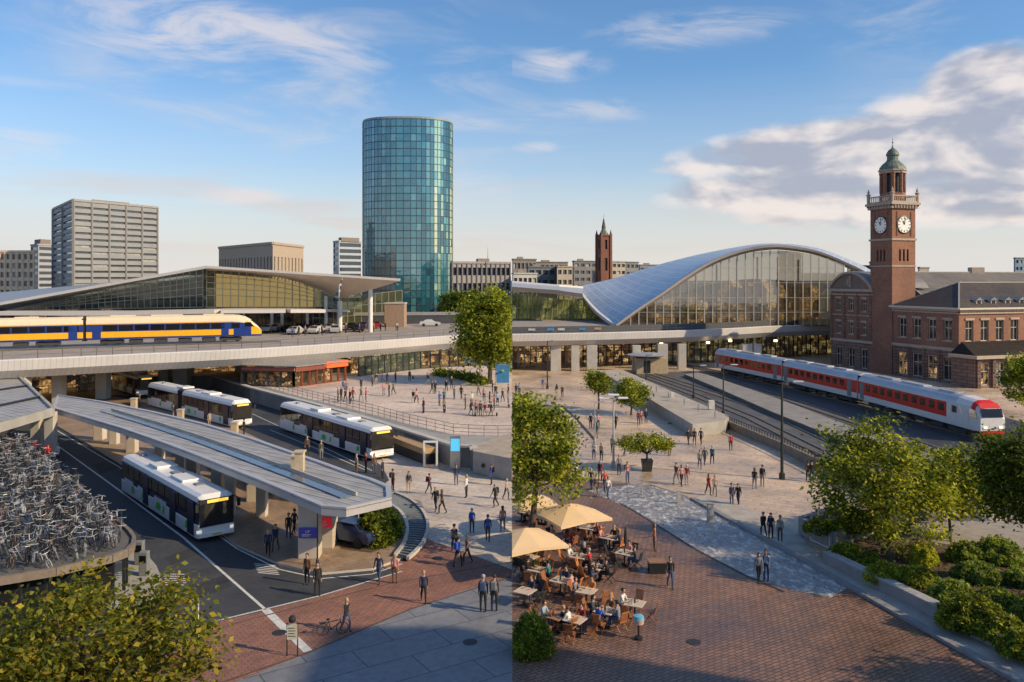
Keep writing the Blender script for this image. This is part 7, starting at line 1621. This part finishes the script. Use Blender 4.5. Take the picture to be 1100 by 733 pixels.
for q in cen[:22]: mb.tube(pb_ + Vector((0, 0, 1.5)), Vector(q), .035, .01, 5)
mb.build('stem', M('bark', (.09, .065, .045), .9), ps); leaves('foliage', pts, .11, [LM[0], LM[1], LM[2]], mi, ps)
tree('broad green tree growing in the stone planter bed', W(960, 612), 8, .17, Q(950, 526, 52), (4.0, 3.2, 4.2), 110, 120, .5, .14, LM, limbs=50)
tree('second green tree overlapping the planter tree on its right', W(1022, 590), 7, .11, Q(1018, 520, 55), (2.2, 2.2, 2.5), 60, 110, .45, .14, LM, limbs=20)
tree('dark green tree at the right edge above the hedges', Vector((27.8, 45, 0)), 8, .17, Q(1112, 515, 44), (2.6, 2.6, 2.9), 110, 150, .42, .12, [LM[0], LM[0], LM[1]], limbs=24)
tree('tall green tree at the right edge in front of the brick annex', Vector((58.0, 92, 0)), 9, .2, Q(1112, 412, 92), (3.2, 2.8, 3.6), 60, 120, .5, .18, LM, limbs=16)
for k, (px, Y_, rx) in enumerate([(493, 205, 3.0), (503, 215, 3.2), (511, 225, 3.2), (484, 235, 2.5)]):
    tree(['dark tree at the foot of the round glass tower', 'dark tree just right of the tower foot', 'rounded dark tree behind the big plane tree', 'low dark tree peeping beside the tower base'][k], Vector(((px - 550) / F * Y_, Y_, 0)), 9, .4, Q(px, 327, Y_), (rx, rx, 3.4), 36, 90, .7, .34, [LM[0], LM[0], LM[1]], limbs=6, group='trees at the foot of the glass tower')
tree('row tree before the grey office, leftmost', Vector((-16, 262, 0)), 9, .4, Vector((-15, 262, 9)), (7, 5, 4.5), 40, 90, 1, .5, [LM[0], LM[0], LM[1]], limbs=6)
def bush(label, pts_c, rads, n, size, mats, name='bush', cat='bush', cut=None, z=0, wts=(.35, .45, .2), grass=False):
    c0 = pts_c[0]; r = thing(name, label, cat, (c0[0], c0[1], z)); P_ = []; tot = sum(a * b for a, b, _ in rads)
    for (c, rd) in zip(pts_c, rads):
        m = int(n / len(pts_c)); d = rng.normal(size=(m, 3)); d /= np.linalg.norm(d, axis=1)[:, None]; rr = rng.uniform(.55, 1.03, m)[:, None] ** .5; lump = 1 + .16 * np.sin(d[:, :1] * 7 + c[0]) * np.cos(d[:, 1:2] * 9 + d[:, 2:] * 5); q = d * rr * lump * np.array(rd); q[:, 2] = np.abs(q[:, 2]); P_.append(q + np.array([c[0], c[1], z]))
    P_ = np.concatenate(P_); mi = rng.choice(3, size=len(P_), p=wts); leaves('foliage', P_, size, mats, mi, r, cut=cut, flat=.2 if grass else .5)
    mb = MB()
    for c, rd in zip(pts_c, rads):
        for k in range(6): a = random.uniform(0, 6.28); mb.tube((c[0], c[1], z), (c[0] + rd[0] * .6 * math.cos(a), c[1] + rd[1] * .6 * math.sin(a), z + rd[2] * .8), .03, .008, 5)
    mb.build('stems', M('bark', (.09, .065, .045), .9), r, cut=cut); return r
bc = W(572, 712); bush('round clipped green bush beside the cafe terrace', [(bc.x, bc.y + .9)], [(1.0, .9, 1.75)], 9000, .07, [LM[0], LM[1], LM[2]], cut='right')
# planter beds
def strip(label, ctrl, rad, n, size, mats, wts=(.35, .45, .2), z=.35, grass=False):
    cs, rs = [], []
    for i in range(len(ctrl) - 1):
        a, b = W(*ctrl[i], z), W(*ctrl[i + 1], z); m = max(1, int((b - a).length / (rad[0] * .9)))
        for k in range(m): q = a.lerp(b, (k + random.random() * .5) / m); cs.append((q.x, q.y)); s = random.uniform(.8, 1.2); rs.append((rad[0] * s, rad[1] * s, rad[2] * s))
    return bush(label, cs, rs, n, size, mats, 'hedge', 'hedge', z=z, wts=wts, grass=grass)
LG = [leafmat('leaf_sage', (.13, .19, .06)), leafmat('leaf_lime', (.24, .31, .045)), leafmat('leaf_pale', (.38, .40, .10))]
strip('dark hedge along the wall nearest the bottom right corner', [(1030, 668), (1070, 680), (1115, 715)], (1.35, 1.2, 1.25), 26000, .085, LM)
strip('light feathery hedge behind the nearest dark hedge', [(1018, 645), (1060, 650), (1120, 668)], (1.2, 1.0, 1.05), 20000, .085, LG)
strip('low sage hedge in the middle of the planted bed', [(1040, 622), (1080, 625), (1120, 630)], (1.2, 1.0, .85), 15000, .085, LG, (.6, .3, .1))
strip('pale green hedge at the back of the bed on the right', [(1028, 602), (1060, 602), (1095, 604)], (1.3, 1.1, 1.2), 16000, .09, LG)
strip('low dark shrubs inside the wall left of the tree trunk', [(905, 598), (930, 608), (952, 618)], (1.0, .9, .85), 13000, .08, LM)
strip('mid green shrubs right under the planter tree', [(950, 624), (975, 628), (1000, 622)], (1.0, .9, .85), 12000, .08, [LM[1], LM[1], LM[2]])
strip('loose ferny shrubs between the two planter trees', [(985, 606), (1010, 604)], (.9, .8, 1.3), 8000, .08, [LM[1], LM[2], LM[2]])
strip('bushes inside the square planter box', [(880, 572), (915, 570), (935, 574)], (1.0, .8, .7), 8000, .08, LM, z=.9)
bush('green planting with leaves under the canopy tip', [W(402, 586).xy, W(392, 575).xy, W(412, 578).xy, W(400, 566).xy], [(1.3, 1.2, 1.9)] * 4, 15000, .10, [LM[0], LM[1], LM[2]], z=.14)
sheet('yard_soil', [(362, 560), (415, 556), (424, 585), (398, 594), (366, 590)], .146, soil, zref=.14)
gp_ = rng.uniform(size=(9000, 2)); a, b = W(551, 592), W(598, 640)
gs = []
for i in range(9000):
    px, py = 550.5 + gp_[i, 0] * 28, 575 + gp_[i, 1] * 32; q = W(px, py); gs.append((q.x, q.y, random.uniform(0.01, .09)))
leaves('grass', gs, .06, LM, rng.choice(3, size=9000, p=[.4, .4, .2]), kind='stuff', label='patch of grass under the seam tree', cat='grass', cut='right')
# bed ground litter
gs = []
for i in range(5000):
    px, py = rng.uniform(900, 1100), rng.uniform(590, 690); q = W(px, py, .35)
    if py < 595 + (px - 890) * .48: gs.append((q.x, q.y, .36 + random.uniform(0, .05)))
leaves('ground_cover', gs, .08, [M('litter', (.16, .07, .03), .9), LM[0], M('litter2', (.22, .11, .05), .9)], rng.choice(3, size=len(gs)), kind='stuff', label='dry leaf litter and low growth covering the planter bed', cat='ground cover')
sheet('paved_path', [(960, 560), (1110, 560), (1160, 600), (1060, 592), (1000, 582)], .36, M('walk_warm', (.33, .28, .23), .8, var=.2), zref=.36)
p = thing('steel_gate', 'short steel tube barrier by the tracks behind the planter trees', 'railing', W(1060, 542)); mb = MB(); a, b = W(1040, 542), W(1064, 536)
mb.path([a, a + Vector((0, 0, 1.1)), b + Vector((0, 0, 1.1)), b], .05); mb.tube(a + Vector((0, 0, .55)), b + Vector((0, 0, .55)), .04); mb.build('tubes', steel, p)

# ---------------------------------------------------------------- cafe
ctab = M('table_pale', (.58, .46, .34), .5, var=.08, scale=3); ctabr = M('table_brown', (.36, .17, .09), .5, var=.15); cwood = M('chair_wood', (.34, .13, .05), .5, var=.25, scale=5); cdark = M('chair_dark', (.035, .03, .03), .6); cor = M('chair_orange', (.55, .20, .05), .6, var=.15); umb = M('umbrella_cloth', (.74, .52, .30), .8, var=.05, scale=1)
leafU = umb.node_tree; 
def table(label, x, y, top=None, rz=0, w_=.95):
    r = thing('cafe_table', label, 'table', (x, y, 0), rz, 'tables on the cafe terrace'); T_ = Matrix.Translation((x, y, 0)) @ Matrix.Rotation(rz, 4, 'Z'); mb = MB(T_); mb.box(-w_ / 2, w_ / 2, -w_ / 2, w_ / 2, .72, .76); mb.build('tabletop', top or ctab, r, bev=.01); mb = MB(T_); mb.tube((0, 0, .04), (0, 0, .72), .045); mb.build('pedestal', dark, r); mb = MB(T_); mb.bar((-.3, -.3, .03), (.3, .3, .03), .07, .05); mb.bar((-.3, .3, .032), (.3, -.3, .032), .07, .05); mb.build('foot', dark, r); return r
def make_chair(name, m_):
    r = thing('cafe_chair', name, 'chair', (0, 0, 0), 0, 'chairs around the cafe tables')
    mb = MB(); 
    for k in range(5): mb.box(-.22, .22, -.22 + k * .09, -.22 + k * .09 + .075, .44, .47)
    mb.bar((-.2, -.22, .43), (-.2, .22, .43), .03, .03); mb.bar((.2, -.22, .43), (.2, .22, .43), .03, .03); mb.build('seat', m_, r)
    mb = MB()
    for k in range(6): x = -.18 + k * .072; mb.bar((x, .22, .5), (x, .36, .98), .055, .02)
    mb.bar((-.23, .22, .5), (.23, .22, .5), .04, .04); mb.bar((-.23, .365, .98), (.23, .365, .98), .05, .05); mb.build('backrest', m_, r)
    for s in (-1, 1):
        for a, b_ in (((s * .21, -.26, 0), (s * .21, .24, .62)), ((s * .235, .26, 0), (s * .235, -.2, .45))): mb = MB(); mb.bar(a, b_, .035, .035); mb.build('leg', m_ if m_ is not cor else cdark, r)
    return r
cps = [('brown wooden', make_chair('x', cwood)), ('orange-backed', make_chair('x', cor)), ('dark', make_chair('x', cdark))]; cused = set()
TABS = [(632, 579, 'pale square table nearest the big umbrella tip'), (603, 588, 'table between the two umbrellas'), (622, 611, 'laid table with a white-shirted guest beside it'), (640, 623, 'pale table with a bottle in the middle of the terrace'), (671, 607, 'outermost pale table beside the dark box'), (602, 638, 'pale table left of centre with an empty top'), (597, 678, 'brown table at the corner of the bush'), (618, 682, 'small table by the folded white chair'), (650, 672, 'long dining table left half with seated guests'), (682, 664, 'dining table where the white-capped guest sits'), (564, 650, 'cream side table at the seam'), (568, 612, 'table tucked under the near umbrella'), (582, 563, 'table behind the big umbrella pole'), (560, 560, 'far table beside the grass'), (655, 590, 'table with dark chairs behind the bottle table'), (578, 626, 'table in the row of orange deckchairs'), (630, 650, 'table between the centre and the dining group')]
wlab = ['front side', 'left side', 'far side', 'right side']
short = ['umbrella-tip table', 'table between the umbrellas', 'laid table', 'bottle table', 'outermost table', 'empty pale table', 'bush-corner table', 'small folded-chair table', 'long dining table', 'white-capped guest table', 'cream seam table', 'near-umbrella table', 'umbrella-pole table', 'grass-side table', 'dark-chair table', 'deckchair-row table', 'centre-gap table']
for k, (px, py, lab) in enumerate(TABS):
    p = W(px, py); 
    if p.x < .6: p.x = .6
    rz = R(-32 + random.uniform(-8, 8)); table(lab, p.x, p.y, ctabr if k in (6, 1, 12) else ctab, rz)
    if k in (3, 5, 8, 9, 2, 4):
        o = thing('bottle_and_glasses', f'bottle and glasses standing on the {short[k]}', 'tableware', (p.x, p.y, .76)); mb = MB(); mb.lathe([(.045, 0), (.045, .18), (.016, .25), (.016, .32)], 10, (p.x, p.y, .76)); mb.build('bottle', M('bottle_green', (.03, .06, .02), .15), o)
        for dx, dy in ((.2, .1), (-.15, -.2)): mb = MB(); mb.lathe([(.035, 0), (.04, .13)], 10, (p.x + dx, p.y + dy, .76)); mb.build('glass', M('tumbler', (.6, .55, .45), .1), o)
    for s in range(4):
        a = rz + R(-90 + 90 * s) + random.uniform(-.25, .25); q = p + Vector((math.cos(a), math.sin(a), 0)) * random.uniform(.78, .98)
        if q.x < .4: continue
        t = (0 if k not in (4, 14) else 2) if random.random() < .55 else random.randrange(3); nm, pr0 = cps[t]
        if pr0.name in cused: r = copy_tree(pr0)
        else: cused.add(pr0.name); r = pr0
        r.location = (q.x, q.y, 0); r.rotation_euler = (0, 0, a - R(90) + random.uniform(-.3, .3)); side_ = wlab[s]
        r['label'] = f'{nm} chair at the {side_} of the {short[k]}'
# seated guests
def seat_at(k, s, top, bot, place, hair=None, long_=0):
    px, py, _ = TABS[k]; p = W(px, py); a = R(-32) + R(-90 + 90 * s); q = p + Vector((math.cos(a), math.sin(a), 0)) * .72; q.x = max(q.x, .5); return pe(0, 0, top, bot, 'sitting', a - R(90), loc=Vector((q.x, q.y, 0)), place=place, hair=hair, long_=long_)
for (k, s, t, b_, pl) in [(8, 1, 'grey', 'denim', 'at the left end of the dining table'), (8, 2, 'brown', 'black', 'behind the dining table'), (8, 3, 'dark grey', 'black', 'at the right of the long dining table'), (9, 3, 'white', 'grey', 'in a cap at the terrace corner'), (2, 3, 'white', 'beige', 'at the laid table'), (3, 1, 'black', 'black', 'left of the bottle table'), (4, 1, 'dark grey', 'denim', 'left of the outermost table'), (0, 1, 'maroon', 'black', 'left of the umbrella-tip table'), (5, 2, 'navy', 'black', 'behind the empty pale table'), (11, 2, 'brown', 'black', 'under the near umbrella'), (15, 1, 'teal', 'black', 'in the deckchair row'), (12, 2, 'red', 'black', 'behind the umbrella pole'), (14, 2, 'black', 'denim', 'among the dark chairs'), (6, 3, 'pale blue', 'denim', 'at the bush corner table'), (13, 1, 'white', 'navy', 'beside the grass patch'), (1, 3, 'beige', 'brown', 'between the two umbrellas'), (16, 2, 'orange', 'black', 'at the centre-gap table'), (7, 2, 'maroon', 'black', 'by the folded white chair'), (0, 3, 'grey', 'black', 'right of the umbrella-tip table'), (11, 0, 'orange', 'denim', 'in front under the near umbrella'), (12, 0, 'white', 'black', 'before the umbrella pole'), (1, 1, 'red', 'denim', 'left between the umbrellas')]: seat_at(k, s, t, b_, pl)
taken = {(8, 1), (8, 2), (8, 3), (9, 3), (2, 3), (3, 1), (4, 1), (0, 1), (5, 2), (11, 2), (15, 1), (12, 2), (14, 2), (6, 3), (13, 1), (1, 3), (16, 2), (7, 2), (0, 3), (11, 0), (12, 0), (1, 1)}
for k, s_ in [(0, 2), (1, 2), (2, 1), (2, 2), (3, 2), (3, 0), (4, 2), (5, 1), (6, 1), (7, 3), (8, 0), (10, 2), (11, 3), (12, 1), (12, 3), (13, 2), (13, 3), (14, 1), (15, 2), (15, 3), (16, 3), (14, 3)]:
    c_ = combo('sitting', short[k]); seat_at(k, s_, c_[0], c_[1], f'at the {wlab[s_]} of the {short[k]}', long_=random.random() < .4)
def umbrella(label, c, half, zt, drop, rz, cut=None):
    r = thing('cafe_umbrella', label, 'umbrella', (c.x, c.y, 0)); T_ = Matrix.Translation((c.x, c.y, 0)) @ Matrix.Rotation(rz, 4, 'Z'); cs = [(-half, -half), (half, -half), (half, half), (-half, half)]
    mb = MB(T_)
    for i in range(4):
        a, b_ = cs[i], cs[(i + 1) % 4]; n = 5; m = ((a[0] + b_[0]) / 2, (a[1] + b_[1]) / 2)
        for A_, B_ in ((a, m), (m, b_)):
            za = zt - drop + (0 if A_ == a else .12); zb_ = zt - drop + (0 if B_ == b_ else .12)
            mb.poly([(0, 0, zt), (A_[0], A_[1], za), (B_[0], B_[1], zb_)]); mb.poly([(A_[0], A_[1], za), (A_[0], A_[1], za - .16), (B_[0], B_[1], zb_ - .16), (B_[0], B_[1], zb_)])
    mb.build('canopy', umb, r, cut=cut); mb = MB(T_); mb.tube((0, 0, 0), (0, 0, zt + .08), .04); mb.build('pole', cwood, r, cut=cut); mb = MB(T_); mb.lathe([(.38, 0), (.38, .08), (.08, .14)], 14); mb.build('base', conc_d, r, cut=cut)
    for (a, b_) in cs: mb = MB(T_); mb.bar((0, 0, zt - .06), (a * .98, b_ * .98, zt - drop - .03), .025, .025); mb.build('rib', cwood, r, cut=cut)
umbrella('large square sand-coloured cafe umbrella farther from the camera', Q(612, 541, 52.6).xy.to_3d(), 1.9, Q(612, 541, 52.6).z, .72, R(30))
umbrella('near sand-coloured cafe umbrella cut by the seam', Vector((.75, 48.2, 0)), 1.85, Q(567, 567, 48.2).z, .75, R(26), cut='right')
p = W(563, 554); umbrella('ochre umbrella half hidden behind the leafy tree', Vector((p.x + .3, 56, 0)), 1.5, 2.6, .5, R(20), cut='right')
p = W(708, 617); r = thing('planter_cube', 'dark square box with timber top at the terrace corner', 'box', p); mb = MB(); mb.box(p.x - .55, p.x + .4, p.y, p.y + .7, 0, .62); mb.build('box', dark, r); mb = MB(); mb.box(p.x - .58, p.x + .43, p.y - .03, p.y + .73, .62, .68); mb.build('lid', wood, r)
p = W(686, 687); r = thing('round_sign', 'blue and pink round-faced stand at the front of the terrace', 'sign', p); mb = MB(); mb.lathe([(.2, 0), (.2, .12), (.05, .16), (.05, .75)], 12, p); mb.build('stand', black, r); mb = MB(); mb.lathe([(.24, .75), (.27, .95)], 16, p); mb.build('lower_face', M('peach', (.60, .35, .28), .5), r); mb = MB(); mb.lathe([(.27, .95), (.24, 1.12), (.05, 1.16)], 16, p); mb.build('upper_face', M('sky_face', (.16, .42, .55), .5), r)
p = W(672, 597); r = thing('closed_parasol', 'slim closed dark parasol standing at the terrace edge', 'parasol', p); mb = MB(); mb.lathe([(.2, 0), (.05, .1), (.05, .7), (.13, .8), (.09, 1.5), (.03, 1.8)], 10, p); mb.build('folded_cloth', cdark, r)
# unseen beyond the right edge: trees, and an office block added to shade the foreground
nb = office('tall brown office block standing off to the right of the square', 'office_block', (52, 16.5), (52, -14), (58, -14), 37, M('brown_clad2', (.25, .2, .16), .7), 7, 8, 6, wh=.5, wwid=.7)
for k, (x, y, h) in enumerate([(36, 37, 8.5), (43, 41, 8.5), (30, 30, 9.5)]):
    tree(['street tree just beyond the lower right edge', 'street tree farther right of the hedges', 'street tree nearest the brown office block'][k], Vector((x, y, 0)), h, .2, Vector((x, y, h * .66)), (3.0, 3.0, h * .33), 60, 60, .55, .2, LM, limbs=14)
